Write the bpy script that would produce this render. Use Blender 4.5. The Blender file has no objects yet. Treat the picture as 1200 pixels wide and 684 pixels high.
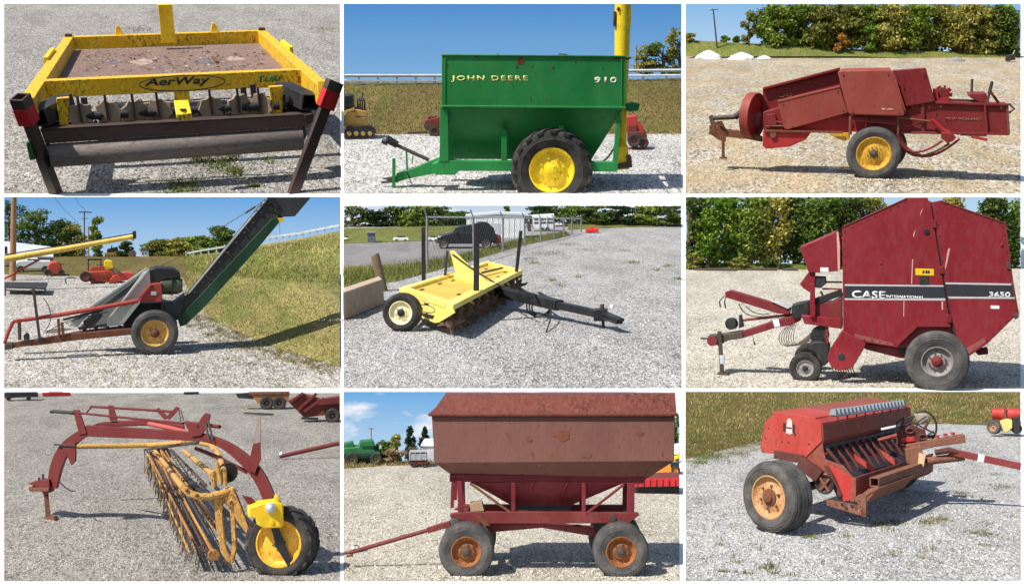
import bpy, bmesh, math, random
import numpy as np
from mathutils import Vector, Matrix
S = bpy.context.scene
COL = S.collection
# ---------------------------------------------------------------- camera, light
FPX = 1300.0                      # focal length in photo pixels (photo 1200 x 684)
cam = bpy.data.objects.new('camera', bpy.data.cameras.new('camera'))
COL.objects.link(cam); S.camera = cam
cam.rotation_euler = (math.pi/2, 0, 0)
cam.data.sensor_width = 36.0; cam.data.lens = FPX/1200*36
cam.data.clip_start = .5; cam.data.clip_end = 120000
SUN = Vector((-.50, -.40, .77)).normalized()
sl = bpy.data.lights.new('sun', 'SUN'); sl.energy = 4.6; sl.angle = math.radians(.6); sl.color = (1, .95, .87)
so = bpy.data.objects.new('sun', sl); COL.objects.link(so)
so.rotation_euler = SUN.to_track_quat('Z', 'Y').to_euler()
W = bpy.data.worlds.new("World"); S.world = W; W.use_nodes = True
nt = W.node_tree; bg = nt.nodes['Background']; sk = nt.nodes.new('ShaderNodeTexSky')
sk.sky_type = 'NISHITA'; sk.sun_disc = False
sk.sun_elevation = math.asin(SUN.z); sk.sun_rotation = math.atan2(SUN.x, SUN.y)
nt.links.new(sk.outputs[0], bg.inputs[0]); bg.inputs[1].default_value = .10
EXPO = 0.5
S.view_settings.view_transform = 'Standard'; S.view_settings.look = 'None'
S.view_settings.exposure = EXPO; S.view_settings.gamma = 1
try: S.cycles.max_bounces = 5; S.cycles.use_denoising = True
except Exception: pass
rnd = random.Random(7); nrs = np.random.RandomState(11)
V = Vector
def lin(c):
    if isinstance(c, (int, float)): c = (c, c, c)
    o = []
    for x in c:
        x = x/255; o.append(x/12.92 if x <= .04045 else ((x+.055)/1.055)**2.4)
    return (*o, 1)
# ---------------------------------------------------------------- node materials
class N:
    def __init__(s, name):
        s.m = bpy.data.materials.new(name); s.m.use_nodes = True; s.t = s.m.node_tree
        s.b = s.t.nodes['Principled BSDF']; s.out = s.t.nodes['Material Output']
    def n(s, ty, **kw):
        x = s.t.nodes.new('ShaderNode'+ty)
        for k, v in kw.items():
            if hasattr(x, k): setattr(x, k, v)
            else: x.inputs[k].default_value = v
        return x
    def l(s, a, b): s.t.links.new(a, b)
    def coord(s, scale=(1, 1, 1), kind='Object'):
        t = s.n('TexCoord'); m = s.n('Mapping'); m.inputs['Scale'].default_value = scale
        s.l(t.outputs[kind], m.inputs[0]); return m.outputs[0]
    def noise(s, vec, scale, detail=4, rough=.55, dist=0):
        x = s.n('TexNoise'); x.inputs['Scale'].default_value = scale; x.inputs['Detail'].default_value = detail
        x.inputs['Roughness'].default_value = rough; x.inputs['Distortion'].default_value = dist
        s.l(vec, x.inputs['Vector']); return x.outputs[0]
    def ramp(s, fac, stops, interp='LINEAR'):
        r = s.n('ValToRGB'); r.color_ramp.interpolation = interp; e = r.color_ramp.elements
        while len(e) < len(stops): e.new(.5)
        for q, (p, c) in zip(e, stops): q.position = p; q.color = c if len(c) == 4 else (*c, 1)
        s.l(fac, r.inputs[0]); return r.outputs[0]
    def mix(s, fac, a, b, bt='MIX'):
        x = s.n('Mix'); x.data_type = 'RGBA'; x.blend_type = bt
        for sock, v in ((x.inputs[0], fac), (x.inputs[6], a), (x.inputs[7], b)):
            if isinstance(v, (tuple, float, int)): sock.default_value = v
            else: s.l(v, sock)
        return x.outputs[2]
    def bump(s, h, strength=.3, dist=1.0):
        x = s.n('Bump'); x.inputs['Strength'].default_value = strength; x.inputs['Distance'].default_value = dist
        s.l(h, x.inputs['Height']); s.l(x.outputs[0], s.b.inputs['Normal'])
def gray(v): return (v, v, v, 1)
def paint(name, rgb, dirt=(120, 85, 60), amt=.5, rough=.5, scale=.012, rust=None, ramt=.0, metal=0.0, fade=None, stretch=(1, 1, .45), spec=.35):
    """weathered paint: broad fading, dust, rust specks and streaks"""
    k = N(name); c = k.coord(stretch)
    base = lin(rgb)
    fd = lin(fade) if fade else tuple(min(1, x*1.35+.015) for x in base[:3])+(1,)
    n1 = k.noise(c, scale*.8, 5, .6, .4); n2 = k.noise(c, scale*6, 6, .7, .2); n3 = k.noise(c, scale*22, 3, .6)
    col = k.mix(k.ramp(n1, [(.35, gray(0)), (.7, gray(1))]), base, fd)
    d = k.ramp(n2, [(.48, gray(0)), (.75, gray(amt))])
    col = k.mix(d, col, lin(dirt))
    if ramt > 0:
        mm = k.n('Math', operation='MULTIPLY'); k.l(k.ramp(n1, [(.4, gray(.25)), (.62, gray(1))]), mm.inputs[0])
        k.l(k.ramp(k.noise(c, scale*9, 8, .75, .6), [(.62-ramt*.28, gray(0)), (.68-ramt*.22, gray(1))]), mm.inputs[1])
        col = k.mix(mm.outputs[0], col, k.mix(n3, lin(rust or (92, 48, 26)), lin((58, 30, 20))))
    k.l(col, k.b.inputs['Base Color']); k.b.inputs['Metallic'].default_value = metal
    k.b.inputs['Specular IOR Level'].default_value = spec
    k.l(k.ramp(n2, [(.3, gray(max(.05, rough-.12))), (.75, gray(min(1, rough+.25)))]), k.b.inputs['Roughness'])
    k.bump(k.mix(.3, n2, n3), .12, .6)
    return k.m
def rubber(name, rgb=(38, 38, 40), dust=(112, 106, 96), amt=.5):
    k = N(name); c = k.coord()
    n = k.noise(c, .02, 6, .65); n2 = k.noise(c, .2, 3)
    k.l(k.mix(k.ramp(n, [(.4, gray(0.05)), (.75, gray(amt))]), lin(rgb), lin(dust)), k.b.inputs['Base Color'])
    k.b.inputs['Roughness'].default_value = .85; k.b.inputs['Specular IOR Level'].default_value = .2; k.bump(n2, .25, 1)
    return k.m
def flat(name, rgb, rough=.6, metal=0):
    k = N(name); c = k.coord(); n = k.noise(c, .05, 5, .6)
    b = lin(rgb); k.l(k.mix(n, tuple(x*.75 for x in b[:3])+(1,), tuple(min(1, x*1.2) for x in b[:3])+(1,)), k.b.inputs['Base Color'])
    k.b.inputs['Roughness'].default_value = rough; k.b.inputs['Metallic'].default_value = metal
    return k.m
def leafmat(name, stops, rough=.7):
    """foliage: each leaf its own tone, clumps of tone through the crown"""
    k = N(name); g = k.n('NewGeometry'); c = k.coord()
    m = k.n('Math', operation='ADD'); k.l(g.outputs['Random Per Island'], m.inputs[0])
    k.l(k.noise(c, .02, 3), m.inputs[1]); h = k.n('Math', operation='MULTIPLY'); k.l(m.outputs[0], h.inputs[0]); h.inputs[1].default_value = .5
    oi = k.n('ObjectInfo'); hs = k.n('HueSaturation'); mr = k.n('MapRange'); k.l(oi.outputs['Random'], mr.inputs[0]); mr.inputs[3].default_value = .95; mr.inputs[4].default_value = 1.85; k.l(mr.outputs[0], hs.inputs['Value']); m2 = k.n('MapRange'); k.l(oi.outputs['Random'], m2.inputs[0]); m2.inputs[3].default_value = .515; m2.inputs[4].default_value = .485; k.l(m2.outputs[0], hs.inputs['Hue'])
    col = k.ramp(h.outputs[0], [(.22+.56*i/(len(stops)-1), lin(s_)) for i, s_ in enumerate(stops)])
    k.l(col, hs.inputs['Color']); col = hs.outputs[0]
    k.l(col, k.b.inputs['Base Color']); k.b.inputs['Roughness'].default_value = rough; k.b.inputs['Specular IOR Level'].default_value = .15
    tr = k.n('BsdfTranslucent'); k.l(col, tr.inputs[0]); mx = k.n('MixShader'); mx.inputs[0].default_value = .35
    k.l(k.b.outputs[0], mx.inputs[1]); k.l(tr.outputs[0], mx.inputs[2]); k.l(mx.outputs[0], k.out.inputs[0])
    return k.m
def islandmat(name, stops, rough=.9, gain=1.0):
    k = N(name); g = k.n('NewGeometry')
    col = k.ramp(g.outputs['Random Per Island'], [(i/(len(stops)-1), lin(s_)) for i, s_ in enumerate(stops)])
    n = k.noise(k.coord(), .6, 3)
    k.l(k.mix(.35, col, k.mix(n, lin(70), lin(200)), 'SOFT_LIGHT') if gain == 1 else k.mix(1.0, col, gray(gain), 'MULTIPLY'), k.b.inputs['Base Color']); k.b.inputs['Roughness'].default_value = rough
    k.b.inputs['Specular IOR Level'].default_value = .2
    return k.m
def groundmat(name, dark, mid, light, patches=(), pscale=.004, cell=.2, strength=.4, gain=1.0):
    """loose gravel: stone cells of mixed tones, wider patches of dust / straw / grass"""
    k = N(name); c = k.coord((1, .3, 1)); c2 = k.coord((1, .3, 1))
    v = k.n('TexVoronoi'); v.inputs['Scale'].default_value = cell; k.l(c, v.inputs['Vector'])
    sep = k.n('SeparateColor'); k.l(v.outputs['Color'], sep.inputs[0])
    v2 = k.n('TexVoronoi'); v2.inputs['Scale'].default_value = cell*.45; k.l(c, v2.inputs['Vector'])
    sep2 = k.n('SeparateColor'); k.l(v2.outputs['Color'], sep2.inputs[0])
    nb = k.noise(c2, pscale*3, 6, .6)
    f = k.mix(.25, sep.outputs[0], sep2.outputs[1]); f = k.mix(.22, f, nb)
    col = k.ramp(f, [(.16, tuple(x*.7 for x in lin(dark)[:3])), (.5, lin(mid)), (.84, lin(light))])
    for i, (rgb, lo, hi, a) in enumerate(patches):
        mp = k.n('Mapping'); mp.inputs['Location'].default_value = (31*i+5, 17*i, 0); k.l(c2, mp.inputs[0])
        pn = k.noise(mp.outputs[0], pscale, 7, .68, .4)
        col = k.mix(k.ramp(pn, [(lo, gray(0)), (hi, gray(a))]), col, k.mix(sep.outputs[1], lin(rgb), tuple(x*.55 for x in lin(rgb)[:3])+(1,)))
    lo = k.noise(k.coord((1, .22, 1)), pscale*.8, 5, .6, .6)
    col = k.mix(1.0, col, k.ramp(lo, [(.32, gray(gain*.8)), (.5, gray(gain)), (.68, gray(gain*1.16))]), 'MULTIPLY')
    k.l(col, k.b.inputs['Base Color']); k.b.inputs['Roughness'].default_value = .95; k.b.inputs['Specular IOR Level'].default_value = .15
    k.bump(k.mix(.5, v.outputs['Distance'], nb), strength, 6)
    return k.m
def skymat(name, top, bot, clouds=0.0, cs=.004, cstretch=2.5):
    k = N(name); c = k.coord(kind='Generated'); sp = k.n('SeparateXYZ'); k.l(c, sp.inputs[0])
    col = k.mix(k.ramp(sp.outputs[2], [(0, gray(0)), (1, gray(1))]), lin(bot), lin(top))
    if clouds:
        n = k.noise(k.coord((1, 1, cstretch)), cs, 8, .55, .3)
        col = k.mix(k.ramp(n, [(.62-clouds*.3, gray(0)), (.74-clouds*.25, gray(1))]), col, lin((250, 251, 253)))
    e = k.n('Emission'); k.l(col, e.inputs[0]); e.inputs[1].default_value = 2**-EXPO
    k.l(e.outputs[0], k.out.inputs[0]); return k.m
# ---------------------------------------------------------------- places
K = 2.975; FZ = FPX*K
class Cell:
    """one gravel yard on its own raised base; pixel-like units seen from the viewing point set its size"""
    def __init__(s, X0, Y0, x0, y0, x1, y1, hz, D1):
        s.X0, s.Y0, s.r, s.hz, s.D1 = X0, Y0, (x0, y0, x1, y1), hz, D1
        s.yh = Y0+hz/K; s.sl = (342-s.yh)/FPX
        s.hc = D1*((Y0+y1/K)-s.yh)/FPX
        s.n = V((0, -s.sl, 1)).normalized()
    def ray(s, zx, zy): return V(((s.X0+zx/K-600)/FPX, 1, -(s.Y0+zy/K-342)/FPX))
    def W(s, zx, zy, D): return s.ray(zx, zy)*D
    def gD(s, zy): return FPX*s.hc/((s.Y0+zy/K)-s.yh)
    def gw(s, zx, zy): return s.ray(zx, zy)*s.gD(zy)
    def proj(s, p): return ((p.x/p.y*FPX+600-s.X0)*K, (-p.z/p.y*FPX+342-s.Y0)*K)
class Frame:
    """local frame of a thing: x right, y away, z up, one unit = one unit of the photo's close-up at its base"""
    def __init__(s, c, zx, zy, yaw=0, D=None):
        s.c = c; O = c.gw(zx, zy) if D is None else c.W(zx, zy, D)
        U = c.n; B = c.ray(zx, 300); B = (B-U*B.dot(U)).normalized()
        B = Matrix.Rotation(math.radians(yaw), 3, U) @ B; R = B.cross(U).normalized()
        u = c.ray(zx, 300); rr = (u-U*u.dot(U)).normalized().cross(U)
        e = O.length*1e-4; a = c.proj(O); b = c.proj(O+rr*e); s.s = e/math.hypot(b[0]-a[0], b[1]-a[1])
        s.M = Matrix(((R.x*s.s, B.x*s.s, U.x*s.s, O.x), (R.y*s.s, B.y*s.s, U.y*s.s, O.y), (R.z*s.s, B.z*s.s, U.z*s.s, O.z), (0, 0, 0, 1)))
        s.I = s.M.inverted(); s.o = s.I @ V((0, 0, 0)); s.R3 = s.I.to_3x3(); s.root = None
    def P(s, zx, zy, d=0.0):
        r = s.R3 @ s.c.ray(zx, zy); return s.o+r*((d-s.o.y)/r.y)
    def PX(s, zx, zy, x):
        r = s.R3 @ s.c.ray(zx, zy); return s.o+r*((x-s.o.x)/r.x)
    def PZ(s, zx, zy, z):
        r = s.R3 @ s.c.ray(zx, zy); return s.o+r*((z-s.o.z)/r.z)
    def G(s, zx, zy, z=0.0): return s.PZ(zx, zy, z)
    def Vt(s, zx, zyg, zyt):
        g = s.G(zx, zyg); p = s.P(zx, zyt, g.y); return V((g.x, g.y, p.z))
    def PV(s, zx, zy, p0, p1):
        r = s.R3 @ s.c.ray(zx, zy); n = (p1-p0).cross(V((0, 0, 1))); return s.o+r*((p0-s.o).dot(n)/r.dot(n))
    def toW(s, p): return s.M @ p
    def img(s, p): return s.c.proj(s.M @ p)
def link(o): COL.objects.link(o); return o
def thing(F, name, label, cat, group=None):
    o = link(bpy.data.objects.new(name, None)); o.matrix_world = F.M; o.empty_display_size = 10
    o['label'] = label; o['category'] = cat
    if group: o['group'] = group
    F.root = o; return o
def tag(o, label, cat, group=None):
    o['label'] = label; o['category'] = cat
    if group: o['group'] = group
    return o
def part(name, parent, loc=(0, 0, 0)):
    o = link(bpy.data.objects.new(name, None)); o.parent = parent; o.location = loc; o.empty_display_size = 5; return o
def place(o, parent, F=None, kind=None):
    link(o)
    if isinstance(parent, Frame): o.matrix_world = parent.M
    elif parent is not None: o.parent = parent
    if kind: o['kind'] = kind
    return o
# ---------------------------------------------------------------- mesh builder
def perp(a):
    a = a.normalized(); t = V((0, 0, 1)) if abs(a.z) < .9 else V((1, 0, 0))
    u = a.cross(t).normalized(); return u, a.cross(u).normalized()
class MB:
    def __init__(s, F=None): s.v, s.f, s.F = [], [], F
    def add(s, vs, fs):
        b = len(s.v); s.v += [V(x) for x in vs]; s.f += [[i+b for i in q] for q in fs]; return s
    def prism(s, pts, ext):
        n = len(pts); ext = V(ext)
        return s.add(list(pts)+[V(p)+ext for p in pts], [list(range(n)), [2*n-1-i for i in range(n)]]+[[i, n+i, n+(i+1) % n, (i+1) % n] for i in range(n)])
    def pz(s, zp, d0, d1): return s.prism([s.F.P(x, y, d0) for x, y in zp], (0, d1-d0, 0))
    def loft(s, A, B_):
        n = len(A); return s.add(list(A)+list(B_), [list(range(n)), [2*n-1-i for i in range(n)]]+[[i, n+i, n+(i+1) % n, (i+1) % n] for i in range(n)])
    def box(s, lo, hi):
        x0, y0, z0 = lo; x1, y1, z1 = hi
        return s.prism([V((x0, y0, z0)), V((x1, y0, z0)), V((x1, y0, z1)), V((x0, y0, z1))], (0, y1-y0, 0))
    def bar(s, a, b, w, h=None, up=(0, 0, 1)):
        a, b = V(a), V(b); d = (b-a).normalized(); h = h or w; up = V(up)
        if abs(d.dot(up)) > .97: up = V((0, 1, 0))
        r = d.cross(up).normalized(); u = r.cross(d)
        return s.prism([a-r*w/2-u*h/2, a+r*w/2-u*h/2, a+r*w/2+u*h/2, a-r*w/2+u*h/2], b-a)
    def hbar(s, a, b, w, h, t=2.5, up=(0, 0, 1)):
        """hollow square tube: four walls, open ends"""
        a, b = V(a), V(b); d = (b-a).normalized(); up = V(up)
        if abs(d.dot(up)) > .97: up = V((0, 1, 0))
        r = d.cross(up).normalized(); u = r.cross(d)
        q = lambda o, k: [o-r*(w/2-k)-u*(h/2-k), o+r*(w/2-k)-u*(h/2-k), o+r*(w/2-k)+u*(h/2-k), o-r*(w/2-k)+u*(h/2-k)]
        vs = q(a, 0)+q(b, 0)+q(a, t)+q(b, t); fs = []
        for i in range(4):
            j = (i+1) % 4
            fs += [[i, j, 4+j, 4+i], [8+i, 12+i, 12+j, 8+j], [i, 8+i, 8+j, j], [4+i, 4+j, 12+j, 12+i]]
        return s.add(vs, fs)
    def tube(s, path, r, n=8, closed=False, flat=1.0):
        P = [V(p) for p in path]; m = len(P); rr = r if isinstance(r, (list, tuple)) else [r]*m
        vs = []; pu = None
        for i in range(m):
            if closed: d = P[(i+1) % m]-P[i-1]
            else: d = P[min(i+1, m-1)]-P[max(i-1, 0)]
            d.normalize()
            if pu is None: u, w = perp(d)
            else:
                u = (pu-d*pu.dot(d)).normalized(); w = d.cross(u)
            pu = u
            vs += [P[i]+u*rr[i]*math.cos(2*math.pi*k/n)+w*rr[i]*flat*math.sin(2*math.pi*k/n) for k in range(n)]
        fs = [[i*n+k, i*n+(k+1) % n, ((i+1) % m)*n+(k+1) % n, ((i+1) % m)*n+k] for i in range(m if closed else m-1) for k in range(n)]
        if not closed: fs += [list(range(n))[::-1], [(m-1)*n+k for k in range(n)]]
        return s.add(vs, fs)
    def cyl(s, c, ax, r, h, n=24, r2=None):
        c, ax = V(c), V(ax).normalized(); u, w = perp(ax); r2 = r if r2 is None else r2
        vs = [c+(u*math.cos(2*math.pi*k/n)+w*math.sin(2*math.pi*k/n))*q+ax*o for q, o in ((r, 0), (r2, h)) for k in range(n)]
        return s.add(vs, [list(range(n))[::-1], list(range(n, 2*n))]+[[k, (k+1) % n, n+(k+1) % n, n+k] for k in range(n)])
    def lathe(s, prof, c, ax, n=40, closed=False):
        c, ax = V(c), V(ax).normalized(); u, w = perp(ax); m = len(prof)
        vs = [c+ax*a+(u*math.cos(2*math.pi*k/n)+w*math.sin(2*math.pi*k/n))*r for a, r in prof for k in range(n)]
        fs = [[i*n+k, i*n+(k+1) % n, ((i+1) % m)*n+(k+1) % n, ((i+1) % m)*n+k] for i in range(m if closed else m-1) for k in range(n)]
        return s.add(vs, fs)
    def ball(s, c, r, n=10):
        c = V(c); pr = [(-r*math.cos(math.pi*i/n), max(.02, r*math.sin(math.pi*i/n))) for i in range(n+1)]
        return s.lathe(pr, c, (0, 0, 1), 2*n)
    def build(s, name, mat, parent=None, bevel=0, ang=35, kind=None, smooth=True):
        me = bpy.data.meshes.new(name); me.from_pydata([tuple(x) for x in s.v], [], s.f)
        bm = bmesh.new(); bm.from_mesh(me); bmesh.ops.recalc_face_normals(bm, faces=bm.faces); bm.to_mesh(me); bm.free()
        me.materials.append(mat)
        if smooth:
            for p in me.polygons: p.use_smooth = True
            me.set_sharp_from_angle(angle=math.radians(ang))
        o = bpy.data.objects.new(name, me)
        if parent is None: parent = s.F.root
        place(o, parent, kind=kind)
        if bevel:
            b = o.modifiers.new('bevel', 'BEVEL'); b.width = bevel; b.segments = 2; b.limit_method = 'ANGLE'; b.angle_limit = math.radians(40); b.harden_normals = False
        return o
def fast(name, vs, fs, mat, parent, kind=None, smooth=False):
    vs = np.asarray(vs, dtype=np.float32); fs = np.asarray(fs, dtype=np.int32); k = fs.shape[1]
    me = bpy.data.meshes.new(name); me.vertices.add(len(vs)); me.vertices.foreach_set('co', vs.ravel())
    me.loops.add(fs.size); me.loops.foreach_set('vertex_index', fs.ravel())
    me.polygons.add(len(fs)); me.polygons.foreach_set('loop_start', np.arange(0, fs.size, k, dtype=np.int32))
    try: me.polygons.foreach_set('loop_total', np.full(len(fs), k, dtype=np.int32))
    except Exception: pass
    me.update(calc_edges=True); me.validate(); me.materials.append(mat)
    return place(bpy.data.objects.new(name, me), parent, kind=kind)
def again(o, loc=None, rot=None, scale=None, parent=None):
    c = o.copy(); link(c); c.parent = parent or o.parent
    if loc is not None: c.location = loc
    if rot is not None: c.rotation_euler = rot
    if scale is not None: c.scale = scale
    return c
# ---------------------------------------------------------------- text
def text(s, mat, parent, origin, ex, ey, width=None, height=1.0, depth=.8, bold=0.0, shear=0.0, name='lettering', space=1.0):
    """letters as thin raised shapes; origin = lower left corner, ex / ey = writing and up directions"""
    cu = bpy.data.curves.new('text', 'FONT'); cu.body = s; cu.size = 1; cu.offset = min(bold, .022); cu.shear = shear; cu.resolution_u = 3; cu.space_character = space
    o = bpy.data.objects.new('text', cu); COL.objects.link(o); dg = bpy.context.evaluated_depsgraph_get()
    me = bpy.data.meshes.new_from_object(o.evaluated_get(dg)); bpy.data.objects.remove(o)
    xs = [v.co.x for v in me.vertices]; ys = [v.co.y for v in me.vertices]
    x0, x1, y0, y1 = min(xs), max(xs), min(ys), max(ys)
    ex, ey = V(ex), V(ey); en = ex.normalized().cross(ey.normalized())
    ky = height/(y1-y0); kx = (width/(x1-x0)) if width else ky
    bm = bmesh.new(); bm.from_mesh(me)
    g = bmesh.ops.extrude_face_region(bm, geom=bm.faces[:])
    for e in g['geom']:
        if isinstance(e, bmesh.types.BMVert): e.co.z += 1
    for v in bm.verts: v.co = V(origin)+ex.normalized()*((v.co.x-x0)*kx)+ey.normalized()*((v.co.y-y0)*ky)+en*(v.co.z*depth)
    bmesh.ops.recalc_face_normals(bm, faces=bm.faces); bm.to_mesh(me); bm.free()
    me.materials.clear(); me.materials.append(mat)
    return place(bpy.data.objects.new(name, me), parent, kind='stuff')
# ---------------------------------------------------------------- wheels
def wheel(F, c, r, w, rim_r, tm, rm, hm, out=(0, -1, 0), dish=.35, ribs=0, lugs=0, hub_r=None, nuts=6, holes=0, parent=None):
    """wheel > tyre, rim, hub, lug_nuts; out points to the outside face"""
    wp = part('wheel', parent or F.root, c); ax = V(out).normalized(); O = V((0, 0, 0))
    tr = r*.965 if lugs else r; h = tr-rim_r
    prof = [(-w*.46, rim_r*1.0), (-w*.53, rim_r+h*.35), (-w*.53, rim_r+h*.62), (-w*.46, tr-h*.12), (-w*.36, tr*.985)]
    if ribs:
        for i in range(ribs):
            a = -w*.34+w*.68*i/ribs; b = -w*.34+w*.68*(i+1)/ribs; g = (b-a)*.16
            prof += [(a+g*.5, tr), (b-g*1.2, tr), (b-g, tr-h*.12), (b-g*.1, tr-h*.12)]
    else: prof += [(-w*.2, tr), (0, tr*1.004), (w*.2, tr)]
    prof += [(w*.36, tr*.985), (w*.46, tr-h*.12), (w*.53, rim_r+h*.62), (w*.53, rim_r+h*.35), (w*.46, rim_r*1.0), (w*.2, rim_r*.93), (-w*.2, rim_r*.93)]
    m = MB().lathe(prof, O, ax, 56, True)
    # raised bead ring on the sidewall
    m.lathe([(w*.52, rim_r+h*.42), (w*.545, rim_r+h*.47), (w*.545, rim_r+h*.5), (w*.52, rim_r+h*.55)], O, ax, 56)
    if lugs:
        u, v = perp(ax)
        for i in range(lugs):
            for sgn in (-1, 1):
                t0 = 2*math.pi*(i+(.5 if sgn > 0 else 0))/lugs; P = []
                for q in range(4):
                    a = sgn*w*(.03+.5*q/3); t = t0+(q/3)*2*math.pi/lugs*.95
                    rad = tr+(r-tr)*(.9 if q < 3 else .0)
                    P.append((a, t, rad))
                tw = 2*math.pi/lugs*.24
                for q in range(3):
                    (a0, t_0, r0), (a1, t_1, r1) = P[q], P[q+1]
                    e = lambda a, t, rr: ax*a+(u*math.cos(t)+v*math.sin(t))*rr
                    m.add([e(a0, t_0-tw, tr*.95), e(a0, t_0+tw, tr*.95), e(a0, t_0+tw*.75, r0), e(a0, t_0-tw*.75, r0),
                           e(a1, t_1-tw, tr*.93), e(a1, t_1+tw, tr*.93), e(a1, t_1+tw*.75, r1), e(a1, t_1-tw*.75, r1)],
                          [[0, 1, 2, 3], [7, 6, 5, 4], [0, 4, 5, 1], [1, 5, 6, 2], [2, 6, 7, 3], [3, 7, 4, 0]])
    m.build('tyre', tm, wp, ang=28)
    R = rim_r
    prof = [(w*.44, R*1.0), (w*.47, R*.99), (w*.47, R*.93), (w*.40, R*.9), (w*.36, R*.86), (w*.5*(1-dish*1.6), R*.82), (w*.5*(1-dish*2), R*.74),
            (w*.5*(1-dish*1.9), R*.62), (w*.5*(1-dish*1.3), R*.5), (w*.5*(1-dish*1.2), R*.4), (w*.5*(1-dish*1.2), .01)]
    MB().lathe(prof, O, ax, 48).build('rim', rm, wp, ang=30)
    hr = hub_r or R*.24; hz = w*.5*(1-dish*1.2)
    MB().lathe([(hz-2, hr*1.15), (hz+w*.05, hr*1.1), (hz+w*.07, hr*.8), (hz+w*.16, hr*.7), (hz+w*.18, hr*.55), (hz+w*.18, .01)], O, ax, 20).build('hub', hm, wp)
    if nuts:
        u, v = perp(ax); m = MB()
        for i in range(nuts):
            t = 2*math.pi*i/nuts+.3; m.cyl(ax*(hz-1)+(u*math.cos(t)+v*math.sin(t))*hr*1.55, ax, hr*.16, w*.05+2, 6)
        m.build('lug_nuts', hm, wp, kind='stuff')
    return wp
# ---------------------------------------------------------------- plants, stones
def leaves(cs, sz, rs, flatten=0.0):
    n = len(cs); u = rs.normal(size=(n, 3)); u /= np.linalg.norm(u, axis=1)[:, None]
    t = rs.normal(size=(n, 3)); v = np.cross(u, t); v /= np.linalg.norm(v, axis=1)[:, None]
    a = (sz*rs.uniform(.6, 1.3, n))[:, None]; b = a*rs.uniform(.45, .8, n)[:, None]
    vs = np.stack([cs-u*a, cs-v*b+u*a*.1, cs+u*a, cs+v*b+u*a*.1], 1).reshape(-1, 3)
    return vs, np.arange(4*n).reshape(-1, 4)
def tree(c, zx, zyb, zyt, zw, D, mat, bark, label, group, n=1500, name='tree', base=.12, cat='tree', leaf=8.0, shape='round', clump=14, F=None):
    """trunk with limbs and a crown of many small leaves in clumps"""
    F = F or Frame(c, zx, zyb, D=D)
    H = F.P(zx, zyt, 0).z; rs = np.random.RandomState(int(abs(zx)*7+abs(zyt)*13+zw) % 99991)
    root = thing(F, name, label, cat, group)
    lim = min(.86, (zyb-c.r[1]-12)/(zyb-zyt)); m = MB(F); m.tube([(0, 0, -3), (zw*.02, 0, H*lim*.35), (-zw*.02, 0, H*lim*.7), (0, 0, H*lim)], [zw*.05+1.5, zw*.04+1, zw*.025+.8, .8], 7)
    C = []
    for i in range(clump):
        t = base+(1-base)*(i+.5)/clump+rs.uniform(-.05, .05); t = min(.97, max(base, t))
        if shape == 'cone': wr = .52*(1-t)**.8+.04
        elif shape == 'tall': wr = .46*math.sin(math.pi*min(1, .12+.84*t))**.6
        else: wr = .5*math.sin(math.pi*min(.97, .16+.78*t))**.55
        a = rs.uniform(0, 6.28); q = wr*rs.uniform(.35, .8)*zw
        cen = np.array([math.cos(a)*q, math.sin(a)*q*.8, t*H]); C.append((cen, (zw*(.15+.12*rs.rand())*(1 if shape != 'cone' else .5+.9*(1-t)), H*(.07+.06*rs.rand()))))
        q_ = F.img(V(cen))
        if t < lim and c.r[0]+8 < q_[0] < c.r[2]-8 and q_[1] > c.r[1]+8: m.tube([(0, 0, max(.1, t-.16)*H), tuple(cen*np.array([.5, .5, 1])-np.array([0, 0, H*.05])), tuple(cen)], [zw*.02+.6, zw*.012+.4, .4], 5)
    m.build('trunk', bark, root)
    k = rs.randint(0, clump, n); cen = np.array([C[i][0] for i in k]); rad = np.array([[C[i][1][0], C[i][1][0], C[i][1][1]] for i in k])
    d = rs.normal(size=(n, 3)); d /= np.linalg.norm(d, axis=1)[:, None]; cs = cen+d*rad*(rs.uniform(.35, 1.05, n)[:, None])
    keep = []
    x0, y0, x1, y1 = c.r
    M = np.array(F.M); wp = cs @ M[:3, :3].T+M[:3, 3]
    ix = (wp[:, 0]/wp[:, 1]*FPX+600-c.X0)*K; iy = (-wp[:, 2]/wp[:, 1]*FPX+342-c.Y0)*K
    ok = (ix > x0+leaf*.6) & (ix < x1-leaf*.6) & (iy > y0+leaf*.6) & (cs[:, 2] > 2)
    vs, fs = leaves(cs[ok], leaf, rs)
    fast('crown', vs, fs, mat, root); return root
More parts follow.
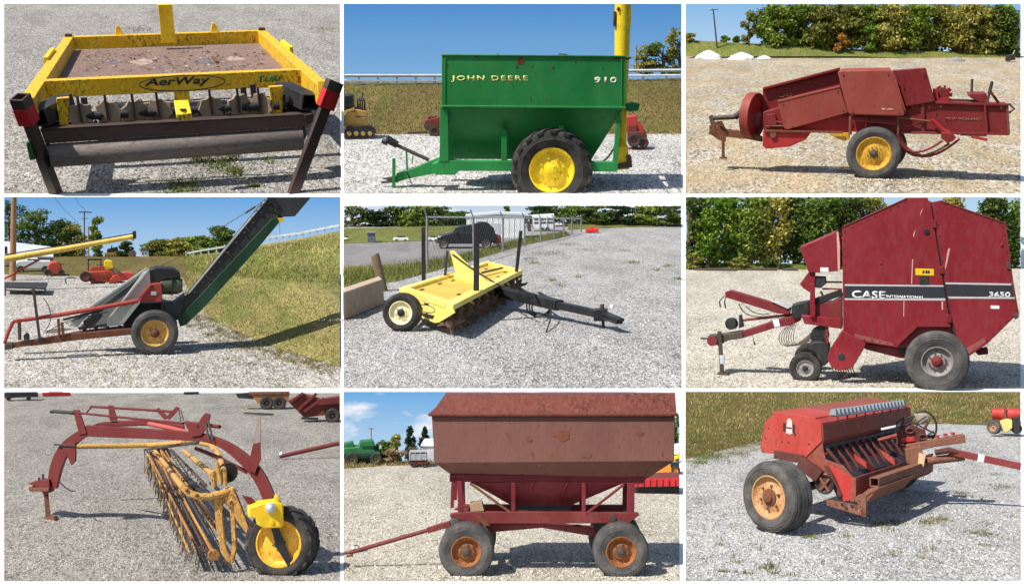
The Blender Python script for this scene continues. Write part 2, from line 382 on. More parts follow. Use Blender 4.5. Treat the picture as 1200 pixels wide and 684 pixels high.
def woodland(c, pts, D, mat, n=9000, leaf=6, name='woodland', dep=.02):
    """a far wood that reads as one mass: leaves heaped over uneven clumps, pts = (zx, top, bottom)"""
    rs = np.random.RandomState(n); F = Frame(c, pts[len(pts)//2][0], pts[0][2], D=D); C = []
    for i in range(len(pts)-1):
        for k in range(9):
            t = (k+rs.rand())/9; x = pts[i][0]*(1-t)+pts[i+1][0]*t; top = pts[i][1]*(1-t)+pts[i+1][1]*t; bot = pts[i][2]*(1-t)+pts[i+1][2]*t
            for j in range(4):
                y = bot+(top-bot)*(j+rs.rand()*.9)/4; p = F.P(x, y, rs.uniform(0, dep)*FZ); C.append((tuple(p), rs.uniform(16, 34)))
    k = rs.randint(0, len(C), n); cen = np.array([C[i][0] for i in k]); rad = np.array([C[i][1] for i in k])
    d = rs.normal(size=(n, 3)); d /= np.linalg.norm(d, axis=1)[:, None]; cs = cen+d*(rad*rs.uniform(.3, 1.05, n))[:, None]
    M = np.array(F.M); wp = cs @ M[:3, :3].T+M[:3, 3]; x0, y0, x1, y1 = c.r
    ix = (wp[:, 0]/wp[:, 1]*FPX+600-c.X0)*K; iy = (-wp[:, 2]/wp[:, 1]*FPX+342-c.Y0)*K
    ok = (ix > x0+leaf) & (ix < x1-leaf) & (iy > y0+leaf)
    vs, fs = leaves(cs[ok], leaf, rs); return fast(name, vs, fs, mat, F, 'stuff')
def blades(F, pts, h, w, mat, name, parent=None, kind='stuff', rs=nrs, lean=.35):
    """grass: thin upright blades on local ground points"""
    p = np.asarray(pts, dtype=float); n = len(p); hh = h*rs.uniform(.5, 1.3, n); a = rs.uniform(0, 6.28, n)
    dx = np.stack([np.cos(a), np.sin(a), np.zeros(n)], 1)*(w*rs.uniform(.6, 1.2, n))[:, None]
    tip = p+np.stack([rs.normal(0, lean, n)*hh, rs.normal(0, lean, n)*hh, hh], 1)
    vs = np.stack([p-dx, p+dx, tip], 1).reshape(-1, 3)
    return fast(name, vs, np.arange(3*n).reshape(-1, 3), mat, parent or F, kind)
def stones(c, F, n, y_hi, mat, size=(2.5, 6), avoid=None, name='gravel', patch=None, y_lo=None):
    x0, y0, x1, y1 = c.r; rs = np.random.RandomState(int(c.X0+c.Y0)+n); L = []
    y_lo = y_lo or y1-3
    while len(L) < n:
        zx, zy = rs.uniform(x0+5, x1-5), rs.uniform(y_hi, y_lo)
        if avoid and avoid(zx, zy): continue
        g = F.G(zx, zy); L.append((g.x, g.y, g.z))
    p = np.array(L); sz = rs.uniform(size[0], size[1], n)**1.0
    q = rs.rand(n); sz *= np.where(q < .015, 2.1, np.where(q < .12, 1.5, .9))
    b = np.array([[1, 0, 0], [-1, 0, 0], [0, 1, 0], [0, -1, 0], [0, 0, .75], [0, 0, -.75]])
    vs = b[None]*sz[:, None, None]*rs.uniform(.6, 1.2, (n, 6, 1)); a = rs.uniform(0, 6.28, n); ca, sa = np.cos(a), np.sin(a)
    x = vs[:, :, 0]*ca[:, None]-vs[:, :, 1]*sa[:, None]; y = vs[:, :, 0]*sa[:, None]+vs[:, :, 1]*ca[:, None]
    tl = rs.normal(0, .35, (n, 1)); z = vs[:, :, 2]+x*tl
    vs = np.stack([x, y, z], 2)+p[:, None, :]
    f = np.array([[0, 2, 4], [2, 1, 4], [1, 3, 4], [3, 0, 4], [2, 0, 5], [1, 2, 5], [3, 1, 5], [0, 3, 5]])
    fs = (f[None]+6*np.arange(n)[:, None, None]).reshape(-1, 3)
    return fast(name, vs.reshape(-1, 3), fs, mat, F, 'stuff')
def berm(c, F, spots, mat, size=(2, 5.5), name='gravel'):
    """loose stones pushed up round the tyres: spots = (zx, zy, spread, count)"""
    P = []
    for zx, zy, sp, n in spots:
        for _ in range(n):
            y = min(c.r[3]-3, zy+abs(nrs.normal(0, 3.5))-1); g = F.G(zx+nrs.normal(0, sp), y); P.append((g.x, max(2, g.y), nrs.uniform(0, 3)))
    p = np.array(P); n = len(p); sz = nrs.uniform(size[0], size[1], n)
    b = np.array([[1, 0, 0], [-1, 0, 0], [0, 1, 0], [0, -1, 0], [0, 0, .8], [0, 0, -.8]])
    vs = b[None]*sz[:, None, None]*nrs.uniform(.6, 1.2, (n, 6, 1)); vs = vs @ np.array(Matrix.Rotation(.7, 3, 'Z'))+p[:, None, :]
    f = np.array([[0, 2, 4], [2, 1, 4], [1, 3, 4], [3, 0, 4], [2, 0, 5], [1, 2, 5], [3, 1, 5], [0, 3, 5]])
    return fast(name, vs.reshape(-1, 3), (f[None]+6*np.arange(n)[:, None, None]).reshape(-1, 3), mat, F, 'stuff')
# ---------------------------------------------------------------- bases, skies
M_WHITE = flat('white_paint', (244, 238, 232), .7)
def base(c, F, gm, yb, gname='gravel_yard', lx=None, rx=None, fy=5.0, by=None):
    """white display base under a sheet of ground"""
    x0, y0, x1, y1 = c.r; lx = lx if lx is not None else x0-8; rx = rx if rx is not None else x1+8
    p = [F.G(lx, y1+fy*K), F.G(rx, y1+fy*K), F.G(rx, yb-2 if by is None else by), F.G(lx, yb-2 if by is None else by)]
    dz = V((0, 0, -10)); MB(F).prism([q+V((0, 0, -2.5)) for q in p], dz*3).build('display_base', M_WHITE, F, kind='structure')
    m = MB(F); m.prism([F.G(x0, y1), F.G(x1, y1), F.G(x1, yb), F.G(x0, yb)], (0, 0, -2.4))
    return m.build(gname, gm, F, kind='structure', smooth=False)
def backdrop(c, yb, sky, lx=None, rx=None, top=None, lean=48, D=None, mt=2.0):
    """white board leaning back behind the yard, the sky panel on its face"""
    x0, y0, x1, y1 = c.r; lx = lx if lx is not None else x0-8; rx = rx if rx is not None else x1+8
    top = top if top is not None else y0-mt
    D = D or c.gD(yb)*1.012; o = c.W(0, yb, D); nrm = V((0, -math.cos(math.radians(lean)), math.sin(math.radians(lean))))
    def at(zx, zy, off=0.0):
        r = c.ray(zx, zy); q = o+nrm*off; return r*(q.dot(nrm)/r.dot(nrm))
    s = D/FZ
    def obj(name, pts, th, mat):
        cen = sum(pts, V((0, 0, 0)))/len(pts); Mx = Matrix.Translation(cen) @ Matrix.Scale(s, 4); I = Mx.inverted()
        m = MB(); m.prism([I @ q for q in pts], -nrm*th); ob = m.build(name, mat, None if False else _Root(Mx), kind='structure', smooth=False); return ob
    obj('backdrop_board', [at(lx, yb+6), at(rx, yb+6), at(rx, top), at(lx, top)], 8, M_WHITE)
    return sky and obj('sky', [at(x0, yb+3, 3*s), at(x1, yb+3, 3*s), at(x1, y0, 3*s), at(x0, y0, 3*s)], 1.5, sky)
class _Root(Frame):
    def __init__(s, M): s.M = M
# ---------------------------------------------------------------- the nine yards
M_STONE = islandmat('stone_grey', [(92, 90, 88), (150, 147, 143), (176, 173, 168), (196, 193, 189), (222, 220, 216), (238, 236, 232)])
M_STONEW = islandmat('stone_pale', [(120, 116, 110), (182, 178, 170), (206, 203, 197), (222, 219, 213), (240, 238, 234)])
M_STONET = islandmat('stone_tan', [(104, 92, 74), (156, 142, 116), (182, 168, 144), (200, 190, 168), (220, 212, 198)])
M_STONED = islandmat('stone_dull', [(78, 76, 74), (128, 125, 121), (152, 149, 145), (172, 170, 165), (196, 194, 190), (220, 218, 214)])
PALEW = [(124, 116, 102), (186, 176, 158), (210, 201, 184), (226, 218, 204), (242, 236, 226)]
PALE = [(120, 116, 110), (182, 178, 170), (206, 203, 197), (222, 219, 213), (240, 238, 234)]
M_STONE4 = islandmat('stone_weedy', PALE, gain=.92); M_STONE5 = islandmat('stone_lot', PALE, gain=.78); M_STONE7 = islandmat('stone_rake', PALE, gain=.66); M_STONE8 = islandmat('stone_wagon', PALEW, gain=.85); M_STONE9 = islandmat('stone_drill', PALE, gain=.95)
G1 = groundmat('gravel_grey', (86, 83, 78), (134, 130, 124), (178, 174, 167), [((136, 126, 110), .55, .75, .35)], gain=0.95)
G2 = groundmat('gravel_white', (124, 121, 116), (184, 181, 176), (222, 220, 216), [((176, 168, 150), .55, .75, .4), ((110, 118, 66), .63, .72, .5)], gain=0.76)
G3 = groundmat('gravel_straw', (112, 104, 90), (160, 151, 134), (196, 189, 176), [((180, 156, 114), .42, .6, .65), ((160, 132, 92), .58, .72, .5)], cell=.12, gain=0.94)
G4 = groundmat('gravel_weedy', (112, 107, 99), (166, 160, 151), (208, 203, 196), [((130, 130, 92), .56, .68, .55), ((98, 102, 56), .6, .7, .5)], gain=0.86)
G5 = groundmat('gravel_dull', (112, 110, 107), (168, 166, 163), (216, 214, 211), [((196, 194, 192), .5, .7, .5), ((140, 136, 128), .55, .7, .4)], gain=0.8)
G7 = groundmat('gravel_warm_grey', (124, 119, 110), (184, 177, 166), (224, 217, 206), [((150, 142, 128), .55, .75, .35)], gain=0.6)
G9 = groundmat('gravel_bright', (150, 148, 144), (214, 212, 208), (246, 245, 242), [((176, 168, 150), .55, .75, .3), ((116, 120, 72), .62, .72, .45)], gain=0.6)
G8 = groundmat('gravel_pale', (176, 166, 146), (232, 223, 204), (250, 245, 232), [((196, 184, 160), .5, .7, .4)], gain=0.6)
M_DRYGRASS = groundmat('dry_grass_soil', (66, 60, 32), (98, 88, 50), (130, 114, 72), [((92, 98, 46), .48, .62, .7), ((150, 120, 70), .55, .7, .5)], cell=.3)
M_BANK = groundmat('bank_soil', (96, 92, 52), (138, 130, 78), (168, 154, 106), [((104, 120, 56), .46, .6, .75), ((170, 146, 98), .56, .7, .5)], cell=.3)
M_GREENGRASS = groundmat('green_grass_soil', (70, 78, 34), (104, 112, 52), (136, 138, 76), [((132, 122, 66), .5, .66, .6)], cell=.3)
B_DRY = islandmat('grass_dry', [(84, 82, 40), (122, 112, 62), (150, 134, 84), (96, 100, 46), (168, 150, 100)])
B_GREEN = islandmat('grass_green', [(56, 74, 26), (84, 102, 40), (110, 122, 56), (128, 130, 72), (70, 92, 34)])
B_OLIVE = islandmat('grass_olive', [(70, 66, 32), (98, 90, 46), (120, 106, 62), (84, 86, 40), (132, 116, 74)])
B_BROWN = islandmat('grass_brown', [(104, 84, 52), (128, 104, 68), (88, 78, 44), (144, 122, 84)])
B_STRAW = islandmat('grass_straw', [(150, 128, 78), (176, 154, 104), (196, 178, 130), (132, 116, 66), (120, 122, 60)])
c1 = Cell(0, 0, 14, 14, 1185, 672, -300, 6500)
c2 = Cell(400, 0, 8, 14, 1185, 672, 0, 3700)
c3 = Cell(800, 0, 10, 14, 1178, 672, 0, 11500)
c4 = Cell(0, 228, 14, 8, 1185, 672, -60, 1320)
c5 = Cell(400, 228, 8, 38, 1185, 672, -60, 290)
c6 = Cell(800, 228, 10, 8, 1178, 672, -60, 290)
c7 = Cell(0, 454, 14, 14, 1185, 672, -200, 66)
c8 = Cell(400, 454, 8, 14, 1178, 672, -200, 66)
c9 = Cell(800, 454, 10, 14, 1178, 672, -200, 16)
CF = {}
def yard(c, gm, yb, sky=None, by=None, Db=None, nst=9000, st=M_STONE, yhi=260, size=(2.2, 5.0), lx=None, rx=None, fy=5.0, ybb=None, top=None):
    F = Frame(c, 600, 672); CF[c] = F
    base(c, F, gm, yb, by=by, lx=lx, rx=rx, fy=fy)
    if sky is not None: backdrop(c, ybb or yb, sky or None, D=Db, lx=lx, rx=rx, top=top)
    if nst: stones(c, F, nst, yhi, st, size)
    return F
L1, R3 = -40, 1240
yard(c1, G1, 14, by=-30, yhi=30, nst=12000, st=M_STONED, lx=L1, size=(2.2, 5.2))
yard(c2, G2, 466, skymat('sky_deep_blue', (82, 144, 206), (150, 194, 230)), Db=c2.gD(470)*1.3, top=-40, ybb=486, yhi=480, nst=5000, st=M_STONEW, by=None)
yard(c3, G3, 196, skymat('sky_pale_blue', (138, 188, 232), (186, 214, 238)), yhi=300, st=M_STONET, nst=9000, rx=R3, top=-40)
yard(c4, G4, 214, skymat('sky_blue', (108, 168, 226), (178, 208, 236)), yhi=300, st=M_STONE4, lx=L1, nst=9000)
yard(c5, G5, 104, skymat('sky_overcast', (190, 210, 232), (232, 236, 240), .35, .004), yhi=150, top=4, nst=13000, st=M_STONE5)
yard(c6, G8, 256, skymat('sky_white', (176, 212, 238), (216, 232, 244)), yhi=300, st=M_STONE8, rx=R3)
yard(c7, G7, 18, by=4, yhi=40, nst=14000, st=M_STONE7, lx=L1, fy=20, size=(2.0, 4.6))
yard(c8, G8, 258, skymat('sky_cloudy', (112, 174, 228), (192, 220, 240), .42, .0035), yhi=290, nst=10000, st=M_STONE8, fy=20, rx=1193)
yard(c9, G9, 118, False, Db=c9.gD(118)*1.3, yhi=170, st=M_STONE9, fy=20, rx=R3, ybb=200, nst=12000)
# ---------------------------------------------------------------- short builders
def PZ(F, name, mat, pts, d0, d1, bv=1.2, parent=None, **k): return MB(F).pz(pts, d0, d1).build(name, mat, parent, bv, **k)
def TB(F, name, mat, pts, r, parent=None, n=8, bv=0, **k): return MB(F).tube([F.P(*p) for p in pts], r, n, **k).build(name, mat, parent, bv)
def BR(F, name, mat, a, b, w, h=None, parent=None, bv=1.0): return MB(F).bar(F.P(*a), F.P(*b), w, h).build(name, mat, parent, bv)
def CY(F, name, mat, p, ax, r, h, parent=None, n=24, bv=.8): return MB(F).cyl(F.P(*p), ax, r, h, n).build(name, mat, parent, bv)
def blotch(F, name, mat, zx, zy, d, rx, ry, seed=1, parent=None, n=14, th=.8):
    r_ = random.Random(seed); pts = []
    for i in range(n):
        a = 6.283*i/n; q = r_.uniform(.55, 1.1); pts.append((zx+math.cos(a)*rx*q, zy+math.sin(a)*ry*q))
    return PZ(F, name, mat, pts, d-th, d+.4, 0, parent)
def bez(a, b, c, d, n=10):
    a, b, c, d = V(a), V(b), V(c), V(d); return [a*(1-t)**3+b*3*t*(1-t)**2+c*3*t*t*(1-t)+d*t**3 for t in [i/n for i in range(n+1)]]
BARK = paint('bark', (92, 76, 60), (60, 52, 44), .6, .9, .05)
WOODPOLE = paint('pole_wood', (150, 112, 80), (92, 70, 52), .6, .85, .03, stretch=(2, 2, .2))
GALV = paint('galvanised', (188, 192, 194), (140, 138, 132), .4, .45, .03, metal=.35)
STEEL = paint('dark_steel', (74, 68, 64), (104, 78, 60), .6, .6, .03, metal=.3, rust=(96, 56, 34), ramt=.5)
RUSTY = paint('rusty_iron', (112, 74, 54), (84, 58, 44), .6, .8, .02, rust=(120, 66, 38), ramt=.8)
BLACK = paint('black_paint', (30, 30, 32), (80, 76, 70), .35, .5, .02)
TYRE = rubber('tyre_rubber'); TYREG = rubber('tyre_dusty', (62, 62, 63), (132, 126, 118), .6)
GLASS = N('dark_glass'); GLASS.b.inputs['Base Color'].default_value = (.02, .03, .035, 1); GLASS.b.inputs['Roughness'].default_value = .08; GLASS = GLASS.m
RUSTSPOT = paint('rust_spot', (96, 46, 26), (60, 32, 22), .7, .9, .06)
RIMG = paint('rim_grey', (132, 128, 124), (110, 84, 70), .5, .5, .03)
WHITEP = flat('white_body', (232, 232, 230), .4)
LF_DARK = leafmat('leaf_dark', [(30, 42, 20), (48, 66, 28), (68, 86, 38), (100, 114, 54)])
LF_MID = leafmat('leaf_mid', [(46, 62, 24), (76, 98, 34), (108, 126, 48), (142, 152, 74)])
LF_OLIVE = leafmat('leaf_olive', [(62, 68, 28), (100, 104, 46), (134, 132, 62), (166, 158, 88)])
LF_AUT = leafmat('leaf_autumn', [(92, 58, 26), (126, 84, 36), (150, 108, 46), (128, 118, 58)])
LF_CON = leafmat('leaf_conifer', [(20, 34, 24), (30, 48, 32), (42, 60, 38), (58, 76, 50)])
LF_BRT = leafmat('leaf_bright', [(58, 82, 22), (84, 112, 32), (112, 138, 46), (150, 164, 74)])
def patchy(F, smp, n, mats, h, w, name, lo=0., hi=1., sc=.004, seed=0):
    """grass of several tones growing in drifts"""
    P = smp(n, lo=lo, hi=hi); G = [[] for _ in mats]
    for p in P:
        a = math.sin(p[0]*sc*1.7+seed)+math.sin(p[1]*sc*.9+1.3*seed+p[0]*sc*.6)+math.sin((p[0]-p[1]*.6)*sc*3.1+seed*2)*.7+rnd.gauss(0, .55)
        G[min(len(mats)-1, max(0, int((a+2)/4*len(mats))))].append(p)
    for g, m in zip(G, mats):
        if g: blades(F, g, h, w, m, name)
def bank(c, F, rows, mat, name, nx=24, ny=6, jit=0.0, kind='structure'):
    """sloping ground: rows of (zx, zy, D), near to far"""
    rows = [[F.I @ c.W(*q) for q in r] for r in rows]
    def ev(r, t):
        n = len(r)-1; i = min(n-1, int(t*n)); return r[i].lerp(r[i+1], t*n-i)
    vs, fs = [], []; nr = len(rows)-1
    for j in range(nr*ny+1):
        k = min(nr-1, j//ny); u = j/ny-k
        for i in range(nx+1):
            p = ev(rows[k], i/nx).lerp(ev(rows[k+1], i/nx), u)
            if 0 < j < nr*ny: p = p+V((0, 0, rnd.uniform(-jit, jit)))
            vs.append(p)
    for j in range(nr*ny):
        for i in range(nx): a = j*(nx+1)+i; fs.append([a, a+1, a+nx+2, a+nx+1])
    o = MB(F).add(vs, fs).build(name, mat, F, kind=kind)
    def samp(n, rs=nrs, lo=0., hi=1.):
        out = []
        for _ in range(n):
            t = rs.rand(); q = lo+(hi-lo)*rs.rand(); j = q*nr; k = min(nr-1, int(j)); out.append(tuple(ev(rows[k], t).lerp(ev(rows[k+1], t), j-k)))
        return out
    o['_'] = 0; del o['_']; return o, samp
# ================================================================ yellow frame with spiked rotor and roller
c = c1
AYW = paint('frame_yellow', (226, 176, 22), (128, 84, 40), .5, .45, .012, fade=(236, 194, 48), rust=(110, 58, 28), ramt=.42)
AYC = paint('frame_yellow_clean', (234, 190, 26), (140, 96, 40), .35, .45, .012, rust=(110, 58, 28), ramt=.15)
BRN = paint('leg_brown', (70, 58, 52), (92, 74, 62), .6, .55, .02, metal=.3, rust=(104, 66, 48), ramt=.3)
RSK = paint('socket_red', (176, 26, 28), (96, 40, 36), .4, .5, .02)
MUD = paint('muddy_steel', (140, 122, 100), (100, 84, 66), .7, .9, .04); ROL = paint('roller_steel', (112, 105, 100), (104, 86, 74), .7, .75, .015, metal=.15, rust=(108, 78, 62), ramt=.4, stretch=(.3, 1, 1))
PAN = paint('tray_rust', (118, 94, 84), (98, 86, 78), .8, .85, .01, fade=(146, 126, 114), rust=(92, 62, 48), ramt=.5, stretch=(1, .5, 1))
F = Frame(c, 600, 668); r = thing(F, 'turf_aerator', 'yellow steel aerator frame with red leg sockets, muddy discs and a smooth roller', 'aerator')
zl, zr = F.P(75, 350, 0).z, F.P(1165, 296, 0).z
def at(x, y, dz=0):                     # point on the (slightly tilted) plane of the frame's top
    p = F.PZ(x, y, (zl+zr)/2+dz)
    for _ in range(4): p = F.PZ(x, y, zl+(zr-zl)*(p.x-F.P(75, 350, 0).x)/(F.P(1165, 296, 0).x-F.P(75, 350, 0).x)+dz)
    return p
BL, BRt, FL, FR = at(240, 128), at(912, 106), at(92, 345), at(1128, 296)
bw = 58
def beam(name, a, b, w, h, mat=AYW): 
    d = (b-a).normalized(); n_ = V((-d.y, d.x, 0)).normalized()*w/2
    return MB(F).prism([a-n_, a+n_, a+n_-V((0, 0, h)), a-n_-V((0, 0, h))], b-a).build(name, mat, bevel=2)
cl, cr = at(142, 282), at(1082, 241)
beam('side_beam', BL, FL, 46, 74); beam('side_beam', BRt, FR, 46, 74); 
beam('rear_beam', BL+V((10, 0, 0)), BRt-V((10, 0, 0)), 54, 66); beam('front_beam', cl+V((-6, 20, 0)), cr+V((10, 20, 0)), 56, 66)
for q in (BL+V((0, -10, 0)), BRt+V((0, -10, 0))): MB(F).hbar(q+V((0, 0, -40)), q+V((0, 0, 14)), 34, 34, 5).build('rear_socket', BRN, bevel=1)
# tray floor and leaf litter lying on it
tf = [at(196, 284, -64), at(252, 176, -64), at(905, 152, -64), at(1010, 246, -64)]
MB(F).prism(tf, (0, 0, -5)).build('tray', PAN)
for x, y, w, sd in ((300, 240, 40, 1), (400, 215, 50, 2), (500, 215, 60, 3), (610, 225, 60, 4), (720, 215, 60, 5), (820, 205, 50, 6), (880, 195, 44, 7), (560, 236, 26, 8)):
    r_ = random.Random(sd); cen = at(x, y, -63.6); q = [cen+V((math.cos(a)*w*r_.uniform(.5, 1.1), math.sin(a)*w*2.2*r_.uniform(.5, 1.1), .3)) for a in [i*.57 for i in range(11)]]
    MB(F).prism(q, (0, 0, -.8)).build('dirt_patch', paint('dirt%d' % sd, ((150, 132, 118), (112, 92, 84), (98, 90, 92))[sd % 3], (84, 68, 60), .6, .95, .03))
cs = np.array([tuple(at(rnd.uniform(290, 930), rnd.uniform(180, 250), -62)) for _ in range(260)]); vs, fs = leaves(cs, 13, nrs); vs[:, 2] = np.repeat(cs[:, 2], 4)+nrs.uniform(0, 9, len(vs))
fast('leaf_litter', vs, fs, islandmat('dead_leaf', [(84, 60, 44), (120, 96, 76), (168, 150, 128), (70, 58, 50), (196, 184, 166)]), r, 'stuff')
MB(F).bar(at(742, 198, -58), at(758, 218, -58), 14, 8).build('stick', RUSTY)
# mast, lugs
mp = at(586, 128, 0); mt = F.P(586, 15, mp.y); MB(F).bar(V((mp.x, mp.y+8, mp.z-30)), V((mp.x, mp.y+8, mt.z)), 70, 60).build('mast', AYC, bevel=2)
for x, y, w in ((414, 122, 30), (748, 112, 34)):
    a = at(x, y, 0); MB(F).prism([a+V((-w*.6, 0, 0)), a+V((w*.7, 0, 0)), a+V((w*.2, 0, 44)), a+V((-w*.25, 0, 50))], (0, 20, 0)).build('lug', AYC, bevel=2)
for p0, p1 in ((at(160, 212), at(186, 178)), (at(985, 150), at(1016, 176))): MB(F).bar(p0, p1, 18, 30).build('side_lug', AYC, bevel=1)
# legs: hollow square tube in red sockets
for (xt, yt, xs0, ys0, xs1, ys1, xb) in ((72, 346, 72, 372, 88, 436, 196), (1164, 292, 1160, 314, 1148, 372, 1020)):
    gy = F.G(xb, 664).y; t, b = F.P(xt, yt, min(0, gy)), F.P(xb, 671, F.G(xb, 671).y+3)-V((0, 0, 8)); d = (b-t).normalized()
    t0 = t-d*10; MB(F).hbar(t0, t+d*30, 50, 54, 6).build('socket_cap', BRN, bevel=1); MB(F).bar(t+d*28, t+d*92, 52, 56).build('socket', RSK, bevel=2)
    MB(F).bar(t+d*90, b, 33, 38).build('leg', BRN, bevel=2)
    s_ = 1 if xt < 600 else -1; e = (FL if s_ > 0 else FR); MB(F).bar(e+V((0, 6, -34)), t+d*40+V((s_*16, 40, 10)), 44, 66).build('socket_gusset', AYW, bevel=2)
# front lettering
ey = V((0, 0, 1)); fdir = (cr-cl).normalized(); fy_ = cl.y+20-28
def on(x, y, off=1.0): return F.PV(x, y, cl+V((-6, 20-28.5-off, 0)), cr+V((10, 20-28.5-off, 0)))
el = [on(635+150*math.cos(a), 290-150*math.cos(a)*.04+27*math.sin(a), .6) for a in [i*6.283/36 for i in range(36)]]
MB(F).prism(el, (0, 1.4, 0)).build('name_plate', paint('plate_gold', (206, 164, 34), amt=.3, scale=.02)); MB(F).tube(el, 2, 6, True).build('plate_edge', BLACK)
ex_ = on(750, 266)-on(505, 276)
LETB = flat('letter_black', (12, 12, 13), .85)
text('AerWay', LETB, r, on(506, 309, 1.6), ex_, ey, 248, 40, 1.2, .055, .25)
text('TURF', flat('letter_green', (24, 104, 52), .8), r, on(900, 287, 1.2), ex_, ey, 100, 24, .8, .03, .15); text('2', RUSTSPOT, r, on(1038, 288, 1.2), ex_, ey, 14, 26, 1, .02)
# drawbar tongue
tg = [on(606, 318), on(660, 316), on(664, 360), on(610, 364)]; MB(F).prism(tg, (0, 14, 0)).build('tongue_plate', AYW, bevel=1)
g0 = F.P(612, 356, -60); MB(F).prism([F.P(606, 350, 20), F.P(656, 348, 20), F.P(668, 394, -30), F.P(614, 398, -30)], (0, 0, -16)).build('tongue', AYC, bevel=1.5)
MB(F).cyl(F.P(637, 383, -18)+V((0, 0, 1)), (0, 0, 1), 11, 2.5, 18).build('pin_hole', BLACK); MB(F).prism([F.P(616, 400, -34), F.P(668, 396, -34), F.P(664, 418, -34), F.P(622, 420, -34)], (0, 20, 0)).build('tongue_lip', AYW, bevel=1)
for x0, x1, y0, y1 in ((196, 240, 344, 448), (938, 986, 304, 404)): PZ(F, 'hanger', AYW, [(x0, y0), (x1, y0-4), (x1-2, y1-6), (x0+14, y1)], 120, 150, 1.5)
for x0, y0, x1, y1, x2, y2 in ((128, 440, 160, 366, 218, 440), (1088, 390, 1010, 318, 978, 400)):
    s_ = 1 if x0 < 600 else -1; a = F.P(x0+s_*44, 404 if s_ > 0 else 352, 110); MB(F).hbar(a-V((s_*40, 26, 4)), a+V((s_*44, 150, 22)), 78, 60, 5, up=(0, .3, 1)).build('weight_tray', BLACK, bevel=1)
    PZ(F, 'tray_back', BLACK, [(x0+s_*10, y1+12), (x2-s_*8, y1+12), (x2, y2), (x0+s_*4, y0)], 170, 176, 0)
# spiked discs on the shaft
MB(F).tube([F.P(170, 412, 150), F.P(1000, 366, 150)], 15, 12).build('rotor_shaft', BLACK)
for i, (x, y, q) in enumerate(((284, 404, .6), (378, 398, 1), (472, 394, .8), (556, 388, .9), (740, 378, 1.1), (836, 372, .7), (908, 370, .9))):
    o = F.P(x, y, 132); m = MB(F); pts = []
    for k in range(16):
        a = 6.283*k/16+i; rr = (50 if k % 2 == 0 else 42)*random.Random(i*20+k).uniform(.92, 1.08); pts.append(o+V((math.cos(a)*rr, 0, math.sin(a)*rr)))
    yaw = (.25, -.2, .3, -.3, .15, .5, -.5)[i]; pts = [o+Matrix.Rotation(yaw, 3, 'Z') @ (p-o) for p in pts]
    m.prism(pts, Matrix.Rotation(yaw, 3, 'Z') @ V((0, 12, 0))).build('disc', MUD, bevel=2)
    MB(F).bar(o+V((-6, -6, 72)), o+V((-2, -6, -20)), 9, 14).build('scraper', BRN, bevel=.8); MB(F).cyl(o+V((46, -10, 0)), (1, 0, 0), 15, 22, 12).build('spacer', BLACK)
for x, y in ((300, 368), (855, 332), (888, 322)): MB(F).bar(F.P(x-8, y-28, 260), F.P(x, y+28, 260), 22, 14).build('spring_tine', BRN, bevel=.8)
tn = None
for i in range(13):
    o = F.P(232+i*56, 420-i*3.2, 190)
    for k in range(5):
        a = 6.283*k/5+i*.7
        if tn is None: tn = MB().prism([V((-6, 0, 10)), V((6, 0, 10)), V((3, 0, 52)), V((-1, 0, 66))], (0, 7, 0)).build('spike', RUSTY, r, .6); tn.location = o; tn.rotation_euler = (0, a, .3)
        else: again(tn, o, (0, a, .3*(-1)**i))
# bar and roller
MB(F).prism([F.P(140, 452, 60), F.P(1092, 398, 60), F.P(1074, 440, 60), F.P(158, 502, 60)], (0, 10, 0)).build('roller_bar', paint('bar_brown', (84, 66, 60), (112, 88, 76), .6, .55, .015, metal=.3, rust=(112, 64, 50), ramt=.3, stretch=(.4, 1, 1)), bevel=1.5)
MB(F).prism([F.P(140, 450, 60), F.P(1092, 396, 60), F.P(1092, 396, 60)+V((0, 70, 0)), F.P(140, 450, 60)+V((0, 70, 0))], (0, 0, -8)).build('bar_flange', BRN, bevel=1)
a, b = F.P(176, 543, 80), F.P(1056, 484, 80); d = (b-a).normalized(); m = MB(F); m.lathe([(0, .5), (0, 40), (2, 42), ((b-a).length-2, 42), ((b-a).length, 40), ((b-a).length, .5)], a, d, 48).build('roller', ROL, ang=50)
for p, s_ in ((a, -1), (b, 1)): MB(F).bar(p+d*s_*6, p+d*s_*6+V((0, 30, 70)), 10, 44).build('roller_bracket', BRN, bevel=1)
PZ(F, 'end_bracket', BRN, [(1060, 402), (1094, 396), (1092, 424), (1072, 438)], 50, 58, 1)
PZ(F, 'green_chock', paint('dark_green', (28, 84, 40), amt=.4), [(90, 500), (104, 490), (124, 556), (104, 560)], 30, 60, 2)
tp = []
for x, y, n, sx in ((760, 575, 420, 34), (700, 560, 200, 20), (640, 655, 420, 40), (820, 600, 260, 18), (890, 660, 160, 12), (800, 548, 200, 20), (480, 108, 140, 26), (1125, 104, 160, 30), (968, 72, 60, 14), (940, 560, 60, 12), (30, 34, 60, 20)):
    g = CF[c].G(x, y); k = g.y/FZ+1; tp += [(g.x+rnd.gauss(0, sx*k), max(2, g.y+rnd.gauss(0, sx*2.2*k)), 0) for _ in range(n)]
blades(CF[c], tp, 15, 2.4, B_GREEN, 'grass_tufts', lean=.7)
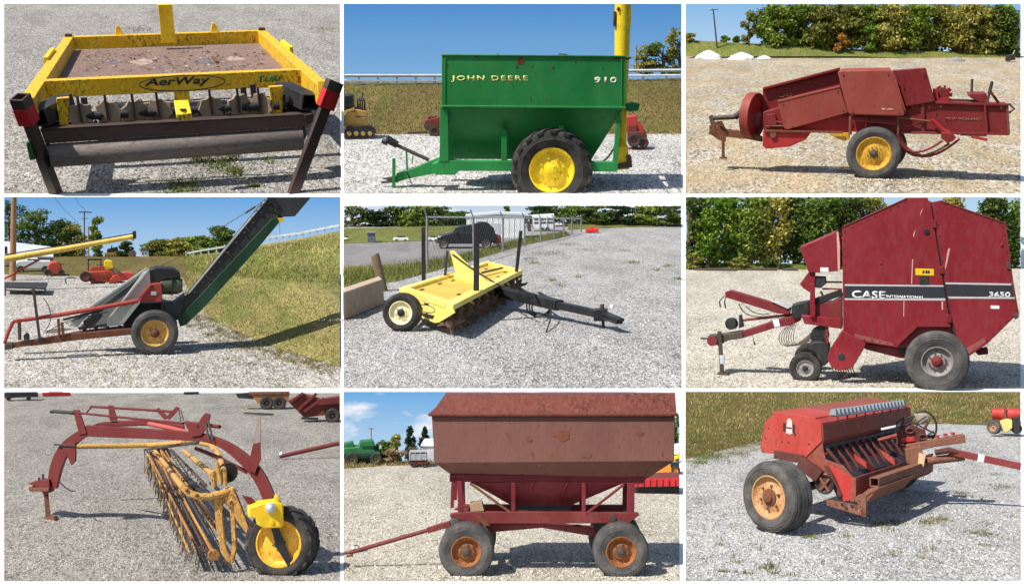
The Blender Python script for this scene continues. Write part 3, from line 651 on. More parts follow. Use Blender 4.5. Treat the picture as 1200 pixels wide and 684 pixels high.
# ================================================================ green grain cart yard
c = c2; D0 = c.gD(470)
_, smp = bank(c, CF[c], [[(8, 471, D0), (600, 473, D0), (1185, 476, D0)], [(8, 375, D0*1.09), (600, 378, D0*1.09), (1185, 368, D0*1.09)], [(8, 288, D0*1.2), (600, 289, D0*1.2), (1185, 272, D0*1.2)], [(8, 292, D0*1.24), (600, 293, D0*1.24), (1185, 277, D0*1.24)]], M_DRYGRASS, 'grass_bank', jit=1)
patchy(CF[c], smp, 12000, (B_OLIVE, B_DRY, B_BROWN, B_OLIVE), 13, 1.7, 'grass', hi=.667, sc=.006)
blades(CF[c], smp(1600, hi=.05), 12, 1.6, B_STRAW, 'grass')
for (sx, ex, y0, y1, n, lab) in ((10, 420, 266, 266, 7, 'long grey guardrail on the grass bank to the left of the green grain cart'), (990, 1184, 249, 247, 4, 'short grey guardrail on the bank behind the yellow auger tube')):
    F = Frame(c, (sx+ex)/2, (y0+y1)/2+24, D=D0*1.19); thing(F, 'guardrail', lab, 'guardrail', 'guardrails along the road above the bank')
    for k in range(2):
        prof = [(-6.5, 0), (-4, -3.5), (-1, -3.5), (1, 0), (4, 0)] if k == 0 else [(12, 0), (14, -1.5), (18, -1.5), (19, 0), (17, 0)]
        a = F.P(sx, y0, 0); b = F.P(ex, y1, 0); pts = [a+V((0, d, -h)) for h, d in prof]
        MB(F).prism([a+V((0, d, -h)) for h, d in prof]+[a+V((0, d+1.5, -h)) for h, d in prof[::-1]], b-a).build('rail', GALV, ang=20)
    x0p = 62 if sx < 100 else 1052; st = 66 if sx < 100 else 82
    q = None
    for i in range(n):
        x = x0p+st*i
        if x > 1180: break
        p = F.P(x, y0+26, 2)
        if q is None: q = MB().box((-3.5, 1, -14), (3.5, 7, 32)).build('post', GALV, F.root, .6); q.location = p
        else: again(q, p)
F = Frame(c, 1028, 252, D=D0*1.22); thing(F, 'utility_pole', 'thin bare pole on the bank between the auger tube and the bushes', 'pole')
MB(F).tube([F.P(1028, 258, 0), F.P(1028, 158, 0)], [2.6, 2]).build('pole', WOODPOLE); BR(F, 'crossarm', WOODPOLE, (1020, 166, -3), (1036, 166, -3), 2)
for (x, yt, w, lb, mt) in ((1062, 160, 120, 'rounded olive tree nearest the yellow auger on the bank', LF_OLIVE), (1120, 150, 130, 'middle olive tree on the bank behind the short guardrail', LF_MID), (1176, 108, 110, 'tallest brownish tree at the right edge behind the short guardrail', LF_OLIVE)):
    tree(c, x, 262, yt, w, D0*1.23, mt, BARK, lb, 'trees on the bank behind the grain cart', n=1300, leaf=5, base=.05, clump=12)
JG = paint('green_paint', (22, 118, 54), (60, 104, 68), .5, .48, .008, fade=(48, 142, 74), rust=(96, 48, 28), ramt=.12)
JY = paint('yellow_paint', (236, 196, 30), (150, 112, 40), .4, .45, .02, rust=(130, 70, 30), ramt=.25)
LETY = flat('letter_yellow', (248, 236, 130), .5); LETW = flat('letter_cream', (240, 240, 214), .5)
F = Frame(c, 640, 671); r = thing(F, 'grain_cart', 'green grain cart with yellow auger tube and big lugged tyre on white gravel', 'grain cart')
dn, df = 20, 320
# upper box: four real sheets, open on top
up = PZ(F, 'side_panel', JG, [(350, 192), (991, 197), (990, 376), (350, 371)], dn, dn+5, 1.5)
MB(F).loft([F.P(352, 196, df), F.P(989, 200, df), F.P(988, 360, df), F.P(352, 356, df)], [F.P(352, 196, df)+V((0, 5, 0)), F.P(989, 200, df)+V((0, 5, 0)), F.P(988, 360, df)+V((0, 5, 0)), F.P(352, 356, df)+V((0, 5, 0))]).build('side_panel', JG, bevel=1)
for zx, nm in ((351, 'front_panel'), (986, 'rear_panel')):
    a, b, e, d = F.P(zx, 194, dn+5), F.P(zx, 198, df), F.P(zx, 358, df), F.P(zx, 371, dn+5)
    MB(F).prism([a, b, e, d], (4, 0, 0)).build(nm, JG, bevel=.8)
MB(F).bar(F.P(349, 371, dn-3), F.P(992, 376, dn-3), 7, 7).build('waist_rail', JG, bevel=1.2)
MB(F).bar(F.P(349, 192, dn), F.P(992, 197, dn), 8, 5).build('top_rim', JG, bevel=1.2)
# lower hopper slopes inward on all four sides
bt = None
for i in range(24):
    q = F.P(362+i*27, 366+i*.2, dn)
    if bt is None: bt = MB().cyl((0, 0, 0), (0, -1, 0), 1.8, 1.6, 8).build('rim_bolt', JG, r); bt.location = q
    else: again(bt, q)
for x in (362, 978): BR(F, 'corner_seam', JG, (x, 200, dn-1), (x, 368, dn-1), 3, 3)
t = [F.P(356, 374, dn+4), F.P(984, 378, dn+4), F.P(984, 378, dn+4)+V((0, df-dn, 0)), F.P(356, 374, dn+4)+V((0, df-dn, 0))]
z = F.P(600, 556, 120).z
bt = [V((F.P(374, 556, 120).x, 122, z)), V((F.P(872, 556, 120).x, 122, z)), V((F.P(872, 556, 120).x, 215, z)), V((F.P(374, 556, 120).x, 215, z))]
MB(F).loft(t, bt).build('lower_hopper', JG, bevel=1.5)
for x in (470, 560, 690, 800):
    pass
PZ(F, 'front_post', JG, [(344, 372), (372, 372), (374, 562), (342, 562)], dn+2, dn+24)
PZ(F, 'side_post', JG, [(558, 452), (578, 452), (578, 568), (558, 568)], dn+18, dn+36)
PZ(F, 'rear_post', JG, [(962, 400), (976, 400), (962, 592), (944, 592)], dn+6, dn+26)
PZ(F, 'side_post', JG, [(758, 440), (776, 440), (776, 568), (758, 568)], dn+18, dn+36)
PZ(F, 'main_beam', JG, [(340, 556), (412, 562), (962, 566), (962, 599), (410, 596), (396, 610), (330, 610), (318, 598)], dn+4, dn+40)
PZ(F, 'main_beam', JG, [(360, 568), (960, 568), (960, 596), (360, 596)], 240, 270)
PZ(F, 'tongue', JG, [(346, 548), (352, 600), (230, 624), (198, 634), (186, 628), (192, 606), (250, 588)], 100, 132)
PZ(F, 'brace_arm', JG, [(342, 562), (346, 600), (318, 606), (316, 574)], dn+10, 132)
BR(F, 'stand_leg', JG, (183, 552, 92), (183, 664, 92), 11, 11)
BR(F, 'stand_foot', JG, (160, 664, 92), (206, 664, 92), 22, 6)
PZ(F, 'hitch', STEEL, [(136, 622), (196, 616), (198, 636), (140, 640), (136, 634), (160, 632), (160, 628)], 108, 122)
TB(F, 'drive_shaft', STEEL, [(190, 505, 116), (306, 558, 116)], 6.5)
TB(F, 'shaft_cover', BLACK, [(142, 490, 116), (156, 497, 116), (162, 486, 116), (196, 506, 116)], [9, 13, 15, 13], n=12)
BR(F, 'stay_rod', JG, (227, 528, 112), (230, 592, 112), 6); BR(F, 'stay_rod', JG, (246, 572, 112), (250, 540, 112), 4)
MB(F).tube([F.P(228, 600, 98), F.P(245, 640, 98), F.P(258, 622, 98)], 2).build('hose', BLACK)
# auger behind the rear end
m = MB(F); m.tube([F.P(982, 15, 200), F.P(978, 210, 200), F.P(976, 400, 200), F.P(978, 580, 200)], [29, 26, 20, 17], 20).build('auger_tube', JY)
MB(F).cyl(F.P(981, 205, 200), (0, 0, 1), 31, 5, 24).build('auger_collar', STEEL, bevel=.6)
PZ(F, 'hinge_plate', STEEL, [(950, 40), (958, 40), (956, 92), (948, 92)], 180, 200)
PZ(F, 'hinge_plate', JY, [(1003, 36), (1011, 36), (1010, 90), (1002, 90)], 180, 200)
blotch(F, 'rust_patch', RUSTSPOT, 966, 34, 172, 8, 10, 3)
PZ(F, 'discharge_flap', JG, [(992, 366), (1016, 360), (1042, 364), (1036, 386), (1002, 390)], 150, 210)
PZ(F, 'auger_boot', JY, [(962, 512), (1000, 510), (1004, 590), (962, 592)], 150, 200)
PZ(F, 'gear_case', STEEL, [(994, 540), (1012, 546), (1014, 584), (966, 588), (966, 572), (996, 566)], 140, 190)
for (x, y, rx, ry, sd) in ((627, 212, 15, 20, 4), (612, 232, 6, 6, 5), (738, 236, 5, 7, 6), (816, 216, 3, 8, 7), (368, 228, 4, 6, 8), (380, 300, 2.5, 2.5, 9), (966, 203, 24, 5, 10), (470, 198, 9, 3, 11), (912, 238, 3, 4, 12)):
    blotch(F, 'rust_patch', RUSTSPOT, x, y, dn, rx, ry, sd)
TB(F, 'tarp_hook', STEEL, [(755, 196, dn+20), (760, 188, dn+20), (790, 192, dn+20)], 2); BR(F, 'tarp_hook', STEEL, (545, 194, dn+10), (545, 187, dn+10), 5)
text('JOHN DEERE', LETY, r, F.P(384, 287, dn-.3), (1, 0, 0), (0, 0, 1), 262, 22, .35, .022, space=1.25)
text('910', LETW, r, F.P(882, 290, dn-.3), (1, 0, 0), (0, 0, 1), 77, 20, .35, .03, space=1.15)
wheel(F, F.P(733, 588, 44), 143, 92, 80, TYRE, JY, JY, lugs=18, dish=.2, hub_r=26, nuts=8)
wheel(F, F.P(733, 588, 44)+V((0, 240, 0)), 143, 92, 80, TYRE, JY, JY, out=(0, 1, 0), lugs=18, dish=.2, hub_r=26, nuts=0)
MB(F).tube([F.P(733, 588, 80), F.P(733, 588, 80)+V((0, 170, 0))], 16, 14).build('axle', JG)
MB(F).tube(bez(F.P(974, 420, 60), F.P(966, 520, 60), F.P(920, 580, 60), F.P(880, 568, 60)), 3).build('hydraulic_hose', BLACK)
# crawler at the left edge
F = Frame(c, 60, 486); CB = paint('tan_paint', (168, 132, 66), (110, 90, 60), .5, .6, .03); r = thing(F, 'crawler_tractor', 'tan crawler tractor with dark cab cut off at the left of the grain cart', 'crawler tractor')
tk = [(10, 452), (24, 442), (104, 440), (120, 452), (118, 466), (100, 480), (24, 488), (12, 484)]
PZ(F, 'track', BLACK, tk, 0, 34, 3)
m = MB(F)
for i in range(len(tk)):
    a, b = tk[i], tk[(i+1) % len(tk)]; L = math.dist(a, b)
    for q in range(int(L/9)):
        t = (q+.5)/max(1, int(L/9)); p = F.P(a[0]+(b[0]-a[0])*t, a[1]+(b[1]-a[1])*t, -1); m.box((p.x-2.6, p.y, p.z-2.6), (p.x+2.6, p.y+36, p.z+2.6))
m.build('track_shoes', STEEL, bevel=.4, kind='stuff')
for x in (28, 52, 76, 100): CY(F, 'road_wheel', CB, (x, 466, -1), (0, -1, 0), 8, 3)
PZ(F, 'track', BLACK, tk, 84, 118, 3)
PZ(F, 'body', CB, [(10, 398), (46, 392), (46, 380), (90, 388), (92, 440), (10, 440)], 10, 100, 3)
PZ(F, 'engine_grille', BLACK, [(56, 346), (84, 350), (84, 386), (54, 384)], 20, 90, 2)
PZ(F, 'cab', BLACK, [(9, 334), (44, 332), (47, 384), (9, 386)], 16, 96, 2); PZ(F, 'window', GLASS, [(11, 342), (38, 340), (40, 372), (11, 374)], 14, 17, 0)
for x in (62, 70, 78): BR(F, 'grille_bar', CB, (x, 352, 18), (x-1, 382, 18), 2)
for x in (12, 42): BR(F, 'roll_post', STEEL, (x, 336, 12), (x, 386, 12), 4)
BR(F, 'exhaust', STEEL, (74, 344, 40), (74, 322, 40), 5); PZ(F, 'blade_edge', STEEL, [(9, 402), (14, 402), (14, 440), (9, 440)], -8, 110, 1); BR(F, 'hood_seam', BLACK, (48, 408, 8), (90, 406, 8), 2)
PZ(F, 'push_arm', CB, [(9, 388), (46, 376), (46, 386), (9, 398)], 2, 10, 1)
# dark red implement behind the tongue
RDK = paint('oxide_red', (116, 46, 38), (84, 60, 50), .6, .7, .03, rust=(92, 50, 34), ramt=.6)
F = Frame(c, 318, 474); r = thing(F, 'red_implement', 'small dark red implement parked behind the front of the grain cart', 'implement')
PZ(F, 'frame', RDK, [(290, 420), (346, 408), (360, 412), (360, 446), (292, 450)], 0, 60, 2); PZ(F, 'hood', RDK, [(302, 404), (330, 406), (330, 420), (300, 420)], 8, 50, 2)
wheel(F, F.P(326, 458, -4), 17, 14, 9, TYRE, RDK, STEEL, nuts=0); BR(F, 'tool_bar', STEEL, (230, 464, 10), (300, 460, 10), 5, 7); PZ(F, 'deck', STEEL, [(286, 430), (318, 440), (318, 466), (290, 450)], -6, 4, 1)
F = Frame(c, 1030, 522); r = thing(F, 'red_mower', 'red mower junk with small wheels right of the grain cart behind the auger', 'mower')
PZ(F, 'deck', RDK, [(996, 462), (1056, 458), (1066, 478), (1064, 496), (996, 494)], 0, 70, 2)
PZ(F, 'hood', paint('faded_red', (168, 46, 42), (120, 70, 58), .5, .55, .03), [(994, 408), (1028, 404), (1034, 430), (1052, 440), (1054, 460), (994, 460)], 10, 60, 2)
PZ(F, 'rear_cover', RDK, [(1000, 438), (1030, 436), (1032, 464), (1000, 466)], 4, 12, 1)
wheel(F, F.P(1022, 490, -8), 24, 16, 12, TYRE, RDK, STEEL, nuts=0); wheel(F, F.P(1054, 498, -2), 18, 14, 9, TYRE, RDK, STEEL, nuts=0)
BR(F, 'skid', RDK, (994, 516, 0), (1060, 520, 0), 6, 6)
# ================================================================ square baler yard
c = c3; D9 = c.gD(205)
gc = c.gD(200)
_, smp = bank(c, CF[c], [[(10, 197, gc*.985), (600, 197, gc*.985), (1178, 216, gc*.985)], [(10, 140, gc*1.005), (600, 172, gc*1.005), (1178, 186, gc*1.005)]], M_GREENGRASS, 'grass_strip', nx=14, ny=3, jit=1)
blades(CF[c], smp(5200), 14, 1.5, B_GREEN, 'grass')
def gpile(x, yb, w, h, lab, mat, d=0):
    F = Frame(c, x, yb); n = 22; m = MB(F); vs = []; fs = []; r_ = random.Random(int(x))
    for j in range(7):
        t = j/6; q = math.cos(t*math.pi/2)**.8 if j < 6 else .02
        for i in range(n):
            a = 6.283*i/n; k = r_.uniform(.9, 1.08); vs.append((math.cos(a)*w/2*q*k, math.sin(a)*w/2*q*k+w*.5, h*t*r_.uniform(.93, 1.04)-1))
    for j in range(6):
        for i in range(n): fs.append([j*n+i, j*n+(i+1) % n, (j+1)*n+(i+1) % n, (j+1)*n+i])
    o = m.add(vs, fs).build('gravel_pile', mat, F); tag(o, lab, 'gravel pile', 'gravel piles at the far edge of the yard')
PILE = paint('pile_stone', (214, 212, 206), (176, 170, 158), .5, .95, .05); PILED = paint('pile_dark', (120, 118, 120), (90, 86, 84), .5, .95, .05)
gpile(90, 207, 96, 30, 'white gravel pile furthest left under the utility pole', PILE)
gpile(206, 210, 100, 26, 'pale grey gravel pile second from the left by the tree line', PILE)
gpile(284, 206, 52, 12, 'low white gravel pile just right of the two larger ones', PILE)
gpile(952, 215, 70, 16, 'low dark gravel pile at the right end of the tree line', PILED)
F = Frame(c, 112, 176, D=gc*.997); thing(F, 'utility_pole', 'grey utility pole with a crossarm in front of the pale sky behind the baler', 'utility pole')
MB(F).tube([F.P(122, 184, 0), F.P(106, 30, 0)], [3.2, 2.2]).build('pole', STEEL); BR(F, 'crossarm', STEEL, (92, 36, -2), (124, 33, -2), 3)
for x in (95, 108, 121): BR(F, 'insulator', GALV, (x, 36, -2), (x, 29, -2), 2.4)
TS = [(228, 46, 66, 150, LF_OLIVE, 'tall', 'slim pale tree standing alone left of the tall tree line'), (146, 128, 34, 148, LF_MID, 'round', 'small round bush just right of the utility pole'), (186, 130, 32, 150, LF_MID, 'round', 'small bush between the pole and the slim pale tree'), (26, 118, 40, 146, LF_OLIVE, 'round', 'low bush at the far left edge of the yard'),
      (320, 24, 124, 186, LF_MID, 'tall', 'tall dark tree at the left end of the tree line'), (400, -10, 130, 186, LF_MID, 'tall', 'tall olive tree second in the tree line'), (480, 22, 126, 184, LF_OLIVE, 'tall', 'dark green tree above the low yellowish bush'),
      (560, -14, 136, 184, LF_OLIVE, 'tall', 'very tall dark tree behind the baler chamber'), (640, 18, 120, 182, LF_MID, 'tall', 'mid green tree left of the orange bush'), (715, -4, 130, 184, LF_OLIVE, 'tall', 'olive tree rising above the orange bush'),
      (800, -14, 130, 188, LF_MID, 'tall', 'green tree just right of the orange bush'), (880, -4, 130, 190, LF_OLIVE, 'tall', 'yellow green tree above the right of the baler'), (962, -12, 130, 196, LF_OLIVE, 'tall', 'dark tree above the dark gravel pile'),
      (1040, 30, 130, 198, LF_OLIVE, 'tall', 'bright olive tree second from the right end'), (1106, 26, 120, 204, LF_BRT, 'tall', 'yellow green tree beside the gap of sky at right'), (1165, 60, 70, 208, LF_DARK, 'tall', 'dark tree at the right end of the tree line'),
      (722, 100, 96, 186, LF_AUT, 'round', 'small orange autumn bush in front of the tree line'), (490, 92, 64, 178, LF_BRT, 'round', 'low yellowish bush under the dark trees'), (548, 118, 56, 178, LF_AUT, 'round', 'small rusty brown bush under the tall dark trees'), (640, 94, 76, 180, LF_BRT, 'round', 'low light green bush left of the orange one')]
woodland(c, [(250, 60, 176), (330, 14, 176), (700, 10, 174), (1080, 14, 186), (1176, 60, 196)], gc*1.03, LF_DARK, 16000, 6)
for i, (x, yt, w, yb, mt, sh, lb) in enumerate(TS):
    small = w < 80
    tree(c, x, yb, yt, w if small else w*1.22, gc*((.994 if small else 1.008) if x > 300 else 1.004)+(i % 3)*gc*.004, mt, BARK, lb, 'trees along the far side of the baler yard', n=1000 if small else 6500, leaf=5 if small else 6, shape=sh, base=.03 if small else .1, clump=10 if small else 40, name='bush' if yt > 90 else 'tree', cat='bush' if yt > 90 else 'tree')
F = Frame(c, 1142, 216); thing(F, 'parked_machine', 'tiny dark machine parked under the trees at the right edge', 'machine')
PZ(F, 'body', BLACK, [(1126, 196), (1150, 190), (1160, 196), (1160, 210), (1124, 212)], 0, 30, 1.5); wheel(F, F.P(1134, 208, -4), 9, 8, 4, TYRE, STEEL, STEEL, nuts=0); BR(F, 'mast', GALV, (1150, 192, 10), (1158, 176, 10), 3)
# ---- the baler
NR = paint('baler_red', (116, 26, 32), (100, 62, 52), .38, .5, .012, fade=(122, 40, 40), rust=(110, 60, 42), ramt=.2)
NRF = paint('baler_red_faded', (134, 54, 46), (116, 74, 58), .45, .6, .012, fade=(150, 72, 60), rust=(112, 62, 42), ramt=.22)
NRB = paint('baler_red_bright', (150, 28, 32), (108, 56, 46), .4, .5, .015, rust=(100, 50, 36), ramt=.2)
OCH = paint('ochre_paint', (196, 150, 40), (120, 84, 44), .5, .6, .02, rust=(120, 62, 32), ramt=.4)
F = Frame(c, 640, 622); r = thing(F, 'square_baler', 'weathered dark red square baler with one yellow rimmed wheel on straw strewn gravel', 'hay baler')
# flywheel guard at the front: an open drum seen edge on
ax = V((1, -.34, 0)).normalized(); cc = F.P(252, 404, 70)
MB(F).lathe([(0, 70), (0, 86), (34, 86), (34, 80), (6, 80), (6, 70)], cc-ax*26, ax, 40, True).build('flywheel_guard', NRF, bevel=1)
MB(F).lathe([(0, 2), (0, 72), (10, 76), (10, 60), (6, 20), (6, 2)], cc-ax*14, ax, 36, True).build('flywheel', NRB)
for k in range(5):
    a = 6.283*k/5; u, w_ = perp(ax); MB(F).bar(cc+(u*math.cos(a)+w_*math.sin(a))*14-ax*14, cc+(u*math.cos(a)+w_*math.sin(a))*72-ax*14, 12, 8).build('flywheel_spoke', NRB)
TB(F, 'drive_shaft', STEEL, [(104, 412, 70), (184, 408, 70)], 9, n=12); TB(F, 'shaft_shield', BLACK, [(182, 409, 70), (200, 396, 70), (202, 408, 70), (222, 408, 70)], [12, 14, 15, 10], n=14)
TB(F, 'yoke', STEEL, [(98, 404, 70), (104, 428, 66), (112, 434, 60)], [8, 9, 6])
PZ(F, 'drawbar', RUSTY, [(96, 432), (122, 424), (150, 452), (232, 462), (276, 478), (276, 496), (228, 486), (140, 476), (116, 470), (92, 470), (90, 458), (108, 454)], 60, 92, 2)
PZ(F, 'hitch_plate', RUSTY, [(92, 438), (120, 432), (150, 470), (150, 494), (128, 490), (96, 468)], 46, 56, 1)
MB(F).tube([F.P(141, 486, 50), F.P(141, 548, 50)], 6).build('stand_leg', RUSTY); MB(F).cyl(F.P(141, 552, 50), (0, 0, 1), 15, 4, 16).build('stand_foot', RUSTY)
TB(F, 'stand_crank', RUSTY, [(120, 428, 50), (134, 424, 50), (144, 440, 50)], 4)
# knotter trough / feed house
PZ(F, 'pickup_hood', NR, [(279, 312), (548, 242), (560, 300), (440, 352), (300, 396), (279, 392)], 130, 138, 1.5)
PZ(F, 'hood_lip', NR, [(279, 306), (549, 236), (549, 244), (279, 314)], 112, 138, 1)
PZ(F, 'side_shield', NRF, [(332, 356), (548, 304), (576, 394), (366, 452), (352, 446)], 20, 28, 2)
PZ(F, 'shield_lip', NRF, [(331, 352), (548, 300), (549, 305), (332, 358)], 18, 60, 1)
PZ(F, 'gear_box', NR, [(280, 392), (340, 376), (352, 446), (352, 458), (282, 460)], 40, 130, 2)
PZ(F, 'feeder_floor', NRB, [(280, 456), (452, 458), (428, 488), (372, 512), (290, 520), (278, 508)], 30, 150, 3)
PZ(F, 'feeder_panel', NRB, [(352, 440), (560, 398), (640, 404), (640, 460), (352, 462)], 44, 150, 2)
BR(F, 'side_rail', RUSTY, (284, 456, 24), (560, 462, 24), 6, 7)
PZ(F, 'chute', OCH, [(500, 462), (578, 464), (582, 486), (566, 492), (540, 484)], 34, 100, 2)
# chamber hood, centre
PZ(F, 'center_shield', NRF, [(540, 250), (556, 246), (726, 244), (742, 262), (776, 392), (770, 406), (582, 400), (574, 390)], 4, 14, 4)
MB(F).loft([F.P(541, 250, 12), F.P(728, 246, 12), F.P(724, 246, 12)+V((0, 120, 4)), F.P(552, 250, 12)+V((0, 120, 4))], [F.P(541, 258, 12), F.P(728, 254, 12), F.P(724, 254, 12)+V((0, 120, 4)), F.P(552, 258, 12)+V((0, 120, 4))]).build('hood_top', NRF, bevel=2)
BR(F, 'shield_edge', NRF, (742, 280, 3), (776, 386, 3), 5, 5)
PZ(F, 'rear_shield', NR, [(732, 246), (848, 238), (880, 354), (778, 372)], 26, 36, 2)
PZ(F, 'rear_shield', NR, [(736, 250), (846, 242), (876, 356), (776, 370)], 130, 140, 2)
MB(F).loft([F.P(734, 247, 30), F.P(848, 239, 30), F.P(848, 239, 30)+V((0, 100, -3)), F.P(734, 247, 30)+V((0, 100, -3))], [F.P(734, 252, 30), F.P(848, 244, 30), F.P(848, 244, 30)+V((0, 100, -3)), F.P(734, 252, 30)+V((0, 100, -3))]).build('rear_hood_top', NR, bevel=1)
blotch(F, 'decal', flat('decal_pale', (206, 160, 140), .6), 725, 381, 4, 16, 3, 4); blotch(F, 'decal', flat('decal_pale2', (206, 160, 140), .6), 700, 380, 4, 8, 3, 5)
PZ(F, 'chamber_body', NR, [(545, 262), (740, 254), (800, 380), (640, 410), (560, 410)], 40, 126, 1)
# bale chamber
PZ(F, 'bale_chamber', NR, [(640, 372), (880, 358), (1134, 366), (1141, 466), (960, 470), (760, 460), (640, 468)], 40, 150, 2)
BR(F, 'chamber_angle', NR, (836, 360, 36), (838, 466, 36), 12, 8)
BR(F, 'chamber_rail', NR, (880, 358, 34), (1136, 366, 34), 8, 8); BR(F, 'chamber_rail', NR, (760, 462, 34), (1140, 468, 34), 8, 8)
PZ(F, 'chamber_end', RUSTY, [(1128, 366), (1136, 366), (1142, 466), (1132, 466)], 34, 156, 1)
TB(F, 'tension_lever', NRB, [(868, 416, 20), (906, 452, 20), (948, 484, 20)], [7, 8, 9], n=10); CY(F, 'lever_pivot', NRB, (918, 468, 28), (0, -1, 0), 17, 14)
PZ(F, 'tine_bracket', NR, [(900, 462), (944, 466), (950, 488), (924, 500), (902, 484)], 10, 30, 2)
for k, (x0, y0, xm, ym, x1, y1) in enumerate(((748, 466, 790, 545, 906, 490), (752, 470, 800, 560, 930, 500), (758, 478, 830, 566, 966, 484), (760, 462, 770, 520, 830, 540))):
    MB(F).tube(bez(F.P(x0, y0, 22+6*k), F.P((x0+xm)/2-6, ym-8, 22+6*k), F.P(xm+30, ym+10, 22+6*k), F.P(x1, y1, 22+6*k), 14), 4.2).build('needle_arm', RUSTY if k % 2 else NR)
TB(F, 'frame_rod', RUSTY, [(750, 408, 24), (752, 470, 24)], 4); TB(F, 'frame_rod', RUSTY, [(752, 410, 24), (864, 424, 24)], 4); TB(F, 'frame_rod', RUSTY, [(586, 404, 16), (584, 470, 16)], 6)
BR(F, 'rear_skid', NRB, (1006, 476, 40), (1062, 488, 40), 18, 9)
# twine knotters and bale tension cranks on top
m = MB(F); cc = F.P(906, 330, 80); m.cyl(cc+V((0, 20, 0)), (0, -1, 0), 24, 30, 18)
for k in range(9):
    a = 6.283*k/9; m.bar(cc+V((math.cos(a)*20, 0, math.sin(a)*20)), cc+V((math.cos(a)*33, 0, math.sin(a)*33)), 7, 14)
m.build('knotter', NR, bevel=.8); PZ(F, 'knotter_frame', NRB, [(872, 310), (888, 308), (892, 344), (930, 340), (930, 358), (874, 358)], 56, 64, 1)
BR(F, 'tie_rail', BLACK, (930, 348, 80), (1060, 352, 80), 10, 6)
PZ(F, 'tension_frame', NR, [(996, 328), (1060, 326), (1066, 360), (1034, 358), (1002, 340)], 44, 140, 2)
for x0, y0, x1, y1, d in ((1009, 276, 1007, 334, 130), (1078, 284, 1060, 366, 36), (1062, 470, 1054, 366, 34)):
    TB(F, 'tension_crank', STEEL if y0 < 400 else NR, [(x0, y0, d), (x1, y1, d)], 4.5 if y0 < 400 else 5)
for k in range(6): CY(F, 'crank_spring', STEEL, (1077-k*1.6, 292+k*6, 40), (0, -1, .1), 6, 5, n=10, bv=0)
TB(F, 'tension_arm', NR, [(1072, 318, 60), (1102, 360, 60)], 4.5); TB(F, 'rear_hook', STEEL, [(1118, 366, 60), (1140, 364, 60), (1156, 380, 60), (1138, 394, 60)], 4)
LETT = flat('letter_tan', (138, 92, 66), .6)
text('NEW HOLLAND', LETT, r, F.P(918, 418, 39.3), (1, 0, 0), (0, 0, 1), 116, 9, .8, .02)
for x, y, q in ((345, 332, 12), (372, 332, 9)): MB(F).tube([F.P(x+q*math.cos(a), y+q*.6*math.sin(a), 128) for a in [i*6.283/14 for i in range(14)]], 2, 6, True).build('guide_ring', RUSTY)
for a_ in (((300, 420, 36), (352, 428, 30)), ((290, 440, 34), (350, 440, 30)), ((600, 420, 20), (742, 432, 20)), ((640, 440, 22), (640, 402, 22)), ((780, 440, 30), (836, 430, 30)), ((968, 470, 34), (1060, 474, 34))): TB(F, 'linkage_rod', RUSTY if a_[0][0] % 20 else NR, a_, 3.2)
for x, y in ((560, 260), (716, 258), (592, 388), (756, 392), (350, 362), (540, 316), (382, 440), (560, 384), (750, 254), (838, 250), (864, 348), (860, 374), (1110, 376), (1112, 456), (900, 372), (900, 456)): CY(F, 'shield_bolt', RUSTY, (x, y, 4 if 540 < x < 780 and y not in (316, 384) else 20), (0, -1, 0), 3, 3, n=8, bv=0)
PZ(F, 'belt_guard', NR, [(292, 400), (322, 396), (330, 440), (300, 446)], 30, 44, 2); CY(F, 'pulley', RUSTY, (316, 470, 28), (0, -1, 0), 12, 6)
CY(F, 'bolt', RUSTY, (440, 286, 130), (0, -1, 0), 6, 4)
wheel(F, F.P(666, 533, 30), 96, 62, 62, TYREG, OCH, STEEL, ribs=4, dish=.2, hub_r=13, nuts=8)
wheel(F, F.P(666, 533, 30)+V((30, 190, 0)), 90, 50, 60, TYREG, OCH, STEEL, out=(0, 1, 0), ribs=4, dish=.2, nuts=0)
MB(F).tube([F.P(666, 520, 50), F.P(666, 520, 50)+V((20, 170, 0))], 10, 12).build('axle', RUSTY)
# ================================================================ elevator yard
c = c4; gc = c.gD(214)
W4 = lambda x, y, yg: (x, y, c.gD(yg))
_, smp = bank(c, CF[c], [[W4(14, 276, 277), W4(300, 284, 285), W4(640, 288, 289), W4(760, 292, 293)], [W4(14, 216, 217), W4(300, 215, 216), W4(640, 213, 216), W4(900, 213, 216)]], M_DRYGRASS, 'grass_field', nx=14, ny=3)
blades(CF[c], smp(3200), 9, 1.4, B_DRY, 'grass')
B_WEED = islandmat('weeds', [(92, 108, 40), (124, 138, 58), (150, 158, 76), (164, 160, 92), (108, 120, 50)])
_, smp = bank(c, CF[c], [[W4(640, 290, 292), W4(672, 385, 387), W4(770, 452, 454), W4(950, 530, 532), W4(1185, 600, 602)], [W4(650, 286, 296), W4(740, 330, 360), W4(880, 350, 395), W4(1020, 380, 450), W4(1185, 420, 500)], [W4(648, 250, 275), W4(780, 262, 310), W4(900, 262, 330), W4(1030, 262, 350), W4(1185, 264, 372)],
    [W4(640, 216, 240), W4(780, 200, 262), W4(930, 172, 280), W4(1050, 152, 295), W4(1185, 126, 312)], [W4(640, 222, 230), W4(780, 206, 245), W4(930, 176, 262), W4(1050, 158, 276), W4(1185, 132, 294)]], M_BANK, 'grass_bank', nx=30, ny=5, jit=.8)
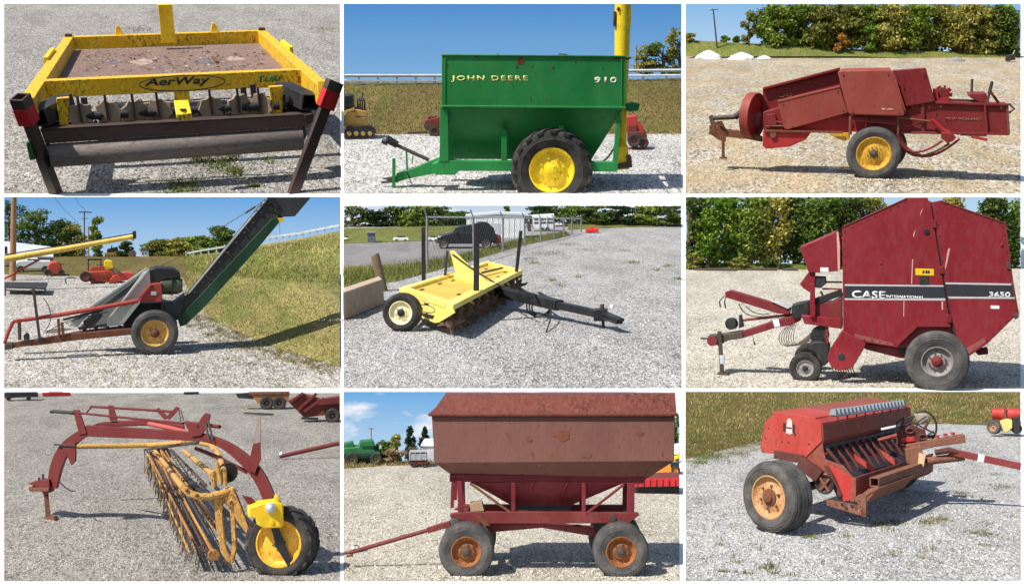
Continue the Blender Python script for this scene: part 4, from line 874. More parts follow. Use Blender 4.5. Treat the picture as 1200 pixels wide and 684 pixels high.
blades(CF[c], smp(3200, hi=.3), 10, 1.6, B_STRAW, 'grass'); patchy(CF[c], smp, 16000, (B_DRY, B_STRAW, B_WEED, B_DRY, B_STRAW), 11, 1.8, 'grass', hi=.52, sc=.007); patchy(CF[c], smp, 10000, (B_WEED, B_WEED, B_GREEN, B_WEED), 18, 2.2, 'tall_weeds', lo=.4, hi=.72, sc=.008, seed=2); blades(CF[c], smp(2600, lo=.64, hi=.74), 11, 1.6, islandmat('seed_heads', [(140, 104, 76), (158, 126, 96), (112, 106, 62)]), 'seeding_grass')
tp = []
for _ in range(90):
    x, y = rnd.uniform(20, 1170), rnd.uniform(470, 664)
    if (x > 560 or rnd.random() < .4):
        g = CF[c].G(x, y)
        for q in range(26 if x < 700 or y > 540 else 60): tp.append((g.x+rnd.gauss(0, 12), g.y+rnd.gauss(0, 26), 0))
for i in range(700):
    t = rnd.random(); E = [(640, 290), (672, 385), (770, 452), (950, 530), (1185, 600)]; k = min(3, int(t*4)); u = t*4-k
    x, y = E[k][0]+(E[k+1][0]-E[k][0])*u-abs(rnd.gauss(0, 70))+26, E[k][1]+(E[k+1][1]-E[k][1])*u+abs(rnd.gauss(0, 22))-8
    if 20 < x < 1180 and y < 668:
        g = CF[c].G(x, y)
        for q in range(24): tp.append((g.x+rnd.gauss(0, 10), g.y+rnd.gauss(0, 22), 0))
blades(CF[c], tp, 8, 1.2, B_DRY, 'grass_tufts')
# guardrail climbing along the bank top
F = Frame(c, 920, 172, D=c.gD(285)); r = thing(F, 'guardrail', 'pale guardrail on wooden posts climbing along the top of the green bank', 'guardrail')
gp = [(648, 202, 236), (790, 177, 258), (930, 147, 276), (1050, 130, 290), (1184, 103, 308)]
pts = [F.I @ c.W(x, y, c.gD(g)) for x, y, g in gp]
MB(F).loft([p+V((0, 0, 0)) for p in pts]+[p+V((0, 0, -6.5)) for p in pts[::-1]], [p+V((0, 3, 0)) for p in pts]+[p+V((0, 3, -6.5)) for p in pts[::-1]]).build('rail', GALV)
q = None
for i in range(22):
    t = i/21; k = min(3, int(t*4)); p = pts[k].lerp(pts[k+1], t*4-k)+V((0, 5, 0))
    if q is None: q = MB().box((-2.4, 0, -26), (2.4, 5, 4)).build('post', GALV, r); q.location = p
    else: again(q, p)
# trees, houses, poles far away
TS = [(40, 30, 150, 250, LF_DARK, 'tall dark tree behind the wooden pole at the left edge'), (130, 58, 170, 240, LF_MID, 'broad green tree above the white pickup'), (210, 92, 150, 235, LF_DARK, 'dark rounded tree above the yellow auger tube'), (265, 110, 110, 228, LF_OLIVE, 'paler tree left of the double utility pole'), (344, 84, 62, 218, LF_MID, 'slim tall tree right of the double utility pole'), (440, 166, 70, 218, LF_DARK, 'low dark tree under the end of the yellow auger'),
      (555, 160, 130, 218, LF_OLIVE, 'low olive tree right of the white house'), (630, 152, 130, 216, LF_OLIVE, 'middle olive tree on the far side of the field'), (700, 146, 130, 220, LF_MID, 'green tree left of the leaning elevator'), (775, 116, 130, 214, LF_MID, 'taller green tree just behind the leaning elevator')]
for x, yt, w, yb, mt, lb in TS: tree(c, x, yb, yt, w, gc*(.99 if w < 80 else 1.0), mt, BARK, lb, 'trees beyond the field', n=3200 if w > 100 else 1500, leaf=5, base=.02, clump=32 if w > 100 else 16)
F = Frame(c, 47, 300); thing(F, 'wooden_pole', 'thick brown wooden pole standing at the left edge beside the pickup', 'utility pole'); MB(F).tube([F.P(44, 302, 0), F.P(49, 9, 0)], [12, 9.5], 12).build('pole', WOODPOLE)
F = Frame(c, 300, 222, D=gc*.985); thing(F, 'double_pole', 'grey double utility pole with crossarm among the far trees', 'utility pole')
MB(F).tube([F.P(294, 226, 0), F.P(294, 58, 0)], [2.6, 2]).build('pole', STEEL); MB(F).tube([F.P(309, 226, 0), F.P(308, 112, 0)], [2.6, 2]).build('pole', WOODPOLE); BR(F, 'crossarm', STEEL, (274, 60, -2), (320, 62, -2), 4); BR(F, 'crossarm', STEEL, (284, 84, -2), (306, 84, -2), 2)
for x in (277, 288, 302, 317): BR(F, 'insulator', GALV, (x, 60, -2), (x, 53, -2), 2.4)
for i, (a, b, lab) in enumerate((((190, 9), (276, 104), 'lower thin power line at upper left of the elevator yard'), ((262, 9), (300, 58), 'steeper thin power line meeting the double pole'))):
    F = Frame(c, 240, 222, D=gc*.97); tag(MB(F).tube(bez(F.P(*a, 0), F.P(a[0]+18, a[1]+34, 0), F.P(b[0]-24, b[1]-28, 0), F.P(*b, 0)), .7, 5).build('power_line', STEEL, F), lab, 'cable', 'power lines')
F = Frame(c, 100, 236, D=c.gD(250)); thing(F, 'long_building', 'long low building with pale grey roof behind the pickup', 'building')
MB(F).loft([F.P(14, 162, 60), F.P(50, 166, 60), F.P(182, 182, 60), F.P(182, 186, 60), F.P(14, 170, 60)], [F.P(14, 212, 0), F.P(100, 214, 0), F.P(186, 216, 0), F.P(186, 220, 0), F.P(14, 218, 0)]).build('roof', flat('roof_grey', (196, 200, 206), .5))
PZ(F, 'wall', flat('wall_grey', (130, 132, 136), .7), [(14, 216), (186, 218), (186, 246), (14, 246)], 8, 70, 0); PZ(F, 'door', BLACK, [(16, 180), (26, 182), (26, 206), (16, 206)], -2, 2, 0)
for x, w, yt, lb, mt in ((504, 28, 188, 'small white gabled house far beyond the field', WHITEP), (462, 26, 196, 'small pink brick house left of the white one', paint('brick_pink', (176, 120, 110), amt=.2))):
    F = Frame(c, x, 216, D=gc*.985); thing(F, 'house', lb, 'house', 'houses beyond the field'); PZ(F, 'wall', mt, [(x-w/2, yt+8), (x+w/2, yt+8), (x+w/2, 219), (x-w/2, 219)], 0, 20, 0); PZ(F, 'roof', flat('roof_dark%d' % x, (96, 92, 92)), [(x-w/2-2, yt+9), (x-w/4, yt-2), (x+w/4, yt-2), (x+w/2+2, yt+9)], -2, 22, 0)
    for dx in (-6, 5): PZ(F, 'window', GLASS, [(x+dx-2, yt+14), (x+dx+2, yt+14), (x+dx+2, yt+21), (x+dx-2, yt+21)], -1, 1, 0)
F = Frame(c, 392, 218); thing(F, 'field_machine', 'dark yellowish machine standing alone on the far field', 'machine'); PZ(F, 'body', paint('drab_yellow', (140, 116, 60), amt=.4), [(364, 204), (416, 200), (420, 216), (364, 217)], 0, 30, 1); PZ(F, 'cab', BLACK, [(374, 190), (410, 182), (414, 202), (372, 205)], 2, 26, 1); BR(F, 'stack', BLACK, (388, 192, 4), (390, 176, 4), 4); PZ(F, 'tracks', BLACK, [(366, 214), (418, 213), (416, 220), (368, 220)], -3, 33, 0)
# pickup
F = Frame(c, 114, 270); r = thing(F, 'pickup_truck', 'white pickup truck parked behind the wooden pole', 'pickup'); wp = flat('truck_white', (226, 228, 230), .3)
PZ(F, 'body', wp, [(54, 240), (60, 232), (88, 230), (176, 232), (178, 258), (54, 258)], 0, 56, 2); PZ(F, 'cab', wp, [(84, 232), (96, 222), (130, 222), (138, 232)], 4, 52, 2)
PZ(F, 'window', GLASS, [(90, 231), (98, 224.5), (110, 224.5), (110, 231)], 2.5, 5, 0); PZ(F, 'window', GLASS, [(113, 224.5), (128, 224.5), (133, 231), (113, 231)], 2.5, 5, 0); PZ(F, 'bumper', STEEL, [(50, 250), (58, 250), (58, 260), (50, 260)], -2, 58, 1); BR(F, 'headlight', GALV, (56, 243, -1.5), (62, 243, -1.5), 4)
for x in (72, 158): wheel(F, F.P(x, 260, -2), 13, 9, 7, TYRE, RIMG, STEEL, nuts=0)
OXR = paint('orange_red', (168, 66, 44), (120, 74, 56), .5, .6, .03, rust=(104, 58, 40), ramt=.4)
F = Frame(c, 192, 284); thing(F, 'round_red_implement', 'rounded red implement on a small wheel behind the pickup', 'implement'); PZ(F, 'body', OXR, [(164, 272), (166, 244), (180, 234), (200, 234), (214, 248), (220, 272), (200, 278), (176, 278)], 0, 60, 5); wheel(F, F.P(214, 272, -3), 12, 8, 5, TYRE, STEEL, STEEL, nuts=0); wheel(F, F.P(166, 272, -3), 12, 8, 5, TYRE, STEEL, STEEL, nuts=0)
F = Frame(c, 360, 310); r = thing(F, 'mower_deck', 'rusty red mowing machine with roll bar left of the receiving hopper', 'mower')
PZ(F, 'deck', OXR, [(300, 270), (380, 264), (400, 272), (396, 300), (320, 306), (302, 296)], 0, 80, 3); PZ(F, 'side_deck', paint('deck_red', (176, 62, 52), amt=.3), [(396, 282), (440, 270), (466, 276), (456, 296), (400, 306), (372, 310)], -6, 60, 2)
for x in (308, 352): BR(F, 'roll_bar_post', BLACK, (x, 270, 20), (x, 226, 20), 4)
BR(F, 'roll_bar_top', BLACK, (305, 226, 20), (355, 226, 20), 10, 6); PZ(F, 'engine_hood', JY, [(362, 236), (372, 228), (392, 232), (396, 260), (364, 262)], 10, 40, 2); PZ(F, 'frame_bar', OXR, [(320, 252), (380, 248), (400, 266), (310, 270)], 10, 40, 1)
for i in range(6): BR(F, 'deck_rib', RDK, (312+i*14, 272, -2), (314+i*14, 300, -2), 2.5)
BR(F, 'steering_post', BLACK, (344, 262, 16), (338, 240, 16), 2.5); PZ(F, 'seat', BLACK, [(346, 246), (358, 246), (360, 262), (346, 262)], 22, 40, 1); BR(F, 'lift_arm', STEEL, (392, 268, -4), (430, 276, -8), 4); TB(F, 'hose', BLACK, [(380, 262, 4), (400, 256, 2), (420, 272, -4)], 1.6); BR(F, 'skirt', RDK, (302, 300, -3), (394, 298, -3), 6, 3)
wheel(F, F.P(298, 286, -6), 20, 14, 9, TYRE, OXR, STEEL, nuts=0); MB(F).tube(bez(F.P(264, 292, 0), F.P(226, 280, 0), F.P(224, 300, 0), F.P(232, 310, 0)), 2.4, 6).build('hitch_loop', STEEL); CY(F, 'hub_cap', paint('hub_cream', (206, 196, 150)), (374, 314, -10), (0, -1, 0), 9, 6)
F = Frame(c, 90, 352); thing(F, 'dark_table', 'low black steel frame standing at the left edge on the gravel', 'steel frame'); MB(F).prism([F.PZ(x, y, 34) for x, y in ((14, 318), (160, 322), (166, 306), (14, 304))], (0, 0, -9)).build('deck', BLACK, bevel=1)
for x, y0, y1 in ((18, 322, 352), (158, 326, 340)): BR(F, 'leg', STEEL, (x, y0, 0), (x, y1, 0), 6)
BR(F, 'cross_bar', STEEL, (14, 332, 2), (160, 338, 2), 4)
# yellow auger tube on a red prop
AY = paint('auger_yellow', (206, 176, 84), (150, 124, 84), .5, .55, .02, rust=(128, 84, 50), ramt=.2)
F = Frame(c, 240, 330); thing(F, 'grain_auger', 'long faded yellow auger tube rising to the right with red prop', 'auger')
MB(F).tube([F.P(15, 226, 10), F.P(240, 187, 20), F.P(468, 146, 30)], [12.5, 11, 9], 14).build('tube', AY); MB(F).tube([F.P(15, 210, 12), F.P(240, 174, 22), F.P(464, 136, 32)], 2.4, 6).build('drive_line', BLACK)
PZ(F, 'end_cap', BLACK, [(462, 130), (474, 126), (476, 152), (464, 156)], 16, 46, 1); TB(F, 'prop_arm', OXR, [(15, 293, 6), (90, 252, 12), (138, 226, 16)], 4); BR(F, 'spout', AY, (460, 152, 30), (466, 160, 30), 10)
# ---- the elevator
EG = paint('elevator_grey', (46, 47, 45), (66, 61, 54), .4, .6, .012); EGR = paint('elevator_green', (14, 56, 32), (40, 54, 40), .4, .5, .012); ERD = paint('elevator_red', (150, 52, 42), (112, 70, 56), .5, .6, .015, rust=(100, 58, 40), ramt=.35)
HOP = paint('hopper_pale', (168, 170, 164), (134, 128, 116), .45, .5, .012, metal=.2); GOLD = paint('rim_gold', (190, 150, 76), (116, 84, 52), .5, .6, .03, rust=(112, 64, 34), ramt=.35)
F = Frame(c, 540, 560); r = thing(F, 'elevator', 'grey and green portable elevator with receiving hopper and one gold rimmed wheel', 'elevator')
PZ(F, 'trough_side', EG, [(600, 388), (655, 346), (934, 10), (1052, 10), (985, 80), (858, 192), (690, 372), (632, 432), (606, 430)], 60, 66, 1)
PZ(F, 'trough_lower', EGR, [(618, 430), (690, 360), (860, 178), (950, 82), (988, 80), (900, 186), (716, 388), (648, 454), (628, 460)], 52, 64, 1)
MB(F).prism([F.P(x, y, 66)+V((0, 0, 0)) for x, y in ((655, 346), (934, 10), (946, 10), (668, 350))], (0, 150, -10)).build('trough_top', BLACK, bevel=1)
PZ(F, 'trough_side', EG, [(606, 392), (660, 350), (938, 12), (1046, 12), (980, 84), (714, 384), (644, 446)], 214, 220, 1)
MB(F).prism([F.P(x, y, 62) for x, y in ((644, 452), (712, 384), (985, 82), (978, 78), (706, 378), (640, 440))], (0, 156, -6)).build('trough_floor', EGR)
BR(F, 'trough_lip', HOP, (657, 345, 58), (932, 14, 58), 5, 6); BR(F, 'trough_seam', BLACK, (640, 418, 57), (972, 70, 57), 4, 3)
PZ(F, 'head_hood', EG, [(952, 10), (1084, 10), (1028, 76), (986, 78), (960, 60)], 44, 58, 2); PZ(F, 'head_plate', BLACK, [(930, 10), (956, 10), (976, 40), (966, 52), (940, 24)], 40, 50, 1); PZ(F, 'safety_flag', JY, [(968, 82), (990, 80), (992, 90), (976, 98)], 40, 44, 0)
TB(F, 'stay_cable', STEEL, [(936, 12, 50), (868, 56, 60), (764, 120, 70), (640, 210, 80), (556, 250, 90)], 1.6, n=6); TB(F, 'turnbuckle', STEEL, [(890, 42, 56), (856, 64, 60)], 4)
TB(F, 'hang_cord', STEEL, [(975, 92, 44), (976, 138, 44)], .8, n=5)
for t_ in [i/9 for i in range(10)]: BR(F, 'trough_rivet', STEEL, (676+t_*262, 344-t_*312, 58), (682+t_*262, 337-t_*312, 58), 5, 4)
for t_ in (.2, .45, .7): BR(F, 'section_joint', STEEL, (655+t_*285, 346-t_*335, 56), (700+t_*285, 372-t_*300, 56), 5, 4)
# receiving hopper: two pale side sheets, inner faces coloured dark as shade
PZ(F, 'hopper_side', HOP, [(522, 262), (526, 330), (430, 452), (372, 460), (376, 436), (500, 270)], 50, 56, 1)
PZ(F, 'hopper_side', HOP, [(512, 262), (516, 276), (342, 400), (318, 412), (288, 440), (270, 462), (240, 458), (252, 436), (318, 386)], 190, 196, 1)
PZ(F, 'hopper_back_shade', paint('hopper_shadow_side', (52, 52, 52), (70, 64, 58), .4, .6, .02), [(516, 268), (516, 320), (400, 440), (300, 462), (290, 440), (330, 408)], 184, 188, 0)
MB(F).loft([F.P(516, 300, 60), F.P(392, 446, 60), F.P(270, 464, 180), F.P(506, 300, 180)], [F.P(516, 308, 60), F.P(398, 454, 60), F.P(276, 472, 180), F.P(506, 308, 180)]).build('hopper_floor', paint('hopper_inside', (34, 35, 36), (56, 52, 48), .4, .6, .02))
BR(F, 'hopper_lip', HOP, (514, 258, 190), (328, 384, 190), 9, 10); BR(F, 'hopper_lip', HOP, (520, 260, 48), (378, 434, 48), 7, 8); BR(F, 'hopper_lip', HOP, (328, 384, 190), (250, 440, 190), 8, 9)
PZ(F, 'apron', BLACK, [(290, 440), (340, 410), (392, 436), (372, 462), (290, 464)], 120, 126, 1)
PZ(F, 'engine_cover', BLACK, [(520, 262), (546, 254), (604, 258), (626, 272), (630, 290), (572, 296), (524, 330)], 50, 160, 3)
MB(F).tube([F.P(564, 318, 76), F.P(620, 316, 76), F.P(636, 316, 76)], [32, 33, 24], 22).build('fuel_tank', paint('tank_green', (62, 84, 60), (112, 78, 56), .8, .55, .03, rust=(128, 80, 56), ramt=.5), bevel=1)
BR(F, 'tank_band', BLACK, (600, 282, 60), (600, 352, 60), 4, 40); PZ(F, 'drive_guard', ERD, [(486, 374), (522, 312), (564, 308), (566, 374)], 20, 60, 2); PZ(F, 'maker_label', WHITEP, [(526, 337), (545, 337), (545, 350), (526, 350)], 18.6, 20.2, 0)
BR(F, 'drive_guard_arm', ERD, (478, 372, 18), (528, 312, 18), 10, 8); PZ(F, 'boot', EG, [(560, 376), (602, 384), (646, 352), (628, 440), (596, 430), (560, 420)], 56, 200, 2); PZ(F, 'gear_frame', BLACK, [(420, 440), (470, 380), (600, 376), (610, 430), (560, 470), (440, 470)], 90, 180, 2)
TB(F, 'upper_tube', ERD, [(46, 442, 30), (200, 420, 30), (340, 396, 30), (480, 370, 30)], [7, 8, 8, 8], n=10); TB(F, 'crank_rod', ERD, [(46, 442, 30), (28, 482, 30), (15, 518, 30)], 6, n=8); TB(F, 'inner_tube', BLACK, [(220, 436, 40), (360, 402, 40)], 4)
PZ(F, 'drawbar', RUSTY, [(18, 522), (120, 506), (260, 484), (460, 466), (460, 488), (260, 508), (140, 524), (60, 532), (18, 540)], 24, 54, 1.5); PZ(F, 'drawbar', RUSTY, [(60, 518), (280, 476), (460, 456), (460, 474), (280, 494), (60, 530)], 170, 200, 1)
PZ(F, 'hitch', STEEL, [(15, 520), (44, 518), (46, 538), (15, 542)], 18, 60, 2); BR(F, 'jack', STEEL, (67, 436, 26), (69, 506, 26), 11, 11); CY(F, 'jack_cap', ERD, (66, 440, 20), (0, -1, 0), 8, 4); PZ(F, 'bearing', BLACK, [(82, 490), (92, 480), (102, 488), (102, 506), (82, 508)], 16, 30, 2)
BR(F, 'marker_post', STEEL, (116, 326, 16), (140, 516, 16), 9, 9); PZ(F, 'post_clip', BLACK, [(132, 500), (150, 496), (150, 516), (134, 518)], 10, 20, 1)
for x, y0, y1 in ((203, 432, 494), (216, 444, 490)): BR(F, 'mount_post', RUSTY, (x, y0, 22), (x+4, y1, 22), 9, 9)
for a in (((150, 360), (190, 400), (180, 460), (150, 480)), ((160, 480), (230, 440), (250, 430), (330, 420)), ((230, 450), (280, 425), (320, 420), (380, 408))): MB(F).tube(bez(*[F.P(x, y, 34) for x, y in a]), 1.6, 6).build('hose', BLACK)
PZ(F, 'sock', HOP, [(160, 470), (210, 462), (262, 466), (210, 480), (160, 484)], 60, 90, 2)
for k in range(4): BR(F, 'roller_bracket', BLACK, (290+k*42, 456, 60), (296+k*42, 474, 60), 16, 12)
wheel(F, F.P(540, 480, 16), 83, 56, 50, TYREG, GOLD, RUSTY, lugs=0, ribs=5, dish=.24, hub_r=15, nuts=6)
wheel(F, F.P(540, 480, 16)+V((0, 260, 0)), 83, 56, 50, TYREG, GOLD, RUSTY, out=(0, 1, 0), ribs=5, dish=.24, nuts=0)
MB(F).tube([F.P(540, 480, 30), F.P(540, 480, 30)+V((0, 230, 0))], 9, 10).build('axle', RUSTY)
# ================================================================ yellow aerator beside the fence
c = c5
YB = paint('aerator_yellow', (232, 206, 92), (160, 132, 76), .4, .5, .012, fade=(240, 220, 126), rust=(120, 76, 40), ramt=.06)
BLK = paint('black_gloss', (24, 25, 28), (86, 84, 80), .3, .4, .02); TINE = paint('tine_rust', (104, 84, 68), (70, 54, 44), .6, .7, .05, rust=(120, 82, 56), ramt=.4)
# roadside strip, road, grass behind the fence
_, s1 = bank(c, CF[c], [[(8, 330, c.gD(331)), (200, 300, c.gD(301)), (420, 240, c.gD(241)), (620, 180, c.gD(181)), (800, 142, c.gD(143))], [(8, 250, c.gD(251)), (200, 235, c.gD(236)), (420, 205, c.gD(206)), (600, 158, c.gD(159)), (780, 128, c.gD(129))]], M_GREENGRASS, 'grass_verge', nx=20, ny=3)
blades(CF[c], s1(5200), 26, 2.2, B_DRY, 'verge_grass'); blades(CF[c], s1(3200, lo=.0, hi=.7), 46, 2.6, B_GREEN, 'verge_weeds')
bank(c, CF[c], [[(8, 252, c.gD(253)), (260, 238, c.gD(240)), (430, 206, c.gD(208)), (640, 152, c.gD(153))], [(8, 168, c.gD(169)), (260, 160, c.gD(161)), (430, 158, c.gD(159)), (700, 140, c.gD(141))]], groundmat('road_asphalt', (112, 110, 108), (128, 126, 124), (142, 140, 138), cell=.4, strength=.2), 'road', nx=12, ny=2)
_, s2 = bank(c, CF[c], [[(8, 170, c.gD(172)), (250, 162, c.gD(164)), (450, 158, c.gD(160))], [(8, 118, c.gD(130)), (250, 112, c.gD(126)), (450, 108, c.gD(122))]], M_GREENGRASS, 'grass_slope', nx=12, ny=2)
blades(CF[c], s2(2200), 10, 1.6, B_DRY, 'grass')
_, s3 = bank(c, CF[c], [[(790, 122, c.gD(123)), (980, 114, c.gD(115)), (1185, 110, c.gD(111))], [(790, 90, c.gD(106)), (980, 88, c.gD(105)), (1185, 80, c.gD(104))]], M_GREENGRASS, 'grass_slope', nx=12, ny=2)
blades(CF[c], s3(1800), 10, 1.6, B_GREEN, 'grass')
tp = []
for x, y, n, sx in ((700, 208, 130, 30), (740, 204, 90, 16), (1018, 238, 120, 14), (670, 240, 80, 12), (855, 194, 70, 18), (790, 176, 80, 20), (985, 196, 60, 14), (1140, 250, 60, 12), (1176, 296, 70, 10), (830, 288, 60, 12), (735, 300, 50, 10), (925, 172, 40, 14), (1100, 264, 50, 10), (760, 318, 40, 10), (650, 226, 90, 16)):
    g = CF[c].G(x, y); k = g.y/FZ+1
    tp += [(g.x+rnd.gauss(0, sx*k), g.y+rnd.gauss(0, sx*2.4*k), 0) for _ in range(n)]
blades(CF[c], tp, 18, 2.4, B_GREEN, 'grass_tufts')
TL = [(40, 44, 150, 128, LF_DARK, 'dark tree at the left edge beyond the road'), (120, 60, 120, 126, LF_CON, 'second dark tree from the left beyond the road'), (200, 42, 120, 124, LF_DARK, 'dark tree above the grey bin'), (270, 40, 120, 122, LF_MID, 'tall green tree above the parked cars'), (340, 44, 120, 122, LF_DARK, 'dark tree left of the white building'), (410, 62, 110, 122, LF_MID, 'lower tree behind the black pickup'),
      (580, 40, 36, 100, LF_MID, 'small treetop above the white building'), (700, 38, 130, 108, LF_DARK, 'dark tree above the white trailers'), (790, 36, 130, 106, LF_MID, 'green tree above the end of the fence'), (880, 40, 130, 104, LF_DARK, 'dark tree above the red scrap'), (970, 38, 130, 104, LF_CON, 'dark evergreen mass right of the red scrap'), (1060, 42, 130, 104, LF_MID, 'green tree second from the right edge'), (1150, 40, 120, 104, LF_DARK, 'dark tree at the right edge of the aerator yard')]
for i, (x, yt, w, yb, mt, lb) in enumerate(TL): tree(c, x, yb, yt, w*1.15, c.gD(110)*(.99+.004*(i % 3)), mt, BARK, lb, 'trees beyond the aerator yard', n=2000 if w > 60 else 400, leaf=5, base=.02, clump=26 if w > 60 else 8)
F = Frame(c, 540, 152); r = thing(F, 'white_building', 'long white flat walled building behind the fence and the black pickup', 'building')
WB_ = flat('siding_white', (224, 226, 228), .6)
PZ(F, 'wall', WB_, [(436, 76), (640, 70), (642, 152), (436, 152)], 0, 120, 0); PZ(F, 'roof', flat('roof_pale', (200, 204, 208), .5), [(432, 72), (540, 62), (644, 66), (644, 72), (540, 70), (432, 78)], -4, 124, 0); PZ(F, 'door', flat('door_pale', (190, 194, 200), .5), [(520, 100), (552, 100), (552, 152), (520, 152)], -2, 2, 0)
for x in range(450, 640, 19): BR(F, 'wall_rib', WB_, (x, 76, -1), (x, 150, -1), 1.6)
F = Frame(c, 705, 128); r = thing(F, 'livestock_trailer', 'white slatted livestock trailer parked right of the white building', 'trailer')
PZ(F, 'body', WB_, [(666, 72), (742, 68), (744, 118), (668, 120)], 0, 60, 1)
for y in (84, 96): PZ(F, 'slot', BLACK, [(672, y), (738, y-2), (738, y+3), (672, y+5)], -1.5, 1, 0)
for x in (690, 716): BR(F, 'stake', WB_, (x, 72, -3), (x, 118, -3), 3)
for x in (700, 718): wheel(F, F.P(x, 122, -3), 8, 7, 4, TYRE, RIMG, STEEL, nuts=0)
BR(F, 'nose_post', STEEL, (652, 92, 0), (656, 128, 0), 12, 20)
F = Frame(c, 436, 190); r = thing(F, 'pickup_truck', 'black pickup truck with covered bed behind the chain link fence', 'pickup'); BT = flat('truck_black', (28, 30, 36), .25)
PZ(F, 'body', BT, [(334, 152), (342, 142), (388, 134), (470, 130), (536, 132), (540, 160), (520, 172), (340, 172)], 0, 90, 4); PZ(F, 'cab', BT, [(386, 136), (402, 110), (462, 106), (478, 132)], 8, 82, 4); PZ(F, 'bed_cover', BT, [(462, 106), (480, 96), (510, 98), (532, 118), (538, 136), (470, 134)], 6, 84, 5)
PZ(F, 'window', GLASS, [(396, 134), (408, 114), (428, 112), (428, 132)], 6, 9, 0); PZ(F, 'window', GLASS, [(432, 112), (458, 110), (464, 131), (432, 132)], 6, 9, 0); PZ(F, 'bumper', STEEL, [(330, 158), (342, 158), (342, 170), (330, 170)], -2, 92, 1); BR(F, 'headlight', GALV, (338, 148, -1), (348, 146, -1), 6)
BR(F, 'mirror', BT, (398, 134, -6), (406, 132, -6), 8)
for x in (357, 506): wheel(F, F.P(x, 174, -3), 17, 13, 10, TYRE, RIMG, STEEL, nuts=0)
PZ(F, 'rear_rack', RDK, [(528, 136), (556, 144), (558, 170), (530, 172)], 10, 60, 2)
F = Frame(c, 104, 168); thing(F, 'grey_bin', 'grey metal bin standing on the far side of the road', 'bin'); PZ(F, 'body', flat('bin_grey', (96, 102, 108), .6), [(90, 134), (118, 134), (120, 170), (92, 170)], 0, 30, 1.5); PZ(F, 'lid', flat('bin_lid', (120, 126, 132), .5), [(87, 130), (120, 130), (120, 136), (87, 136)], -3, 33, 1)
for x, w, lb in ((208, 54, 'small white car parked beyond the road behind the grass'), (16, 18, 'white car at the left edge beyond the road'), (320, 36, 'pale car just left of the black pickup')):
    F = Frame(c, x, 164); thing(F, 'parked_car', lb, 'car', 'cars beyond the road'); x0, x1 = max(9, x-w/2), x+w/2
    PZ(F, 'body', WHITEP, [(x0, 154), (x0+4, 150), (x1-4, 150), (x1, 154), (x1, 161), (x0, 161)], 0, 22, 1.5); PZ(F, 'cabin', GLASS, [(x0+w*.2, 151), (x0+w*.3, 144), (x0+w*.7, 144), (x0+w*.82, 151)], 2, 20, 1)
    for q in (.22, .78): wheel(F, F.P(x0+(x1-x0)*q, 160, -1), 4.5, 4, 2, TYRE, RIMG, STEEL, nuts=0)
F = Frame(c, 873, 134); thing(F, 'red_scrap', 'small bright red scrap machine on the far gravel by the grass', 'scrap'); RB = paint('scrap_red', (196, 40, 40), amt=.2); PZ(F, 'base', RB, [(850, 122), (896, 118), (897, 132), (852, 133)], 0, 30, 1); PZ(F, 'arm', RB, [(868, 112), (876, 111), (882, 122), (872, 124)], 4, 16, 1); CY(F, 'drum', RB, (860, 126, 0), (0, -1, 0), 7, 5)
for x, y0, y1, lb in ((286, 92, 60, ''),): pass
# chain link fence
F = Frame(c, 560, 214); r = thing(F, 'chain_link_fence', 'galvanised chain link fence running back from the aerator to the trees', 'fence')
ga, gb = F.G(300, 268), F.G(836, 131); h = F.Vt(300, 268, 78).z; h2 = F.Vt(836, 131, 84).z; hh = lambda t: h+(h2-h)*t
fp = lambda t: ga.lerp(gb, 1-(1-t)**1.0)
FEN = paint('fence_grey', (128, 130, 130), (104, 104, 100), .4, .55, .03, metal=.3)
MB(F).tube([ga+V((0, 0, h)), gb+V((0, 0, h2))], 2.4, 8).build('top_rail', GALV)
T = [0, .2, .36, .5, .62, .73, .82, .9, 1]; q = None
for t in T:
    p = fp(t)
    if q is None: q = MB().tube([(0, 0, -2), (0, 0, h), (0, 0, h+1)], 3.6, 8).build('post', FEN, r); q.location = p; e = MB().tube([(0, 0, h), (-10, -6, h+30)], 2.6, 6).build('barb_arm', FEN, q)
    else:
        n_ = again(q, p, scale=(1, 1, hh(t)/h)); again(e, parent=n_)
m = MB(F); D_ = gb-ga; L = D_.length; st = 30; k = int(L/st); u = D_/L; zs = lambda a, z: z*hh(a/L)/h
for i in range(-int(h/st), k):
    for s_ in (1, -1):
        a, b = i*st, i*st+h; z0, z1 = 0, h
        if a < 0: z0 = -a; a = 0
        if b > L: z1 = h-(b-L); b = L
        if s_ > 0: p0, p1 = ga+u*a+V((0, 0, zs(a, z0))), ga+u*b+V((0, 0, zs(b, z1)))
        else: p0, p1 = ga+u*a+V((0, 0, zs(a, h-z0))), ga+u*b+V((0, 0, zs(b, h-z1)))
        m.tube([p0, p1], .32, 3)
m.build('wire_mesh', flat('mesh_grey', (78, 80, 80), .6), kind='stuff')
F = Frame(c, 124, 336); tag(MB(F).tube([F.P(146, 338, 0), F.P(118, 212, 0), F.P(116, 208, 0)], [17, 15, 14], 12).build('wooden_post', paint('post_wood', (110, 92, 70), (72, 62, 50), .6, .85, .04), F, bevel=1), 'leaning weathered wooden post behind the concrete block', 'post')
F = Frame(c, 80, 440); CON = paint('concrete_tan', (164, 146, 126), (126, 112, 96), .6, .9, .03, stretch=(1, 1, 1))
p = [F.G(9, 440), F.G(150, 384), F.G(150, 384)+V((-6, 170, 0)), F.G(9, 440)+V((-6, 170, 0))]; hz_ = F.P(9, 340, p[0].y).z
pb = [q.copy() for q in p]
tp_ = [p[0]+V((0, 4, hz_)), p[1]+V((-6, 6, hz_)), p[2]+V((-10, -8, hz_)), p[3]+V((0, -8, hz_))]
tag(MB(F).loft(pb, tp_).build('concrete_block', CON, F, bevel=5), 'tan concrete barrier block at the left edge behind the aerator wheel', 'concrete block')
